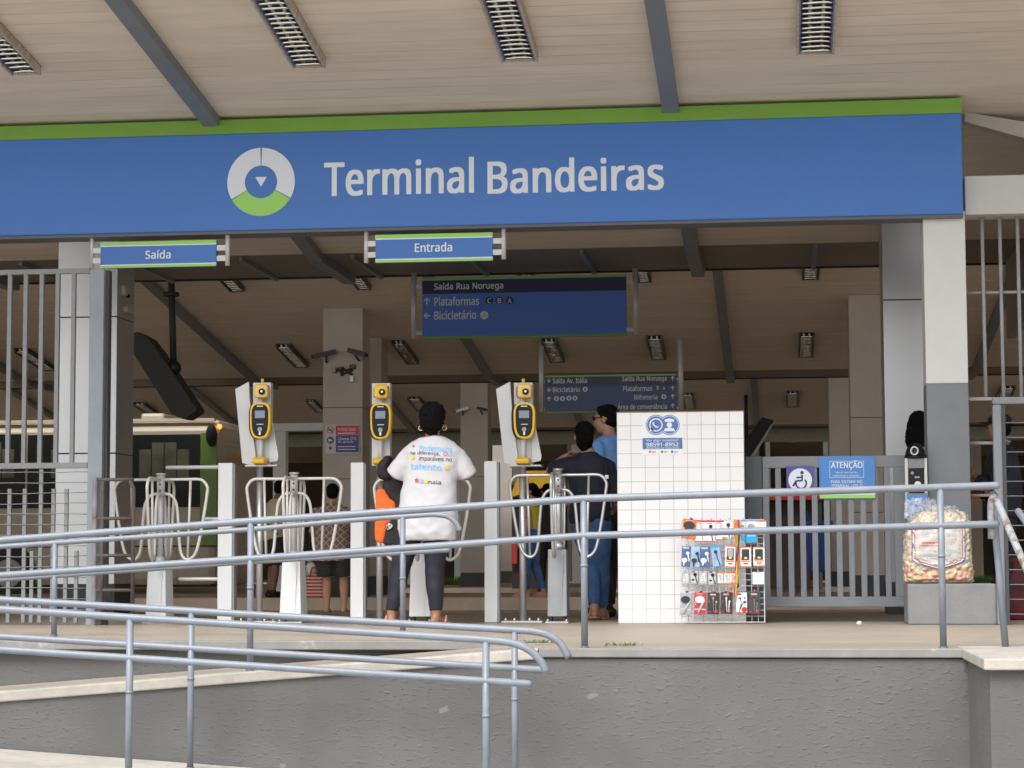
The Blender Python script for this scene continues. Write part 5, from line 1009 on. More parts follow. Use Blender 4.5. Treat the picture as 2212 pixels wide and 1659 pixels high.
# end face (faces +x): lettering, plate, lamps
def endbox(ya, yb, z0, z1, m, nm, d=.02): return O(nm, MB().box(x1-.01, x1+d, YBus+ya, YBus+yb, z0, z1), m, t)
def zpx(py): return P(500, py, YBus+1).z
for y_, h_ in ((950, 5), (961, 4)): endbox(.75, 2.0, zpx(y_+h_), zpx(y_), m_grey, 'small_caption', .012)
vs, fs = text_mesh('Goiânia', .02)
mb = MB(); ax, bx = min(v[0] for v in vs), max(v[0] for v in vs); az, bz_ = min(v[1] for v in vs), max(v[1] for v in vs)
V = [mb.bm.verts.new((x1+.014+v[2], YBus+.65+(v[0]-ax)/(bx-ax)*1.35, zpx(1003)+(v[1]-az)/(bz_-az)*(zpx(976)-zpx(1003)))) for v in vs]
for f_ in fs: mb._f([V[i] for i in f_])
O('lettering', mb, mat('bus_orange', (.62, .30, .03, 1), .5), t, fix=False)
endbox(.5, 1.2, zpx(1102), zpx(1072), mat('checker_label', (.28,.27,.25,1), .6, var=.7, vscale=30), 'label_plate', .012)
endbox(.5, 1.1, zpx(1062), zpx(1056), m_red, 'tail_lamp', .02); endbox(.45, 2.2, zpx(1240), zpx(1180), m_cream, 'bumper', .06); endbox(.8, 1.6, zpx(1224), zpx(1216), m_grey, 'number_plate', .07)
for px in (20, 250-900, 330-1400):
    q = P(px, 1230, YBus); mb = MB(); mb.cyl((q.x, YBus-.02, .33), (q.x, YBus+.25, .33), .5, n=28); wh = O('wheel', mb, m_mattblack, t); O('hub', MB().cyl((q.x, YBus-.04, .33), (q.x, YBus+.02, .33), .25, n=20), m_grey, wh)
a = rect(-330, 1262, 460, 1275, YBus); O('skirt', MB().box(a[0], a[1], YBus+.05, YBus+.2, .08, a[3]), m_mattblack, t)
# ================================================================== HANGING SPEAKERS
Yv = 28.6
t = thing('speaker', 'long black loudspeaker hanging tilted from a pole under the second bay, above the bus', 'speaker', (P(360, 810, Yv).x, Yv, P(360, 900, Yv).z), 'long black loudspeakers')
out = [(288, 722), (303, 719), (326, 731), (350, 762), (431, 884), (430, 890), (407, 906), (395, 905), (374, 893), (291, 762), (286, 745)]
pp = [P(x, y, Yv) for x, y in out]; O('cabinet', MB().prism([(p.x, p.z) for p in pp], Yv-.12, Yv+.28), m_mattblack, t, .02)
a, b = P(367, 668, Yv), P(373, 795, Yv); zc = bz(1, Yv)
O('hanger', MB().cyl((b.x, Yv+.05, b.z), (a.x, Yv+.05, zc), .045).cyl((a.x, Yv+.05, zc-.25), (a.x, Yv+.05, zc-.2), .11), m_mattblack, t)
O('swivel', MB().ell((b.x+.03, Yv, b.z), .09, .09, .1), m_black, t)
Yv2 = 45.5
t = thing('speaker', 'black loudspeaker with a pale grille tilted behind the tiled wall and gate', 'speaker', (P(1640, 950, Yv2).x, Yv2, P(1640, 985, Yv2).z), 'long black loudspeakers')
pp = [P(x, y, Yv2) for x, y in ((1600, 965), (1646, 901), (1672, 909), (1668, 917), (1626, 985), (1600, 1010))]; O('cabinet', MB().prism([(p.x, p.z) for p in pp], Yv2-.1, Yv2+.25), m_mattblack, t, .02)
pp = [P(x, y, Yv2) for x, y in ((1616, 996), (1663, 922), (1672, 911), (1666, 925), (1626, 992))]; O('grille', MB().prism([(p.x, p.z) for p in pp], Yv2-.115, Yv2-.1), m_grey, t)
q = P(1612, 905, Yv2); O('hanger', MB().cyl((q.x, Yv2, q.z-.5), (q.x, Yv2, bz(2, Yv2)), .035), m_mattblack, t)
# ================================================================== CAMERAS ON COLUMNS
def cctv(px, py, Y, dx, dz, L_, label, r=.045, m=m_alu):
    q = P(px, py, Y); t = thing('security_camera', label, 'camera', (q.x, Y, q.z), 'security cameras on the columns')
    a = q+Vector((0, -.16, 0)); d = Vector((dx, -.35, dz)).normalized()*L_
    O('camera_body', MB().bar(a-d*.5, a+d*.5, r*1.7, r*1.5), m, t, .008); O('lens_cap', MB().bar(a+d*.5, a+d*.5+d.normalized()*.02, r*1.3, r*1.1), m_black, t)
    O('bracket', MB().tube([a-d*.1+Vector((0, 0, -r)), q+Vector((0, -.05, -.1)), q+Vector((0, .0, -.1))], .014, 8), m_mattblack, t)
cctv(706, 767, 30.4, -1, -.25, .34, 'dark camera at the left edge of the column above the plaque', m=m_dark)
cctv(776, 764, 30.4, 1, -.3, .30, 'dark camera at the right edge of the column above the plaque', m=m_dark)
cctv(1000, 886, 43.4, -1.0, -.3, .27, 'white bullet camera pointing left on the far column', .04)
cctv(1042, 884, 43.4, .8, -.2, .2, 'small dark camera pointing right on the far column', .035, m_dark)
cctv(268, 640, 20.4, .9, -.2, .2, 'small black camera on the dark side of the left column', .03, m_dark)
def jbox(px0, py0, px1, py1, Y, label, m=None):
    a = rect(px0, py0, px1, py1, Y); tag(O('junction_box', MB().box(a[0], a[1], Y-.05, Y, a[2], a[3]), m or m_alu, None, .005), label, 'box', 'small boxes on the columns')
jbox(717, 792, 726, 805, 30.4, 'small beige junction box left on the column under the cameras', mat('box_beige', (.30,.27,.23,1), .6)); jbox(756, 788, 769, 797, 30.4, 'small dark square box right on the column under the cameras', m_dark); jbox(757, 812, 765, 826, 30.4, 'little white box low on the column under the cameras')
x = c1[1]
for (py0, py1, ya, yb, lb) in ((619, 640, .12, .2, 'narrow grey conduit box high on the left column side'), (662, 674, .2, .38, 'small grey box below the camera on the left column side')):
    tag(O('junction_box', MB().box(x, x+.04, 19.9+ya, 19.9+yb, P(265, py1, 20.1).z, P(265, py0, 20.1).z), m_alu, None, .004), lb, 'box', 'small boxes on the columns')
# loose cables and peeled patch on the column
mb = MB()
for k in range(6):
    pts = [P(724+random.uniform(-4, 10)+i*7, 796+5*sin(i*1.9+k)+k*2.2+random.uniform(-3, 3), 30.38) for i in range(6)]
    mb.tube(curve_pts(pts, 4), .0085, 6)
tag(O('loose_cables', mb, m_mattblack, None), 'tangle of black cables on the column under the cameras', 'cable')
# ================================================================== BEHIND THE GATE
Yx = 21.2
def crate_stack(px0, py0, px1, py1, Y):
    x0, x1, z0, z1 = rect(px0, py0, px1, py1, Y)
    t = thing('plastic_bin', 'blue ribbed plastic bin standing behind the slatted gate', 'bin', ((x0+x1)/2, Y, z0))
    m = mat('bin_blue', (.012, .05, .30, 1), .4); h = z1-z0
    mb = MB(); mb.hexa([(x0+.04, Y, z0), (x1-.04, Y, z0), (x1-.04, Y+.35, z0), (x0+.04, Y+.35, z0), (x0, Y-.03, z1-.1), (x1, Y-.03, z1-.1), (x1, Y+.38, z1-.1), (x0, Y+.38, z1-.1)]); O('bin_body', mb, m, t, .01)
    mb = MB()
    for i in range(16): z = z0+.03+i*(h-.2)/16; mb.box(x0+.03, x1-.03, Y-.045, Y-.005, z, z+.018)
    O('ribs', mb, m, t); O('rim', MB().box(x0-.02, x1+.02, Y-.05, Y+.4, z1-.12, z1-.08), m, t, .006)
    O('handle', MB().tube([(x1-.03, Y, z1-.1), (x1-.015, Y, z1+.0), (x1-.06, Y, z1+.06)], .018, 8), m, t); O('handle', MB().tube([(x0+.03, Y, z1-.1), (x0+.015, Y, z1+.02)], .018, 8), m, t)
    for sx in (x0+.07, x1-.07): mb = MB(); mb.cyl((sx-.015, Y+.05, z0-.03), (sx+.015, Y+.05, z0-.03), .05); O('wheel', mb, m_mattblack, t)
crate_stack(1738, 1108, 1796, 1236, Yx+1.2)
# stall with striped awning seen through the gate
t = thing('market_stall', 'far stall with a yellow and red striped front seen through the slatted gate', 'stall', (P(1710, 1250, 41).x, 41, 0))
for y0_, y1_, m in ((1056, 1067, m_yellow), (1067, 1073, m_orange), (1073, 1081, m_red)): a = rect(1640, y0_, 1775, y1_, 41); O('awning', MB().box(a[0], a[1], 40.6, 41, a[2], a[3]), m, t)
a = rect(1640, 1081, 1775, 1250, 41); O('counter', MB().box(a[0], a[1], 41, 42, 0, a[3]), mat('stall_dark', (.03,.016,.014,1), .6, var=.4, vscale=2), t); O('awning_post', MB().box(a[0], a[0]+.08, 40.7, 40.8, 0, a[3]).box(a[1]-.08, a[1], 40.7, 40.8, 0, a[3]), m_dark, t)
t = thing('market_stall', 'far kiosk with a curved yellow top behind the rightmost turnstile', 'stall', (P(1150, 1250, 40).x, 40, 0))
a = rect(1104, 1018, 1200, 1046, 40); mb = MB(); n = 14
mb.prism([(a[0], a[2]-.25)]+[(a[0]+(a[1]-a[0])*.35*(i/n), a[2]-.25+(a[3]-a[2]+.25)*sin(pi/2*i/n)) for i in range(1, n+1)]+[(a[1], a[3]), (a[1], a[2])], 39.8, 40.4); O('awning', mb, m_yellow, t)
a = rect(1104, 1046, 1200, 1250, 40); O('counter', MB().box(a[0], a[1], 40.1, 41, 0, a[3]), MATS['stall_dark'], t); a = rect(1104, 1175, 1116, 1218, 39.9); O('price_board', MB().box(a[0], a[1], 39.95, 40.05, a[2], a[3]), mat('board_red', (.4,.03,.03,1), .5), t)
a = rect(2112, 1062, 2144, 1072, 40); 
t = thing('tiled_canopy', 'small far roof with orange clay tiles seen right of the pillar', 'roof', (P(2125, 1070, 44).x, 44, 0))
a = rect(2085, 1064, 2160, 1076, 44); mb = MB()
for i in range(9): xx = a[0]+(a[1]-a[0])*i/9; mb.cyl((xx, 44, a[2]), (xx, 45, a[3]+.35), .06, n=8)
O('roof_tiles', mb, mat('clay', (.45,.17,.08,1), .8, var=.2), t); O('roof_edge', MB().box(a[0], a[1], 43.9, 43.97, a[3]-.01, a[3]+.04), m_cream, t); O('canopy_post', MB().box(a[0], a[0]+.1, 44.4, 44.5, 0, a[3]), m_dark, t)
# grass strips beyond
def grass(px0, px1, Y, py):
    x0, x1 = P(px0, py, Y).x, P(px1, py, Y).x; mb = MB()
    for i in range(900):
        x = random.uniform(x0, x1); y = Y+random.uniform(0, 1.0); h = random.uniform(.08, .22); a = random.uniform(0, 6.28)
        d = Vector((cos(a), sin(a), 0))*.012; b = Vector((x, y, 0)); tp = b+Vector((random.uniform(-.06, .06), random.uniform(-.06, .06), h))
        mb._f([mb.bm.verts.new(q) for q in (b-d, b+d, tp)])
    o = O('grass', mb, mat('grass_blades', (.07, .16, .02, 1), .7, var=.4, vscale=3), None, fix=False); o['kind'] = 'stuff'; tag(o, 'patch of green grass on the far verge, seen %s' % ('right of the pillar' if px0 > 2000 else 'between the columns'), 'grass')
grass(2095, 2150, 44, 1215); grass(885, 995, 47.5, 1240)
# weeds at the ramp joint
for px, py, lb, n in ((1165, 1390, 'tuft of low green weeds in the joint by the curled handrail', 70), (1346, 1396, 'small tuft of weeds in the platform joint right of the railing post', 50)):
    q = G(px, py, 0); mb = MB()
    for i in range(n):
        b = q+Vector((random.gauss(0, .045), random.gauss(0, .03), .004)); h = random.uniform(.006, .024); a = random.uniform(0, 6.28); d = Vector((cos(a), sin(a), 0))*.006
        mb._f([mb.bm.verts.new(c) for c in (b-d, b+d, b+Vector((random.uniform(-.03, .03), random.uniform(-.03, .03), h)))])
    tag(O('weed_tuft', mb, mat('weed_green', (.10, .14, .035, 1), .7, var=.4, vscale=30), None, fix=False), lb, 'weeds')
# crumpled litter on the platform
q = G(1857, 1352, 0); mb = MB(); mb.ell((q.x, q.y, .016), .021, .02, .016, 9, 6)
for v in mb.bm.verts: v.co += Vector((random.uniform(-.009, .009), random.uniform(-.009, .009), random.uniform(-.003, .008)))
tag(O('plastic_litter', mb, mat('clear_film', (.75,.76,.78,1), .15, alpha=.75), None), 'crumpled scrap of clear plastic on the platform before the gate', 'litter')
# ================================================================== PEOPLE
def V3(*a): return Vector(a)
def head_shapes(mb, hc, yaw=0, s=1, pitch=0):
    R = Matrix.Rotation(yaw, 3, 'Z') @ Matrix.Rotation(pitch, 3, 'X')
    def q(x, y, z): return hc+R @ V3(x, y, z)*s
    def e(x, y, z, a, b, c): mb.ell(q(x, y, z), a*s, b*s, c*s, 16, 11, R)
    e(0, -.012, .032, .074, .092, .084); e(0, .022, -.045, .057, .066, .068); e(0, .045, -.085, .03, .035, .028); e(0, .055, -.015, .055, .04, .05)
    e(0, .098, -.018, .014, .016, .013); mb.tube([q(0, .085, .018), q(0, .102, -.014)], [.009*s, .012*s], 8, round_ends=True)
    e(0, .083, -.05, .024, .010, .006); e(0, .081, -.060, .021, .010, .007)
    for sx in (-1, 1):
        e(sx*.077, -.008, -.008, .009, .022, .030); e(sx*.03, .083, .027, .024, .009, .008)
    return q, R
def hand(mb, w, d, n, curl=.5, flip=1, s=1):
    d = Vector(d).normalized(); n = Vector(n); n = (n-d*n.dot(d)).normalized(); sd = d.cross(n)*flip
    R = Matrix((sd, n, d)).transposed()
    mb.ell(w+d*.048*s, .040*s, .015*s, .052*s, 12, 9, R); mb.tube([w-d*.02, w+d*.03*s], [.026*s, .030*s], 10, round_ends=True)
    for k, (off, ln, cv) in enumerate(((-.029, .066, 1.0), (-.010, .076, .9), (.010, .071, 1.0), (.028, .056, 1.15))):
        b = w+d*.085*s+sd*off*s; a1 = curl*.6*cv; a2 = curl*1.5*cv; a3 = curl*2.2*cv
        p = [b]; 
        for a, l in ((a1, .45), (a2, .32), (a3, .23)): p.append(p[-1]+(d*cos(a)+n*sin(a)+sd*off*1.2)*ln*l*s)
        mb.tube(p, [.0092*s, .0088*s, .0082*s, .0068*s], 8, round_ends=True)
    b = w+d*.022*s-sd*.034*s; mb.tube([b, b+(d*.7-sd*.75+n*.2).normalized()*.036*s, b+(d*.9-sd*.55+n*.35).normalized()*.066*s], [.0125*s, .0105*s, .008*s], 8, round_ends=True)
def foot(mb, a, yaw, s=1, z0=0):
    R = Matrix.Rotation(yaw, 3, 'Z'); b = V3(a.x, a.y, z0)
    mb.tube([a, V3(a.x, a.y, z0+.035)+R @ V3(0, -.015, 0)], [.036*s, .034*s], 12, round_ends=True)
    mb.tube([b+R @ V3(0, -.035, .034), b+R @ V3(0, .06, .036), b+R @ V3(0, .13, .026), b+R @ V3(0, .165, .02)], [.032*s, .036*s, .036*s, .022*s], 12, round_ends=True)
    for k in range(5): c = b+R @ V3((-.03+k*.015)*s, .165-.006*abs(k-1)*1.3, .014); mb.tube([c, c+R @ V3(0, .03, -.002)], .010*s, 6, round_ends=True)
def limb_pts(a, b, c, k1=.5): return [a, a.lerp(b, .5), b, b.lerp(c, .45), c]
def person(label, loc, rot, J, skin, top, bottom, hair_fn, shoes, s=1.0, extra=None, group=None, vox=.0095):
    t = thing('person', label, 'person', loc, group); o = Vector(loc)
    def W(p): return o+Vector(p)*s
    h = {k: [W(q) for q in J[k]] for k in ('sh', 'el', 'wr', 'hip', 'knee', 'ank')}
    hc = W(J['head']); h['sh'] = [p-V3(0, 0, .038*s) for p in h['sh']]
    # ---- one continuous body
    mb = MB()
    q, R = head_shapes(mb, hc, J.get('yaw', 0), s, J.get('pitch', 0))
    nk = W(J['neck']); mb.tube([nk-V3(0, 0, .05*s), nk+V3(0, 0, .02*s), hc+V3(0, -.012*s, -.05*s)], [.062*s, .053*s, .052*s], 14, round_ends=True)
    mb.torso([(o.z+z*s, o.x+cx*s, o.y+cy*s, a*s*.86, b*s*.82) for z, cx, cy, a, b in J['torso']], 20)
    for i in (0, 1):
        sh, el, wr = h['sh'][i], h['el'][i], h['wr'][i]
        mb.tube([sh, sh.lerp(el, .45), el, el.lerp(wr, .35), wr], [.042*s, .044*s, .039*s, .039*s, .026*s], 12, round_ends=True)
        d = Vector(J['hd'][i]); hand(mb, wr, d, J['hn'][i], J.get('curl', .5), 1 if i == 0 else -1, s)
        hp, kn, an = h['hip'][i], h['knee'][i], h['ank'][i]
        th = J.get('thigh', .078); mb.tube([hp, hp.lerp(kn, .5), kn, kn.lerp(an, .35), an], [th*s, th*.86*s, .055*s, .056*s, .037*s], 14, round_ends=True)
        foot(mb, an, J.get('fyaw', (0, 0))[i], s, J.get('fz', (0, 0))[i]*s+o.z)
    body = organic('body', mb, skin, t, vox*s, 5)
    for sx in (-1, 1): O('eye', MB().ell(q(sx*.030, .0845, .012), .011*s, .007*s, .0075*s, 10, 7), mat('eye_dark', (.03,.022,.018,1), .2), t)
    # ---- clothes
    mb = MB()
    mb.torso([(o.z+z*s, o.x+cx*s, o.y+cy*s, a*s, b*s) for z, cx, cy, a, b in J['torso']], 28)
    for i in (0, 1):
        sl_ = J['sleeve'][i]
        if not sl_: continue
        f_, r0, r1 = sl_; sh, el, wr = h['sh'][i], h['el'][i], h['wr'][i]
        if f_ <= 1: e = sh.lerp(el, f_); mb.tube([sh.lerp(el, -.02), sh.lerp(e, .35), sh.lerp(e, .7), e], [r0*s*.92, r0*s, (r0*.4+r1*.6)*s, r1*s], 18, round_ends='start')
        else: e = el.lerp(wr, f_-1); mb.tube([sh.lerp(el, -.02), sh.lerp(el, .5), el, e], [r0*s*.95, r0*s*.92, r1*s*1.1, r1*s], 16, round_ends='start')
    shirt = organic('shirt', mb, top, t, .0095*s, 7, folds=.009*s)
    mb = MB(); r0, r1, r2, lf = J['leg']
    for i in (0, 1):
        hp, kn, an = h['hip'][i], h['knee'][i], h['ank'][i]; full = [hp, hp.lerp(kn, .5), kn, kn.lerp(an, .4), an+(kn-an)*.06]; rr = [r0, (r0*.62+r1*.38), r1, r1*.94, r2]
        if lf < 1: k = hp.lerp(kn, lf); full = [hp, hp.lerp(k, .5), k]; rr = [r0, (r0+r1)/2, r1]
        mb.tube(full, [x*s for x in rr], 16)
    pz = J['hip'][0][2]; pc = (J['hip'][0][0]+J['hip'][1][0])/2; hw = J.get('hipw', .17)
    mb.torso([(o.z+(pz-.10)*s, o.x+pc*s, o.y+J['hip'][0][1]*s, hw*.82*s, .10*s), (o.z+pz*s, o.x+pc*s, o.y+J['hip'][0][1]*s, hw*s, .125*s), (o.z+(pz+.13)*s, o.x+pc*s, o.y+J['hip'][0][1]*s, hw*.92*s, .115*s)], 24)
    pants = organic(J.get('pname', 'trousers'), mb, bottom, t, .0095*s, 6, folds=.004*s)
    if hair_fn: mb = MB(); hm = hair_fn(mb, q, R, s, hc); organic('hair', mb, hm or mat('hair_black', (.006,.0055,.0055,1), .85, var=.3, vscale=60, bump=.8, bscale=140, spec=.12), t, .008*s, 2, fuzz=(.012 if hair_fn is afro else .006)*s)
    if shoes:
        for i in (0, 1):
            a = h['ank'][i]; z0 = o.z+J.get('fz', (0, 0))[i]*s; Rf = Matrix.Rotation(J.get('fyaw', (0, 0))[i], 3, 'Z'); mb = MB(); pts = []
            if shoes[0] == 'sandal':
                for k in range(24):
                    an_ = 2*pi*k/24; pts.append(Rf @ V3(.047*cos(an_)*s, (.065+.135*sin(an_))*s, 0)+V3(a.x, a.y, 0))
                mb.rings([[V3(p.x, p.y, z0+.001) for p in pts], [V3(p.x, p.y, z0+.016*s) for p in pts]]); sp_ = O('sandal', mb, shoes[1], t)
                mb = MB(); b = V3(a.x, a.y, z0)
                mb.tube([b+Rf @ V3(-.044, .06, .014)*s, b+Rf @ V3(-.03, .10, .068)*s, b+Rf @ V3(-.005, .15, .045)*s, b+Rf @ V3(.03, .10, .068)*s, b+Rf @ V3(.044, .06, .014)*s], .0085*s, 8); O('strap', mb, shoes[1], sp_)
            else:
                b = V3(a.x, a.y, z0); mb.tube([b+Rf @ V3(0, -.04, .04)*s, b+Rf @ V3(0, .07, .045)*s, b+Rf @ V3(0, .15, .035)*s, b+Rf @ V3(0, .19, .03)*s], [.042*s, .046*s, .047*s, .032*s], 14, round_ends=True)
                mb.tube([b+V3(0, 0, .05*s), b+V3(0, 0, .11*s)], .046*s, 12); organic('shoe', mb, shoes[1], t, .009, 3)
    if extra: extra(t, W, q, R, s, shirt, h)
    t.rotation_euler = (0, 0, rot)
    return t
sk1 = mat('skin_brown', (.30, .135, .075, 1), .5, var=.12, vscale=14); sk2 = mat('skin_tan', (.40, .21, .135, 1), .5, var=.1, vscale=14); sk3 = mat('skin_deep', (.155, .07, .042, 1), .5, var=.1, vscale=14)
m_tee = mat('white_cotton', (.56, .555, .58, 1), .85, bump=.5, bscale=7, var=.03, vscale=5)
m_legg = mat('navy_leggings', (.011, .011, .022, 1), .7, bump=.2, bscale=20, var=.15, vscale=6)
m_jean = mat('blue_denim', (.045, .115, .27, 1), .8, var=.32, vscale=9, bump=.3, bscale=45)
m_navys = mat('navy_cotton', (.010, .013, .028, 1), .75, bump=.3, bscale=10, var=.2, vscale=8)
m_bshirt = mat('light_blue_shirt', (.15, .35, .72, 1), .75, bump=.35, bscale=8, var=.1, vscale=6)
m_pink = mat('pink_rubber', (.62, .27, .25, 1), .6)
def afro(mb, q, R, s, hc):
    mb.ell(q(0, -.02, .045), .094*s, .104*s, .092*s, 18, 12, R); mb.ell(q(0, -.045, -.005), .086*s, .082*s, .09*s, 18, 12, R); mb.ell(q(0, -.05, -.06), .055*s, .05*s, .05*s, 14, 9, R)
    for i in range(46):
        a = random.uniform(0, 6.28); b = random.uniform(.0, 1.25); c = q(.088*cos(a)*cos(b), -.03+.094*sin(a)*cos(b), .045+.089*sin(b))
        if R.transposed() @ (c-hc) and (R.transposed() @ (c-hc)).y < .055*s: mb.ell(c, .014*s, .014*s, .014*s, 8, 6)
def short(mb, q, R, s, hc):
    mb.ell(q(0, -.022, .048), .081*s, .094*s, .082*s, 18, 12, R); mb.ell(q(0, -.048, 0), .073*s, .066*s, .07*s, 16, 10, R); mb.ell(q(0, .03, .088), .06*s, .045*s, .03*s, 14, 8, R)
def bun(mb, q, R, s, hc):
    short(mb, q, R, s, hc); mb.ell(q(0, -.05, -.03), .072*s, .062*s, .095*s, 16, 10, R); mb.ell(q(0, -.12, .05), .055*s, .045*s, .055*s, 14, 9, R); mb.ell(q(.012, -.11, .0), .05*s, .04*s, .065*s, 14, 9, R); mb.ell(q(.03, -.1, .075), .03*s, .03*s, .03*s, 10, 8, R)
def longhair(mb, q, R, s, hc):
    short(mb, q, R, s, hc); mb.tube([q(0, -.05, .06), q(0, -.07, -.05), q(0, -.08, -.12), q(0, -.08, -.19)], [.08*s, .086*s, .08*s, .04*s], 16, round_ends=True)
    for i in range(40):
        a, v = random.uniform(0, 6.28), random.uniform(-.2, .08); mb.ell(q(.078*cos(a), -.06+.07*sin(a), v), .016*s, .016*s, .03*s, 8, 6)
    for sx in (-1, 1): mb.tube([q(sx*.06, -.0, .06), q(sx*.082, -.01, -.05), q(sx*.08, -.04, -.13)], [.03*s, .03*s, .025*s], 10, round_ends=True)
def tied(mb, q, R, s, hc):
    short(mb, q, R, s, hc); mb.tube([q(0, -.10, .02), q(0, -.14, -.05), q(0, -.13, -.18)], [.035*s, .038*s, .02*s], 12, round_ends=True)
# ------------------------------------------------ woman in the white T-shirt
fp = G(934.6, 1351, 0); hz = P(934.6, 873, fp.y).z; s1 = hz/1.63
def woman_extra(t, W, q, R, s, shirt, h):
    bv = BVHTree.FromPolygons([Vector(v.co)+org(shirt) for v in shirt.data.vertices], [tuple(p.vertices) for p in shirt.data.polygons])
    def rx(x0, y0, x1, y1): return rect(790.0+x0/3.25, 850.2+y0/3.25, 790.0+x1/3.25, 850.2+y1/3.25, fp.y-.12)
    lb = mat('print_sky', (.20, .50, .80, 1), .7); dk = mat('print_dark', (.06, .06, .08, 1), .7); yl = mat('print_yellow', (.80, .60, .06, 1), .7); rd = mat('print_red', (.70, .06, .10, 1), .7)
    for txt, bx, m, b_ in (('Poderosos', (375, 358, 606, 400), lb, .03), ('na diferença,', (312, 400, 520, 432), dk, .012), ('imparáveis no', (376, 436, 602, 478), dk, .012), ('talento', (312, 488, 538, 532), lb, .035), ('naia', (446, 606, 532, 636), dk, .012)):
        a = rx(*bx); lettering(txt, a[0], a[1], a[2], a[3], 0, m, shirt, b_, bvh=bv, shear=-.05)
    def blob(cx, cy, r, m, pts=5, inner=.5, nm='print_star'):
        a = rx(cx-r, cy-r, cx+r, cy+r); c = V3((a[0]+a[1])/2, 0, (a[2]+a[3])/2); rr = (a[1]-a[0])/2; mb = MB(); vs = []
        for i in range(pts*2):
            an = pi*i/pts+pi/2; k = rr*(1 if i % 2 == 0 else inner); x, z = c.x+k*cos(an), c.z+k*sin(an); hh = bv.ray_cast(V3(x, -50+60, z)-V3(0, 20, 0), V3(0, 1, 0)); vs.append(mb.bm.verts.new((x, (hh[0].y if hh[0] else fp.y-.13)-.009, z)))
        mb._f(vs); return O(nm, mb, m, shirt, fix=False)
    blob(573, 520, 21, yl); blob(362, 610, 20, rd, 5, .55); blob(394, 616, 20, lb, 5, .55); blob(427, 614, 20, yl, 5, .55); blob(327, 448, 16, yl, 9, .8); blob(327, 448, 9, dk, 9, .9, 'print_dot'); blob(330, 366, 13, rd, 4, .4)
    for cx, m in ((560, rd), (592, lb)):
        a = rx(cx-15, 412, cx+15, 438); c = V3((a[0]+a[1])/2, 0, (a[2]+a[3])/2); pts = []
        for i in range(18):
            x, z = c.x+.0145*cos(2*pi*i/18), c.z+.0115*sin(2*pi*i/18); hh = bv.ray_cast(V3(x, fp.y-5, z), V3(0, 1, 0)); pts.append(V3(x, (hh[0].y if hh[0] else fp.y-.13)-.002, z))
        O('print_ring', MB().tube(pts, .0022, 6, closed=True), m, shirt)
    for sx in (-1, 1):
        c = q(sx*.088, -.004, -.052); O('hoop_earring', MB().tube([c+V3(.016*cos(a), .004*sin(a), .018*sin(a)) for a in [2*pi*k/20 for k in range(20)]], .0033, 8, closed=True), mat('gold', (.75, .55, .22, 1), .3, .9), t)
J = dict(head=(0, .01, 1.505), neck=(0, 0, 1.385), torso=[(.625, -.036, 0, .208, .135), (.68, -.036, 0, .214, .155), (.80, -.036, 0, .216, .165), (.93, -.030, 0, .205, .155), (1.06, -.016, 0, .196, .140), (1.18, 0, 0, .212, .135), (1.28, .004, 0, .222, .118), (1.345, .004, 0, .165, .09), (1.385, 0, 0, .085, .072)],
         sh=[(-.178, 0, 1.285), (.188, 0, 1.275)], el=[(-.285, .03, 1.105), (.262, .03, 1.095)], wr=[(-.24, .24, 1.14), (.17, .25, 1.12)], hd=[(.3, .9, .1), (-.3, .9, .1)], hn=[(.3, 0, -.9), (-.3, 0, -.9)],
         hip=[(-.135, 0, .80), (.035, 0, .80)], knee=[(-.245, .02, .42), (.012, .02, .42)], ank=[(-.305, -.01, .085), (.025, .0, .085)], fyaw=(.25, -.35), sleeve=[(1.0, .070, .076), (1.0, .070, .070)], leg=(.108, .072, .045, 1), hipw=.175, pname='leggings')
person('woman seen from behind in a printed white T-shirt, dark leggings and hoop earrings', fp, 0, J, sk1, m_tee, m_legg, afro, ('sandal', m_pink), s1, woman_extra)
FPW = fp
# her bag and the dark jacket over her arm
def zb(x, y, Y): return P(790.0+x/3.25, 850.2+y/3.25, Y)
Yb_ = fp.y+.16
t = thing('tote_bag', 'orange and black bag hanging from the left arm of the woman in white', 'bag', (zb(150, 1050, Yb_).x, Yb_, zb(150, 1055, Yb_).z))
def flat(nm, pts, Y, y0, y1, m, par, bev=.012):
    pp = [zb(x, y, Y) for x, y in pts]; return O(nm, MB().prism([(p.x, p.z) for p in pp], y0, y1), m, par, bev)
m_obag = mat('orange_fabric', (.85, .13, .012, 1), .7, bump=.8, bscale=10, var=.15, vscale=8); m_blkfab = mat('black_fabric', (.014, .012, .013, 1), .75, bump=.7, bscale=12, var=.3, vscale=7)
flat('bag_body', [(80, 668), (140, 672), (180, 740), (220, 765), (212, 880), (160, 930), (135, 1054), (72, 1042), (68, 960)], Yb_, Yb_-.06, Yb_+.06, m_obag, t, .025)
flat('black_panel', [(196, 880), (245, 860), (240, 1062), (140, 1060), (130, 1045), (158, 925)], Yb_, Yb_-.072, Yb_+.05, m_blkfab, t, .02)
mb = MB(); c = zb(178, 940, Yb_); c.y = Yb_-.085
for k in range(5): a = c+V3(random.uniform(-.015, .015), 0, random.uniform(-.02, .02)); mb.tube([a+V3(.012*cos(u), .004*sin(u*2), .016*sin(u)) for u in [2*pi*i/12 for i in range(12)]], .0035, 6, closed=True)
O('key_ring', mb, m_steel, t)
t = thing('jacket', 'black jacket draped over the left forearm of the woman in white', 'jacket', (zb(200, 760, Yb_).x, Yb_, zb(200, 800, Yb_).z))
mb = MB(); Yq_ = Yb_-.02
for (x, y, a, b, c_) in ((128, 520, .042, .09, .065), (115, 555, .034, .08, .05), (150, 575, .05, .08, .035), (155, 470, .038, .08, .035)): p = zb(x, y, Yq_); mb.ell(p, a, b, c_)
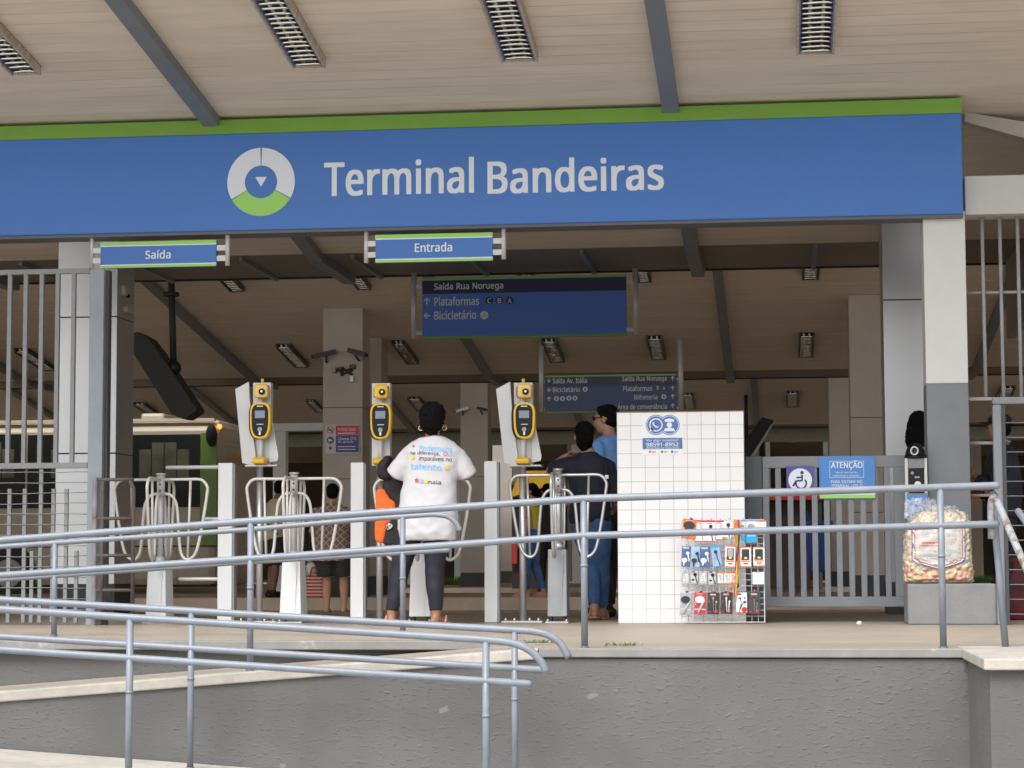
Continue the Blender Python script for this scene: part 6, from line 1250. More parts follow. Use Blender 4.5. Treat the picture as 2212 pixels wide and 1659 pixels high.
mb.prism([(p.x, p.z) for p in [zb(*q_, Yq_) for q_ in ((150, 590), (268, 560), (270, 860), (236, 880), (225, 765), (180, 735), (120, 660))]], Yq_-.03, Yq_+.04)
mb.prism([(p.x, p.z) for p in [zb(*q_, Yq_) for q_ in ((205, 780), (262, 800), (262, 1062), (215, 1062))]], Yq_-.02, Yq_+.05)
organic('jacket_cloth', mb, m_blkfab, t, .01, 6, folds=.012)
# ------------------------------------------------ woman in navy shirt and jeans
fp = G(1280.4, 1339, 0); s2_ = P(1262, 913, fp.y).z/1.62
def navy_extra(t, W, q, R, s, shirt, h):
    O('shoulder_strap', MB().tube([W((.07, -.02, 1.345)), W((.125, -.115, 1.27)), W((.135, -.135, 1.16)), W((.15, -.10, 1.0))], .006*s, 8), m_mattblack, t); O('buckle', MB().box(W((.12, 0, 0)).x, W((.15, 0, 0)).x, W((0, -.150, 0)).y, W((0, -.138, 0)).y, W((0, 0, 1.15)).z, W((0, 0, 1.18)).z), m_steel, t)
J = dict(head=(-.062, .02, 1.502), neck=(-.03, .0, 1.37), torso=[(.79, -.02, 0, .160, .125), (.86, -.02, 0, .168, .13), (.98, -.015, 0, .160, .12), (1.10, -.012, 0, .172, .125), (1.22, -.015, 0, .190, .12), (1.30, -.018, 0, .180, .10), (1.35, -.025, 0, .10, .08), (1.375, -.028, 0, .07, .07)],
         sh=[(-.165, 0, 1.30), (.135, 0, 1.27)], el=[(-.365, .05, 1.235), (.195, .02, 1.05)], wr=[(-.225, .10, 1.345), (.175, .16, .93)], hd=[(.9, .05, .22), (-.1, .9, -.3)], hn=[(.1, -.5, -.8), (-.9, 0, 0)],
         hip=[(-.09, 0, .80), (.065, 0, .80)], knee=[(-.01, .06, .44), (.075, .09, .43)], ank=[(.02, -.08, .10), (.065, .18, .085)], fyaw=(.1, 0), fz=(.015, 0), sleeve=[(.92, .078, .066), (1.05, .075, .062)], leg=(.098, .066, .048, 1), hipw=.162, pname='jeans', curl=.35, yaw=.2)
person('woman in a dark navy shirt and blue jeans by the bare metal turnstile', fp, 0, J, sk2, m_navys, m_jean, bun, ('sandal', m_pink), s2_, navy_extra)
# ------------------------------------------------ man in blue shirt
fp = V3(P(1318, 1330, 18.8).x, 18.8, 0); s3 = P(1300, 868, 18.8).z/1.785
def man_extra(t, W, q, R, s, shirt, h):
    mb = MB()
    for sx in (-1, 1): mb.ell(q(sx*.033, .094, .012), .027*s, .008*s, .019*s, 12, 8, R); 
    g = O('sunglasses', mb, m_black, t); mb = MB()
    for sx in (-1, 1): mb.tube([q(sx*.058, .088, .018), q(sx*.082, .02, .016), q(sx*.080, -.015, .008)], .0035*s, 6)
    O('temple', mb, mat('frame_red', (.10, .01, .01, 1), .3), g)
J = dict(head=(0, .03, 1.635), neck=(0, -.01, 1.49), torso=[(.90, 0, 0, .17, .13), (1.0, 0, 0, .185, .145), (1.15, 0, 0, .19, .15), (1.28, 0, 0, .205, .145), (1.38, 0, 0, .215, .125), (1.45, 0, 0, .15, .10), (1.50, 0, -.005, .075, .075)],
         sh=[(-.20, 0, 1.40), (.20, 0, 1.40)], el=[(-.25, .02, 1.10), (.25, .02, 1.10)], wr=[(-.22, .20, .97), (.22, .2, .97)], hd=[(.1, .9, -.2), (-.1, .9, -.2)], hn=[(.9, 0, 0), (-.9, 0, 0)],
         hip=[(-.09, 0, .86), (.09, 0, .86)], knee=[(-.10, .02, .46), (.10, .06, .46)], ank=[(-.10, -.04, .085), (.10, .1, .085)], sleeve=[(1.2, .085, .06), (1.2, .085, .06)], leg=(.10, .075, .07, 1), hipw=.165)
person('man in a light blue shirt and sunglasses facing left behind the woman in navy', fp, radians(62), dict(J, yaw=.25), sk2, m_bshirt, m_blkfab, short, ('shoe', m_black), s3, man_extra)
# ------------------------------------------------ woman in patterned top
m_pat = mat('brown_lattice', (.18, .125, .105, 1), .85); n, L_, b_ = nodes_of(m_pat)
tc = n.new('ShaderNodeTexCoord'); sp_ = n.new('ShaderNodeSeparateXYZ'); L_.new(tc.outputs['Object'], sp_.inputs[0])
u = math_node(n, L_, 'ABSOLUTE', math_node(n, L_, 'SUBTRACT', math_node(n, L_, 'FRACT', math_node(n, L_, 'MULTIPLY', math_node(n, L_, 'ADD', sp_.outputs[0], sp_.outputs[2]), 11.0)), .5))
v = math_node(n, L_, 'ABSOLUTE', math_node(n, L_, 'SUBTRACT', math_node(n, L_, 'FRACT', math_node(n, L_, 'MULTIPLY', math_node(n, L_, 'SUBTRACT', sp_.outputs[0], sp_.outputs[2]), 11.0)), .5))
k_ = math_node(n, L_, 'LESS_THAN', math_node(n, L_, 'MINIMUM', u, v), .07); mx = n.new('ShaderNodeMix'); mx.data_type = 'RGBA'; L_.new(k_, mx.inputs[0]); mx.inputs[6].default_value = (.17, .115, .10, 1); mx.inputs[7].default_value = (.46, .38, .32, 1); L_.new(mx.outputs[2], b_.inputs['Base Color'])
fp = G(717, 1325, -.17); s4 = (P(719, 1045, fp.y).z+.17)/1.63
J = dict(head=(.005, .02, 1.505), neck=(0, 0, 1.37), torso=[(.66, 0, 0, .215, .16), (.78, 0, 0, .225, .175), (.95, 0, 0, .215, .165), (1.10, 0, 0, .215, .15), (1.25, 0, 0, .235, .13), (1.33, 0, 0, .17, .10), (1.38, 0, 0, .08, .075)],
         sh=[(-.20, 0, 1.29), (.20, 0, 1.29)], el=[(-.27, .03, 1.03), (.26, .03, 1.03)], wr=[(-.24, .2, .92), (.2, .22, .95)], hd=[(.2, .9, -.1), (-.2, .9, -.1)], hn=[(.9, 0, 0), (-.9, 0, 0)],
         hip=[(-.085, 0, .78), (.125, 0, .78)], knee=[(-.07, .02, .44), (.145, .02, .44)], ank=[(-.065, 0, .085), (.155, 0, .085)], sleeve=[(.7, .09, .085), (.7, .09, .085)], leg=(.125, .125, .1, .92), hipw=.20, pname='shorts', thigh=.10)
person('woman seen from behind in a brown lattice patterned top and black shorts', fp, 0, J, sk2, m_pat, m_mattblack, short, None, s4)
# ------------------------------------------------ person in beige T-shirt
fp = V3(P(590, 1293, 30.0).x, 30.0, 0); s5 = P(600, 1035, 30).z/1.66
def beige_extra(t, W, q, R, s, shirt, h):
    O('shoulder_strap', MB().tube([W((-.10, -.09, 1.36)), W((-.02, -.155, 1.2)), W((.10, -.155, 1.0)), W((.17, -.05, .88))], .012*s, 8), m_mattblack, t)
J = dict(head=(.05, .10, 1.52), neck=(.03, .05, 1.39), torso=[(.80, 0, 0, .16, .13), (.95, 0, 0, .17, .14), (1.10, .01, .01, .18, .145), (1.25, .02, .03, .205, .135), (1.33, .025, .045, .16, .11), (1.385, .03, .05, .08, .075)],
         sh=[(-.18, .04, 1.29), (.21, .04, 1.29)], el=[(-.25, .12, 1.02), (.27, .14, 1.02)], wr=[(-.20, .3, .92), (.20, .3, .92)], hd=[(.2, .9, -.1), (-.2, .9, -.1)], hn=[(.9, 0, 0), (-.9, 0, 0)],
         hip=[(-.085, 0, .82), (.085, 0, .82)], knee=[(-.09, .05, .44), (.10, -.03, .44)], ank=[(-.10, .02, .085), (.10, -.08, .085)], sleeve=[(.75, .085, .078), (.75, .085, .078)], leg=(.11, .105, .09, .95), hipw=.17, pname='shorts')
person('person in a pale beige T-shirt with a dark shoulder strap, behind the second turnstile', fp, radians(-40), J, sk3, mat('beige_cotton', (.42, .39, .25, 1), .85, bump=.3, bscale=9), m_mattblack, short, ('shoe', m_black), s5, beige_extra)
# ------------------------------------------------ girl in yellow top, person in black
fp = V3(P(1150, 1291, 30.2).x, 30.2, 0); s6 = P(1157, 1043, 30.2).z/1.63
J = dict(head=(0, .02, 1.50), neck=(0, 0, 1.365), torso=[(.92, 0, 0, .145, .12), (1.0, 0, 0, .145, .12), (1.12, 0, 0, .155, .125), (1.24, 0, .01, .175, .125), (1.31, 0, 0, .13, .09), (1.35, 0, 0, .08, .07)],
         sh=[(-.17, 0, 1.27), (.17, 0, 1.27)], el=[(-.20, -.02, 1.0), (.20, -.03, 1.0)], wr=[(-.18, .12, .82), (.18, .12, .80)], hd=[(.1, .4, -.9), (-.1, .4, -.9)], hn=[(.9, 0, 0), (-.9, 0, 0)],
         hip=[(-.08, 0, .84), (.08, 0, .84)], knee=[(-.08, .06, .46), (.08, -.02, .46)], ank=[(-.08, .08, .085), (.08, -.14, .09)], sleeve=[None, None], leg=(.10, .068, .05, 1), hipw=.16, pname='jeans', yaw=0)
person('young woman in a yellow sleeveless top and jeans walking left, far behind the turnstiles', fp, radians(82), J, sk2, mat('yellow_cotton', (.62, .50, .03, 1), .8, bump=.3, bscale=10), m_jean, tied, ('sandal', m_pink), s6)
fp = V3(P(1184, 1285, 31.3).x, 31.3, 0)
J2 = dict(J, torso=[(.85, 0, 0, .165, .13), (1.0, 0, 0, .165, .13), (1.12, 0, 0, .175, .135), (1.24, 0, .01, .19, .13), (1.31, 0, 0, .14, .1), (1.36, 0, 0, .08, .07)], sleeve=[(1.6, .075, .055), (1.6, .075, .055)])
person('person dressed all in black just behind the young woman in yellow', fp, radians(20), J2, sk3, m_blkfab, m_mattblack, short, ('shoe', m_black), s6*1.02)
# ------------------------------------------------ long haired person behind the pillar
fp = V3(P(2006, 1330, 18.1).x, 18.1, 0); s8 = P(1990, 891, 18.1).z/1.63
def wrist_extra(t, W, q, R, s, shirt, h):
    mb = MB(); a, b = h['el'][1], h['wr'][1]
    for k in range(5): c = a.lerp(b, .62+k*.07); d = (b-a).normalized()*.008; mb.tube([c-d, c+d], .036*s, 12)
    O('striped_cuff', mb, mat('cuff_red', (.35, .05, .06, 1), .7), t)
    O('cuff_base', MB().tube([a.lerp(b, .45), a.lerp(b, .98)], [.034*s, .031*s], 12), m_paper, t)
J = dict(head=(0, .0, 1.505), neck=(0, -.02, 1.37), torso=[(.75, 0, 0, .17, .13), (.95, 0, 0, .17, .135), (1.12, 0, 0, .175, .135), (1.24, 0, 0, .195, .125), (1.31, 0, 0, .14, .10), (1.36, 0, -.01, .075, .07)],
         sh=[(-.18, 0, 1.27), (.18, 0, 1.27)], el=[(-.22, .10, 1.02), (.21, .16, 1.03)], wr=[(-.2, .26, .95), (.19, .40, 1.03)], hd=[(.1, .9, -.2), (-.1, .75, -.65)], hn=[(.9, 0, 0), (-.7, 0, -.6)],
         hip=[(-.085, 0, .80), (.085, 0, .80)], knee=[(-.09, .02, .44), (.09, .02, .44)], ank=[(-.09, 0, .085), (.09, 0, .085)], sleeve=[(1.5, .075, .06), (1.45, .075, .06)], leg=(.105, .07, .055, 1), hipw=.17)
person('person with long dark hair mostly hidden behind the white and grey pillar', fp, radians(-78), J, sk3, mat('teal_cotton', (.33, .52, .50, 1), .8), m_mattblack, longhair, ('shoe', m_black), s8, wrist_extra)
# ------------------------------------------------ guard at the right edge
fp = V3(P(2173, 1340, 18.3).x, 18.3, 0); s9 = P(2165, 893, 18.3).z/1.77
def guard_extra(t, W, q, R, s, shirt, h):
    mb = MB(); mb.ell(q(0, -.015, .075), .09*s, .105*s, .062*s, 18, 10, R); mb.tube([q(0, -.02, .045), q(0, -.02, .065)], [.092*s, .094*s], 20); mb2 = MB()
    c = O('cap', mb, m_navys, t); pts = []
    for i in range(13): a = pi*i/12; pts.append((.075*cos(a), .075+.085*sin(a)))
    lo = [q(x, y, .052-.0*y) for x, y in pts]; hi = [q(x, y, .060+.02*(y-.07)) for x, y in pts]; mb2.rings([lo, hi], smooth=False); O('cap_brim', mb2, m_mattblack, c)
    O('collar', MB().tube([W((.06*cos(a), -.005+.062*sin(a), 1.535+.012*sin(a))) for a in [2*pi*k/20 for k in range(20)]], .010*s, 8, closed=True), mat('collar_blue', (.20, .32, .60, 1), .7), shirt)
J = dict(head=(0, .03, 1.635), neck=(0, -.01, 1.49), torso=[(.86, 0, 0, .18, .145), (1.0, 0, 0, .19, .155), (1.15, 0, 0, .195, .16), (1.28, 0, 0, .21, .15), (1.38, 0, 0, .22, .13), (1.45, 0, 0, .15, .10), (1.50, 0, -.005, .075, .075)],
         sh=[(-.20, 0, 1.39), (.20, 0, 1.39)], el=[(-.26, .06, 1.10), (.26, .06, 1.10)], wr=[(-.12, .22, 1.22), (.14, .24, 1.08)], hd=[(.5, .3, .3), (-.6, .4, .1)], hn=[(0, -.9, .2), (0, -.9, 0)],
         hip=[(-.09, 0, .86), (.09, 0, .86)], knee=[(-.10, .02, .46), (.10, .02, .46)], ank=[(-.10, 0, .085), (.10, 0, .085)], sleeve=[(1.75, .085, .06), (1.75, .085, .06)], leg=(.105, .08, .075, 1), hipw=.17)
person('guard in dark navy uniform and peaked cap behind the mesh gate wires', fp, radians(80), J, sk1, m_navys, m_navys, short, ('shoe', m_black), s9, guard_extra)
# ------------------------------------------------ bags on the ground
Yw = 29.8; x0, x1, z0, z1 = rect(656, 1238, 699, 1291, Yw); z0 = 0; z1 = .33
t = thing('striped_bag', 'red and white striped shopping bag on the ground beside the woman in patterned top', 'bag', ((x0+x1)/2, Yw, 0)); w_ = x1-x0
mb = MB(); mb.hexa([(x0, Yw, 0), (x1, Yw, 0), (x1, Yw+.2, 0), (x0, Yw+.2, 0), (x0+.02, Yw+.04, z1), (x1-.04, Yw+.04, z1), (x1-.04, Yw+.15, z1), (x0+.02, Yw+.15, z1)])
m_st = mat('stripe_canvas', (.55, .42, .38, 1), .8); n, L_, b_ = nodes_of(m_st); tc = n.new('ShaderNodeTexCoord'); sp_ = n.new('ShaderNodeSeparateXYZ'); L_.new(tc.outputs['Object'], sp_.inputs[0])
k_ = math_node(n, L_, 'LESS_THAN', math_node(n, L_, 'FRACT', math_node(n, L_, 'MULTIPLY', sp_.outputs[2], 21.0)), .55); mx = n.new('ShaderNodeMix'); mx.data_type = 'RGBA'; L_.new(k_, mx.inputs[0]); mx.inputs[6].default_value = (.58, .46, .42, 1); mx.inputs[7].default_value = (.42, .04, .035, 1); L_.new(mx.outputs[2], b_.inputs['Base Color'])
O('bag_body', mb, m_st, t, .03); xm = (x0+x1)/2
O('handle', MB().tube(curve_pts([(xm-.06, Yw+.02, z1-.04), (xm-.03, Yw+.03, z1+.08), (xm+.03, Yw+.03, z1+.08), (xm+.06, Yw+.02, z1-.04)]), .01, 8), MATS['cuff_red'], t)
mb = MB(); mb.ell((x0+.08, Yw+.1, z1+.06), .07, .05, .11); 
for v in mb.bm.verts: v.co += V3(random.uniform(-.02, .02), random.uniform(-.02, .02), random.uniform(-.02, .02))
tag(O('plastic_bag', mb, mat('white_film', (.62, .62, .60, 1), .4), None), 'small white plastic bag sticking out behind the striped shopping bag', 'bag')
q = P(2192, 1350, 17.7); t = thing('backpack', 'dark red and black backpack on the ground behind the mesh gate wires', 'bag', (q.x, 17.7, 0))
mb = MB(); mb.torso([(0, q.x, 17.7, .15, .12), (.1, q.x, 17.7, .18, .14), (.3, q.x, 17.7, .17, .13), (.45, q.x+.02, 17.7, .11, .09), (.50, q.x+.02, 17.7, .05, .05)], 20); organic('bag_body', mb, mat('pack_red', (.075, .006, .014, 1), .7, var=.9, vscale=5), t, .012, 4)
O('strap', MB().tube([(q.x-.1, 17.56, .1), (q.x-.08, 17.53, .3), (q.x-.02, 17.58, .46)], .016, 8), m_mattblack, t)
# ================================================================== VENDOR GRID WITH PACKETS
YV = 16.62
def zx(x): return 1453.6+x/6.048
def zy(y): return 1086+y/6.048
a = rect(zx(110), zy(225), zx(1192), zy(1582), YV)
t = thing('wire_rack', 'white wire grid of phone accessories leaning on the lower right of the tiled wall', 'rack', ((a[0]+a[1])/2, YV, 0))
gx0, gx1, gz0, gz1 = a; gz0 = .012
O('frame', MB().tube([(gx0, YV, gz0), (gx1, YV, gz0), (gx1, YV, gz1), (gx0, YV, gz1)], .0052, 8, closed=True), m_white, t)
nx = 13; nz = 17
for i in range(1, nx): x = gx0+(gx1-gx0)*i/nx; O('wire', MB().cyl((x, YV, gz0), (x, YV, gz1), .0026, n=6), m_white, t)
for i in range(1, nz): z = gz0+(gz1-gz0)*i/nz; O('wire', MB().cyl((gx0, YV-.004, z), (gx1, YV-.004, z), .0026, n=6), m_white, t)
m_sil = mat('silver_card', (.40, .41, .42, 1), .35, .3, var=.15, vscale=12); m_ltblue = mat('light_blue_card', (.30, .47, .70, 1), .4, var=.3, vscale=14); m_deepblue = mat('deep_blue_card', (.06, .13, .33, 1), .4, var=.4, vscale=14)
m_cyan = mat('cyan_card', (.02, .33, .66, 1), .3, var=.2, vscale=10); m_charc = mat('charcoal_card', (.030, .030, .034, 1), .35, var=.2, vscale=9); m_hook = mat('hook_blue', (.25, .35, .65, 1), .4); m_litegrey = mat('pale_grey_card', (.52, .53, .54, 1), .45); m_cream2 = mat('pale_lime', (.6, .63, .3, 1), .4)
def pack(x0, y0, x1, y1, nm, label, body, kind, c1_=None, c2_=None, tilt=0, d=.028, dy=0):
    """x/y are zoom coordinates of the photograph; one packet hanging on the grid"""
    A = rect(zx(x0), zy(y0), zx(x1), zy(y1), YV-.02); cx, cz = (A[0]+A[1])/2, A[3]; w_, h_ = A[1]-A[0], A[3]-A[2]; yf = YV-.012-d-dy
    t = thing(nm, label, 'packet', (cx, YV-.01, cz), 'phone accessories hung on the wire rack')
    Rt = Matrix.Rotation(tilt, 3, 'Y')
    def W(u, v, y): p = Rt @ V3(u*w_, 0, -v*h_); return V3(cx+p.x, y, cz+p.z)
    def slab(u0, v0, u1, v1, ya, yb): return [W(u0, v1, ya), W(u1, v1, ya), W(u1, v1, yb), W(u0, v1, yb), W(u0, v0, ya), W(u1, v0, ya), W(u1, v0, yb), W(u0, v0, yb)]
    O('card', MB().hexa(slab(-.5, 0, .5, 1, yf, YV-.012)), body, t, .003)
    def panel(n_, u0, v0, u1, v1, m, e=.0015): return O(n_, MB().hexa(slab(u0, v0, u1, v1, yf-e, yf)), m, t)
    def disc(n_, u, v, ru, m, e=.004, sx=1, sy=1):
        c = W(u, v, yf-e); pts = [c+Rt @ V3(ru*w_*sx*cos(2*pi*i/18), 0, ru*w_*sy*sin(2*pi*i/18)) for i in range(18)]
        mb = MB(); mb.rings([[V3(p.x, yf-e, p.z) for p in pts], [V3(p.x, yf, p.z) for p in pts]], smooth=False); return O(n_, mb, m, t)
    def cable(pts, r, m): return O('cable', MB().tube([W(u, v, yf-.003) for u, v in pts], r, 6), m, t)
    if kind == 'bud':                           # one big earphone with its lead
        panel('header', -.5, 0, .5, .08, c2_)
        disc('earbud', .0, .28, .20, c1_); cable([(.02, .30), (.08, .55), (.28, .93)], .0038, c1_)
        panel('fine_print', -.42, .55, -.1, .60, m_grey); panel('fine_print', -.42, .12, .1, .155, c2_ if c2_ else m_grey); panel('foot_band', -.5, .95, .5, 1, c2_)
    elif kind == 'buds':                        # pair of earphones
        panel('header', -.4, .04, .3, .12, m_litegrey); disc('earbud', .18, .34, .2, c1_); disc('earbud', -.15, .68, .32, c1_, sy=.85); cable([(.22, .36), (.34, .62), (.42, .75)], .006, c1_); cable([(-.2, .78), (-.22, .95)], .007, c1_)
    elif kind == 'charger':
        panel('header', -.5, 0, .5, .05, c2_); panel('window', -.34, .12, .34, .66, mat('window_frame', (.10,.035,.02,1), .4)); 
        panel('plug', -.27, .14, .27, .50, c1_, .008); panel('plug_tip', -.12, .5, .14, .6, m_cream2, .008); panel('title', -.38, .69, .38, .75, c2_); panel('slot', -.2, .80, .24, .85, m_charc); panel('fine_print', -.43, .52, -.36, .64, c2_); panel('foot_band', -.5, .94, .5, 1, c2_)
    elif kind == 'thin':                        # dark card with two earphones on leads
        panel('brand_bar', -.3, .08, .2, .14, m_litegrey); panel('fine_print', -.28, .17, .25, .195, m_red); disc('earbud', -.02, .28, .085, c1_); disc('earbud', .26, .43, .085, c1_)
        cable([(-.04, .29), (.0, .55), (.05, .93)], .0042 if c2_ else .0022, c2_ or m_grey); cable([(.24, .44), (.22, .65), (.2, .93)], .0042 if c2_ else .0022, c2_ or m_grey)
        disc('seal', .24, .86, .16, m_red); panel('fine_print', -.44, .87, -.2, .92, m_red); panel('fine_print', -.42, .38, -.32, .48, m_red); panel('hook_tab', -.2, -.045, .22, .0, m_red)
    elif kind == 'pen':                         # blister with a round earphone and stalk
        disc('earbud', -.02, .33, .40, c1_, sy=.78, e=.012); cable([(.38, .36), (.1, .65), (-.15, .96)], .0085, m_litegrey); panel('glare_band', -.5, .74, .5, .79, m_litegrey); panel('fine_print', -.3, .06, .2, .09, m_litegrey); disc('hole', .08, -.02, .13, m_charc, sy=.5)
        for v in (.47, .55): disc('dot', -.40, v, .045, m_paper)
    elif kind == 'small':
        panel('header', -.5, 0, .5, .12, c2_); disc('earbud', -.05, .33, .22, m_sil); cable([(-.02, .36), (.05, .8)], .002, m_grey); panel('fine_print', .1, .55, .38, .62, m_grey); panel('foot_band', -.5, .93, .5, 1, c2_)
    elif kind == 'half':
        panel('header', -.5, 0, .5, .05, c2_); disc('headphone', 0, .28, .33, m_grey, sy=.75); panel('lower_half', -.5, .52, .5, 1, m_cyan, .012); panel('glare_band', -.36, .66, .36, .73, m_ltblue, .014)
    elif kind == 'outline':
        panel('header', -.5, 0, .5, .1, c2_); panel('outline', -.33, .2, .33, .8, m_litegrey); panel('inner', -.28, .235, .28, .765, body, .003); panel('fine_print', -.3, .05, .2, .08, m_paper); panel('foot_band', -.5, .9, .5, 1, c2_)
    elif kind == 'silver':
        panel('photo_window', -.42, .28, .42, .85, m_litegrey); disc('earbud', .1, .24, .2, c1_, .008); disc('earbud', -.18, .64, .17, c1_, .006, sy=.6); cable([(.12, .28), (.2, .6), (.36, .92)], .0042, c1_); panel('header_slot', -.3, -.01, .05, .055, c1_ if c1_ is m_black else m_grey); panel('foot_band', -.5, .86, .5, .97, m_sil)
    elif kind == 'mixed':
        panel('header', -.5, 0, .5, .03, m_charc); disc('earbud', -.15, .3, .13, m_charc, sy=.5); disc('earbud', .28, .48, .13, m_purple); cable([(-.12, .32), (.02, .6), (-.25, .95)], .0025, m_charc); cable([(.22, .5), (-.1, .62), (-.2, .8)], .0025, m_charc); disc('seal', .24, .82, .25, m_red); panel('title', -.44, .08, .0, .15, m_red); panel('foot_band', -.5, .95, .5, 1, m_red); panel('fine_print', .24, .25, .34, .34, m_charc)
    h = W(0, -.01, YV-.03); O('hook', MB().tube([h+V3(0, .02, .012), h+V3(0, -.005, .012), h+V3(0, -.03, .004)], .0035, 6), m_hook, t)
    return t
pack(138, 215, 322, 475, 'earphone_packet', 'orange packet with a white device, top left corner of the wire rack', m_orange, 'pen', m_charc, None, .12)
pack(318, 230, 440, 515, 'earphone_packet', 'white and red earphone packet in the top row, right of the orange packet', m_paper, 'bud', m_litegrey, m_red, .08)
pack(440, 230, 562, 515, 'earphone_packet', 'white and red packet with a black earphone, third in the top row', m_paper, 'bud', m_charc, m_red, .06, dy=.006)
pack(568, 232, 684, 490, 'earphone_packet', 'white packet with a pale earphone, fourth in the top row', m_paper, 'bud', m_litegrey, m_red, 0)
pack(672, 228, 800, 460, 'earphone_packet', 'tilted white packet with a dark earphone, left of the coloured cables', m_paper, 'bud', m_charc, m_litegrey, .16, dy=.02)
pack(885, 230, 945, 500, 'headphone_box', 'narrow blue and white box just right of the coloured cables in the top row', m_paper, 'half', None, m_cyan)
pack(948, 228, 1088, 522, 'headphone_box', 'blue and white headphone box in the top row, second from the right', m_paper, 'half', None, m_cyan, -.03, .035)
pack(1086, 228, 1220, 418, 'earphone_packet', 'orange and white box at the top right corner of the wire rack', m_paper, 'outline', None, m_orange)
pack(122, 567, 236, 838, 'earphone_packet', 'dark blue packet with white earphones at the left end of the second row', m_deepblue, 'buds', m_paper, None, .05)
pack(242, 573, 358, 842, 'earphone_packet', 'blue packet with dark earphones, second in the second row', m_ltblue, 'buds', m_charc, None, .02)
pack(362, 573, 484, 842, 'earphone_packet', 'dark blue packet with white earphones, third in the second row', m_deepblue, 'buds', m_paper, None, .02)
pack(490, 565, 608, 840, 'earphone_packet', 'tilted light blue packet with one dark earphone in the second row', m_ltblue, 'bud', m_charc, m_cyan, -.14)
pack(690, 560, 822, 848, 'charger_box', 'orange and white box with a pale grey charger, partly behind the coloured cables', m_paper, 'charger', m_sil, m_orange, .04)
pack(878, 575, 1022, 842, 'charger_box', 'white box with a black charger right of the coloured cables', m_paper, 'charger', m_charc, m_orange, 0, .035)
pack(1050, 575, 1200, 833, 'charger_box', 'white box with a black charger at the right end of the second row', m_paper, 'charger', m_charc, m_orange, 0, .035)
pack(122, 903, 218, 1078, 'earphone_packet', 'silver packet with a white earphone at the left end of the third row', m_sil, 'silver', m_paper, None, 0, .02)
pack(226, 898, 332, 1068, 'earphone_packet', 'silver packet with a black earphone, second in the third row', m_sil, 'silver', m_black, None, -.03, .02)
pack(342, 895, 450, 1076, 'earphone_packet', 'silver packet with a white earphone, third in the third row', m_sil, 'silver', m_paper, None, 0, .02)
pack(456, 903, 562, 1076, 'earphone_packet', 'silver packet with a black earphone, fourth in the third row', m_sil, 'silver', m_black, None, -.03, .02)
pack(584, 905, 657, 1056, 'earphone_packet', 'smallest orange and white packet, left one of the three in the third row', m_paper, 'small', None, m_orange, 0, .015)
pack(667, 905, 739, 1056, 'earphone_packet', 'small orange and white packet, middle one of the three in the third row', m_paper, 'small', None, m_orange, 0, .015)
pack(745, 903, 816, 1052, 'earphone_packet', 'small orange and white packet touching the coloured cables in the third row', m_paper, 'small', None, m_orange, 0, .015)
pack(1040, 905, 1192, 1065, 'earphone_packet', 'square white box at the right end of the third row', m_paper, 'outline', None, m_paper, 0, .03)
pack(100, 1168, 250, 1460, 'earphone_packet', 'silver blister with a big black earphone at the left end of the bottom row', m_sil, 'pen', m_charc, None, .05)
pack(284, 1168, 434, 1460, 'earphone_packet', 'red blister with a big white earphone in the bottom row', mat('red_card', (.52, .04, .05, 1), .4, var=.2, vscale=10), 'pen', m_paper, None, .03)
pack(460, 1168, 608, 1456, 'earphone_packet', 'black card with green tipped earphones in the bottom row', m_charc, 'thin', mat('bud_green', (.35, .55, .03, 1), .4), None, .03)
pack(632, 1165, 780, 1450, 'earphone_packet', 'black card with white earphones in the bottom row', m_charc, 'thin', m_paper, m_paper, .03)
pack(828, 1160, 970, 1445, 'earphone_packet', 'white and red packet with dark earphones in the bottom row', m_paper, 'mixed', None, None, .0)
pack(992, 1160, 1145, 1456, 'earphone_packet', 'black card with black earphones at the right end of the bottom row', mat('charcoal_card2', (.05, .052, .056, 1), .4), 'thin', m_black, None, .02)
t = thing('hanging_cables', 'bunch of thin orange, green, red and black cables hanging down the wire rack', 'cables', (P(zx(845), 1200, YV).x, YV-.07, .3))
cols = [(mat('cable_orange', (.85, .22, .02, 1), .45), 5), (mat('cable_lime', (.35, .50, .05, 1), .45), 2), (mat('cable_pink', (.75, .15, .22, 1), .45), 2), (m_charc, 2), (mat('cable_purple', (.2, .05, .3, 1), .45), 1), (m_red, 1), (mat('cable_yellow', (.75, .5, .05, 1), .45), 1)]
k = 0
for m, cnt in cols:
    for i in range(cnt):
        x0_ = 805+k*5.6; e = random.choice(((820, 1235), (860, 1100), (800, 1250), (700, 1225) if m is cols[0][0] else (845, 1120), (830, 1190), (930, 1150) if m is m_charc else (850, 1060)))
        pts = [(x0_, 222), (x0_+random.uniform(-6, 8), 420), (840+random.uniform(-14, 22), 640), (835+random.uniform(-18, 20), 860), (e[0]*.5+835*.5+random.uniform(-8, 8), (860+e[1])/2), e]
        O('cable', MB().tube(curve_pts([P(zx(a_), zy(b_), YV-.055-.02*random.random()) for a_, b_ in pts], 4), random.choice((.0032, .004, .0055)), 6), m, t); k += 1
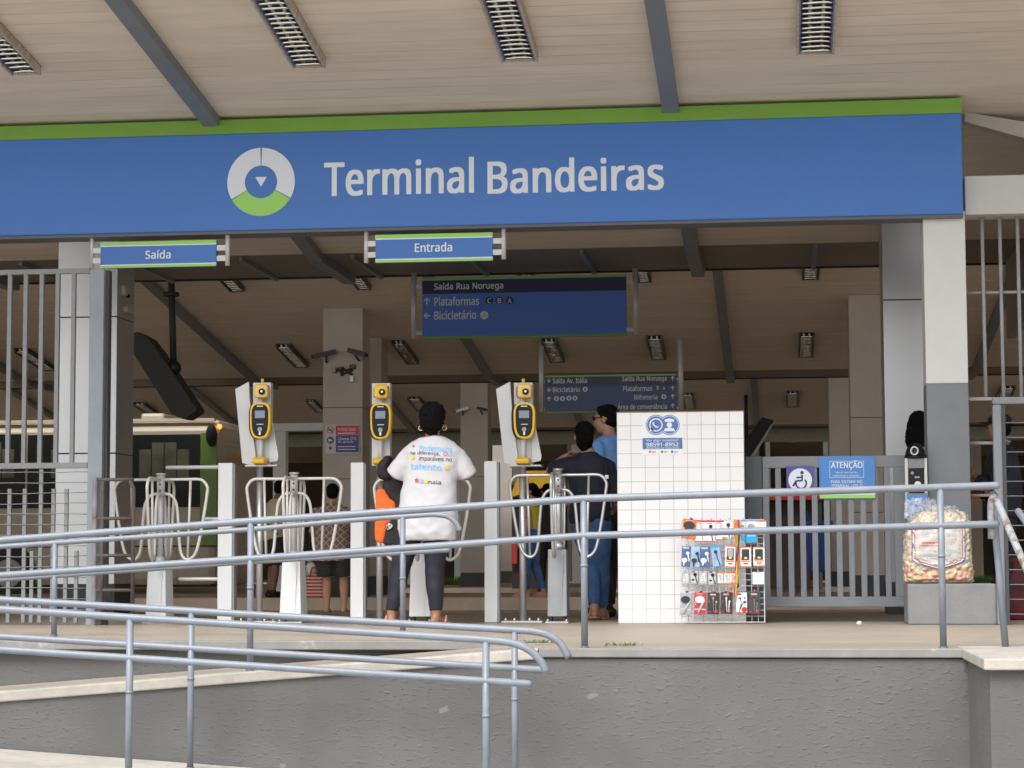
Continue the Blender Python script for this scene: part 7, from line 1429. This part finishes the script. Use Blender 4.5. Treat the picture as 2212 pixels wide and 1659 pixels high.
# ================================================================== BAG OF SNACKS
def zq(x, y, Y): return P(1920+x/2.995, 850+y/2.995, Y)
x0, x1, zc = CB; YS2 = Yc+.26; zc += .002
cx = (zq(97, 1200, YS2).x+zq(548, 1200, YS2).x)/2; hw = (zq(548, 1200, YS2).x-zq(97, 1200, YS2).x)/2; ht = zq(300, 760, YS2).z-zc
t = thing('snack_bag', 'big clear plastic sack of colourful puffed snacks standing on the concrete block', 'bag', (cx, YS2, zc))
mb = MB(); mb.torso([(zc, cx, YS2, hw*.97, .10), (zc+.03, cx, YS2, hw, .15), (zc+.18, cx-.005, YS2, hw*.98, .165), (zc+.34, cx-.005, YS2, hw*.955, .16), (zc+.45, cx+.01, YS2, hw*.90, .14), (zc+.53, cx+.02, YS2, hw*.72, .11), (zc+ht, cx+.02, YS2, hw*.42, .06), (zc+ht+.03, cx+.02, YS2, hw*.2, .03)], 40, 3.0)
m_sn = mat('puffed_snacks', (.7, .6, .4, 1), .45); n, L_, b_ = nodes_of(m_sn); tc = n.new('ShaderNodeTexCoord'); vo = n.new('ShaderNodeTexVoronoi'); vo.inputs['Scale'].default_value = 24; L_.new(tc.outputs['Object'], vo.inputs[0])
sc_ = n.new('ShaderNodeSeparateColor'); L_.new(vo.outputs['Color'], sc_.inputs[0])
def ramp(stops):
    r = n.new('ShaderNodeValToRGB'); r.color_ramp.interpolation = 'CONSTANT'; L_.new(sc_.outputs[0], r.inputs[0]); e = r.color_ramp.elements
    e[0].position, e[0].color = stops[0]; e[1].position, e[1].color = stops[1]
    for p_, c_ in stops[2:]: x = e.new(p_); x.color = c_
    return r.outputs[0]
r1 = ramp([(0, (.70, .38, .23, 1)), (.35, (.68, .36, .32, 1)), (.58, (.50, .56, .32, 1)), (.75, (.70, .46, .30, 1)), (.9, (.68, .58, .45, 1))]); r2 = ramp([(0, (.62, .53, .42, 1)), (.4, (.66, .585, .48, 1)), (.78, (.66, .54, .30, 1)), (.86, (.58, .48, .38, 1))])
sp_ = n.new('ShaderNodeSeparateXYZ'); L_.new(tc.outputs['Object'], sp_.inputs[0]); wz = n.new('ShaderNodeTexNoise'); wz.inputs['Scale'].default_value = 5; L_.new(tc.outputs['Object'], wz.inputs[0])
z_ = math_node(n, L_, 'SUBTRACT', sp_.outputs[2], math_node(n, L_, 'MULTIPLY', wz.outputs[0], .08)); hi = math_node(n, L_, 'GREATER_THAN', z_, .075)
mx = n.new('ShaderNodeMix'); mx.data_type = 'RGBA'; L_.new(hi, mx.inputs[0]); L_.new(r1, mx.inputs[6]); L_.new(r2, mx.inputs[7]); L_.new(mx.outputs[2], b_.inputs['Base Color'])
bp = n.new('ShaderNodeBump'); bp.invert = True; bp.inputs['Distance'].default_value = .03; bp.inputs['Strength'].default_value = .9; L_.new(vo.outputs['Distance'], bp.inputs['Height']); L_.new(bp.outputs[0], b_.inputs['Normal']); b_.inputs['Coat Weight'].default_value = .6; b_.inputs['Coat Roughness'].default_value = .15
bag = organic('snacks', mb, m_sn, t, .009, 4)
# the lumps really stand out of the sack
me = bag.data; bmx = bmesh.new(); bmx.from_mesh(me); bmx.normal_update()
from mathutils import noise
for v in bmx.verts:
    c = noise.voronoi((v.co)*24, distance_metric='DISTANCE')[0][0]; v.co += v.normal*(.012-.022*min(c, .8)) if v.co.z > .01 else V3(0, 0, 0)
bmx.to_mesh(me); bmx.free()
for p in me.polygons: p.use_smooth = True
bv = BVHTree.FromPolygons([Vector(v.co)+org(bag) for v in me.vertices], [tuple(p.vertices) for p in me.polygons])
def sheet(nm, poly, m, off, nx_=22, nz_=18, par=None):
    """a sheet of printed film laid over the front of the sack; poly in zoom coordinates, filled as rows"""
    mb = MB(); rows = []
    for j in range(nz_+1):
        y = poly[0]+(poly[1]-poly[0])*j/nz_; xa, xb_ = poly[2](j/nz_); r = []
        for i in range(nx_+1):
            p = zq(xa+(xb_-xa)*i/nx_, y, YS2-.15); h_ = bv.ray_cast(V3(p.x, 5, p.z), V3(0, 1, 0)); yy = h_[0].y if h_[0] else YS2-.1
            r.append(mb.bm.verts.new((p.x, min(yy, YS2-.06)-off, p.z)))
        rows.append(r)
    for a_, b_ in zip(rows, rows[1:]):
        for i in range(nx_): mb._f([a_[i], a_[i+1], b_[i+1], b_[i]], True)
    return O(nm, mb, m, par or t, fix=False)
def shield(inset): 
    def f(v): 
        k = 1 if v < .80 else max(0.02, 1-((v-.80)/.20)**1.15*.98); return (322-(174-inset)*k, 322+(174-inset)*k)
    return f
m_film = mat('printed_film', (.50, .49, .465, 1), .3, var=.12, vscale=18)
m_fb = mat('film_navy', (.13, .125, .26, 1), .35); m_fr = mat('film_red', (.46, .17, .14, 1), .35)
s_ = sheet('label_edge', (872, 1142, shield(0)), m_fb, .012); sheet('label_line', (872, 1132, shield(7)), m_paper, .0135); sheet('label_line', (872, 1124, shield(13)), m_fr, .015); lab = sheet('label', (865, 1114, shield(21)), m_film, .0165)
for y_, xa, xb_, m, hh in ((895, 215, 430, m_litegrey, 10), (915, 215, 430, m_litegrey, 5), (960, 210, 315, m_fr, 12), (980, 205, 318, m_fr, 10), (1010, 190, 455, m_litegrey, 5), (1025, 190, 455, m_litegrey, 5), (1040, 190, 400, mat('print_greygreen', (.34, .38, .33, 1), .4), 16), (1062, 190, 455, m_litegrey, 4), (1092, 250, 390, m_paper, 9)):
    sheet('print_line', (y_, y_+hh, (lambda v, xa=xa, xb_=xb_: (xa, xb_))), m, .018, 14, 2, lab)
m_clear = mat('clear_sack', (.62, .64, .72, 1), .14, alpha=.5, bump=.5, bscale=25)
def crumple(pts_rows, nm, amp, m=m_clear):
    mb = MB(); R_ = []
    for r in pts_rows:
        n_ = 16; row = []
        for i in range(n_+1):
            f = i/n_*(len(r)-1); k = min(int(f), len(r)-2); p = zq(*[r[k][c]+(r[k+1][c]-r[k][c])*(f-k) for c in (0, 1)], YS2-.08); q = p+V3(random.gauss(0, amp*.35), random.gauss(0, amp), random.gauss(0, amp*.5)); row.append(mb.bm.verts.new(q))
        R_.append(row)
    for a_, b_ in zip(R_, R_[1:]):
        for i in range(len(a_)-1):
            mb._f([a_[i], a_[i+1], b_[i+1]]); mb._f([a_[i], b_[i+1], b_[i]])
    return O(nm, mb, m, t, fix=False)
def rows(y0, y1, fa, fb, n_=7): return [[(fa(j/n_), y0+(y1-y0)*j/n_), (fb(j/n_), y0+(y1-y0)*j/n_+4)] for j in range(n_+1)]
crumple(rows(684, 812, lambda v: 110-14*v, lambda v: 265+60*v), 'film_tail', .011); crumple(rows(676, 800, lambda v: 150-20*v, lambda v: 300+30*v), 'film_tail', .012)
crumple(rows(728, 885, lambda v: 210-70*v, lambda v: 400+105*v), 'film_neck', .012, mat('film_neck', (.62, .60, .57, 1), .25, alpha=.85, var=.12, vscale=20)); crumple(rows(722, 790, lambda v: 330-20*v, lambda v: 440+30*v), 'film_tail', .012)
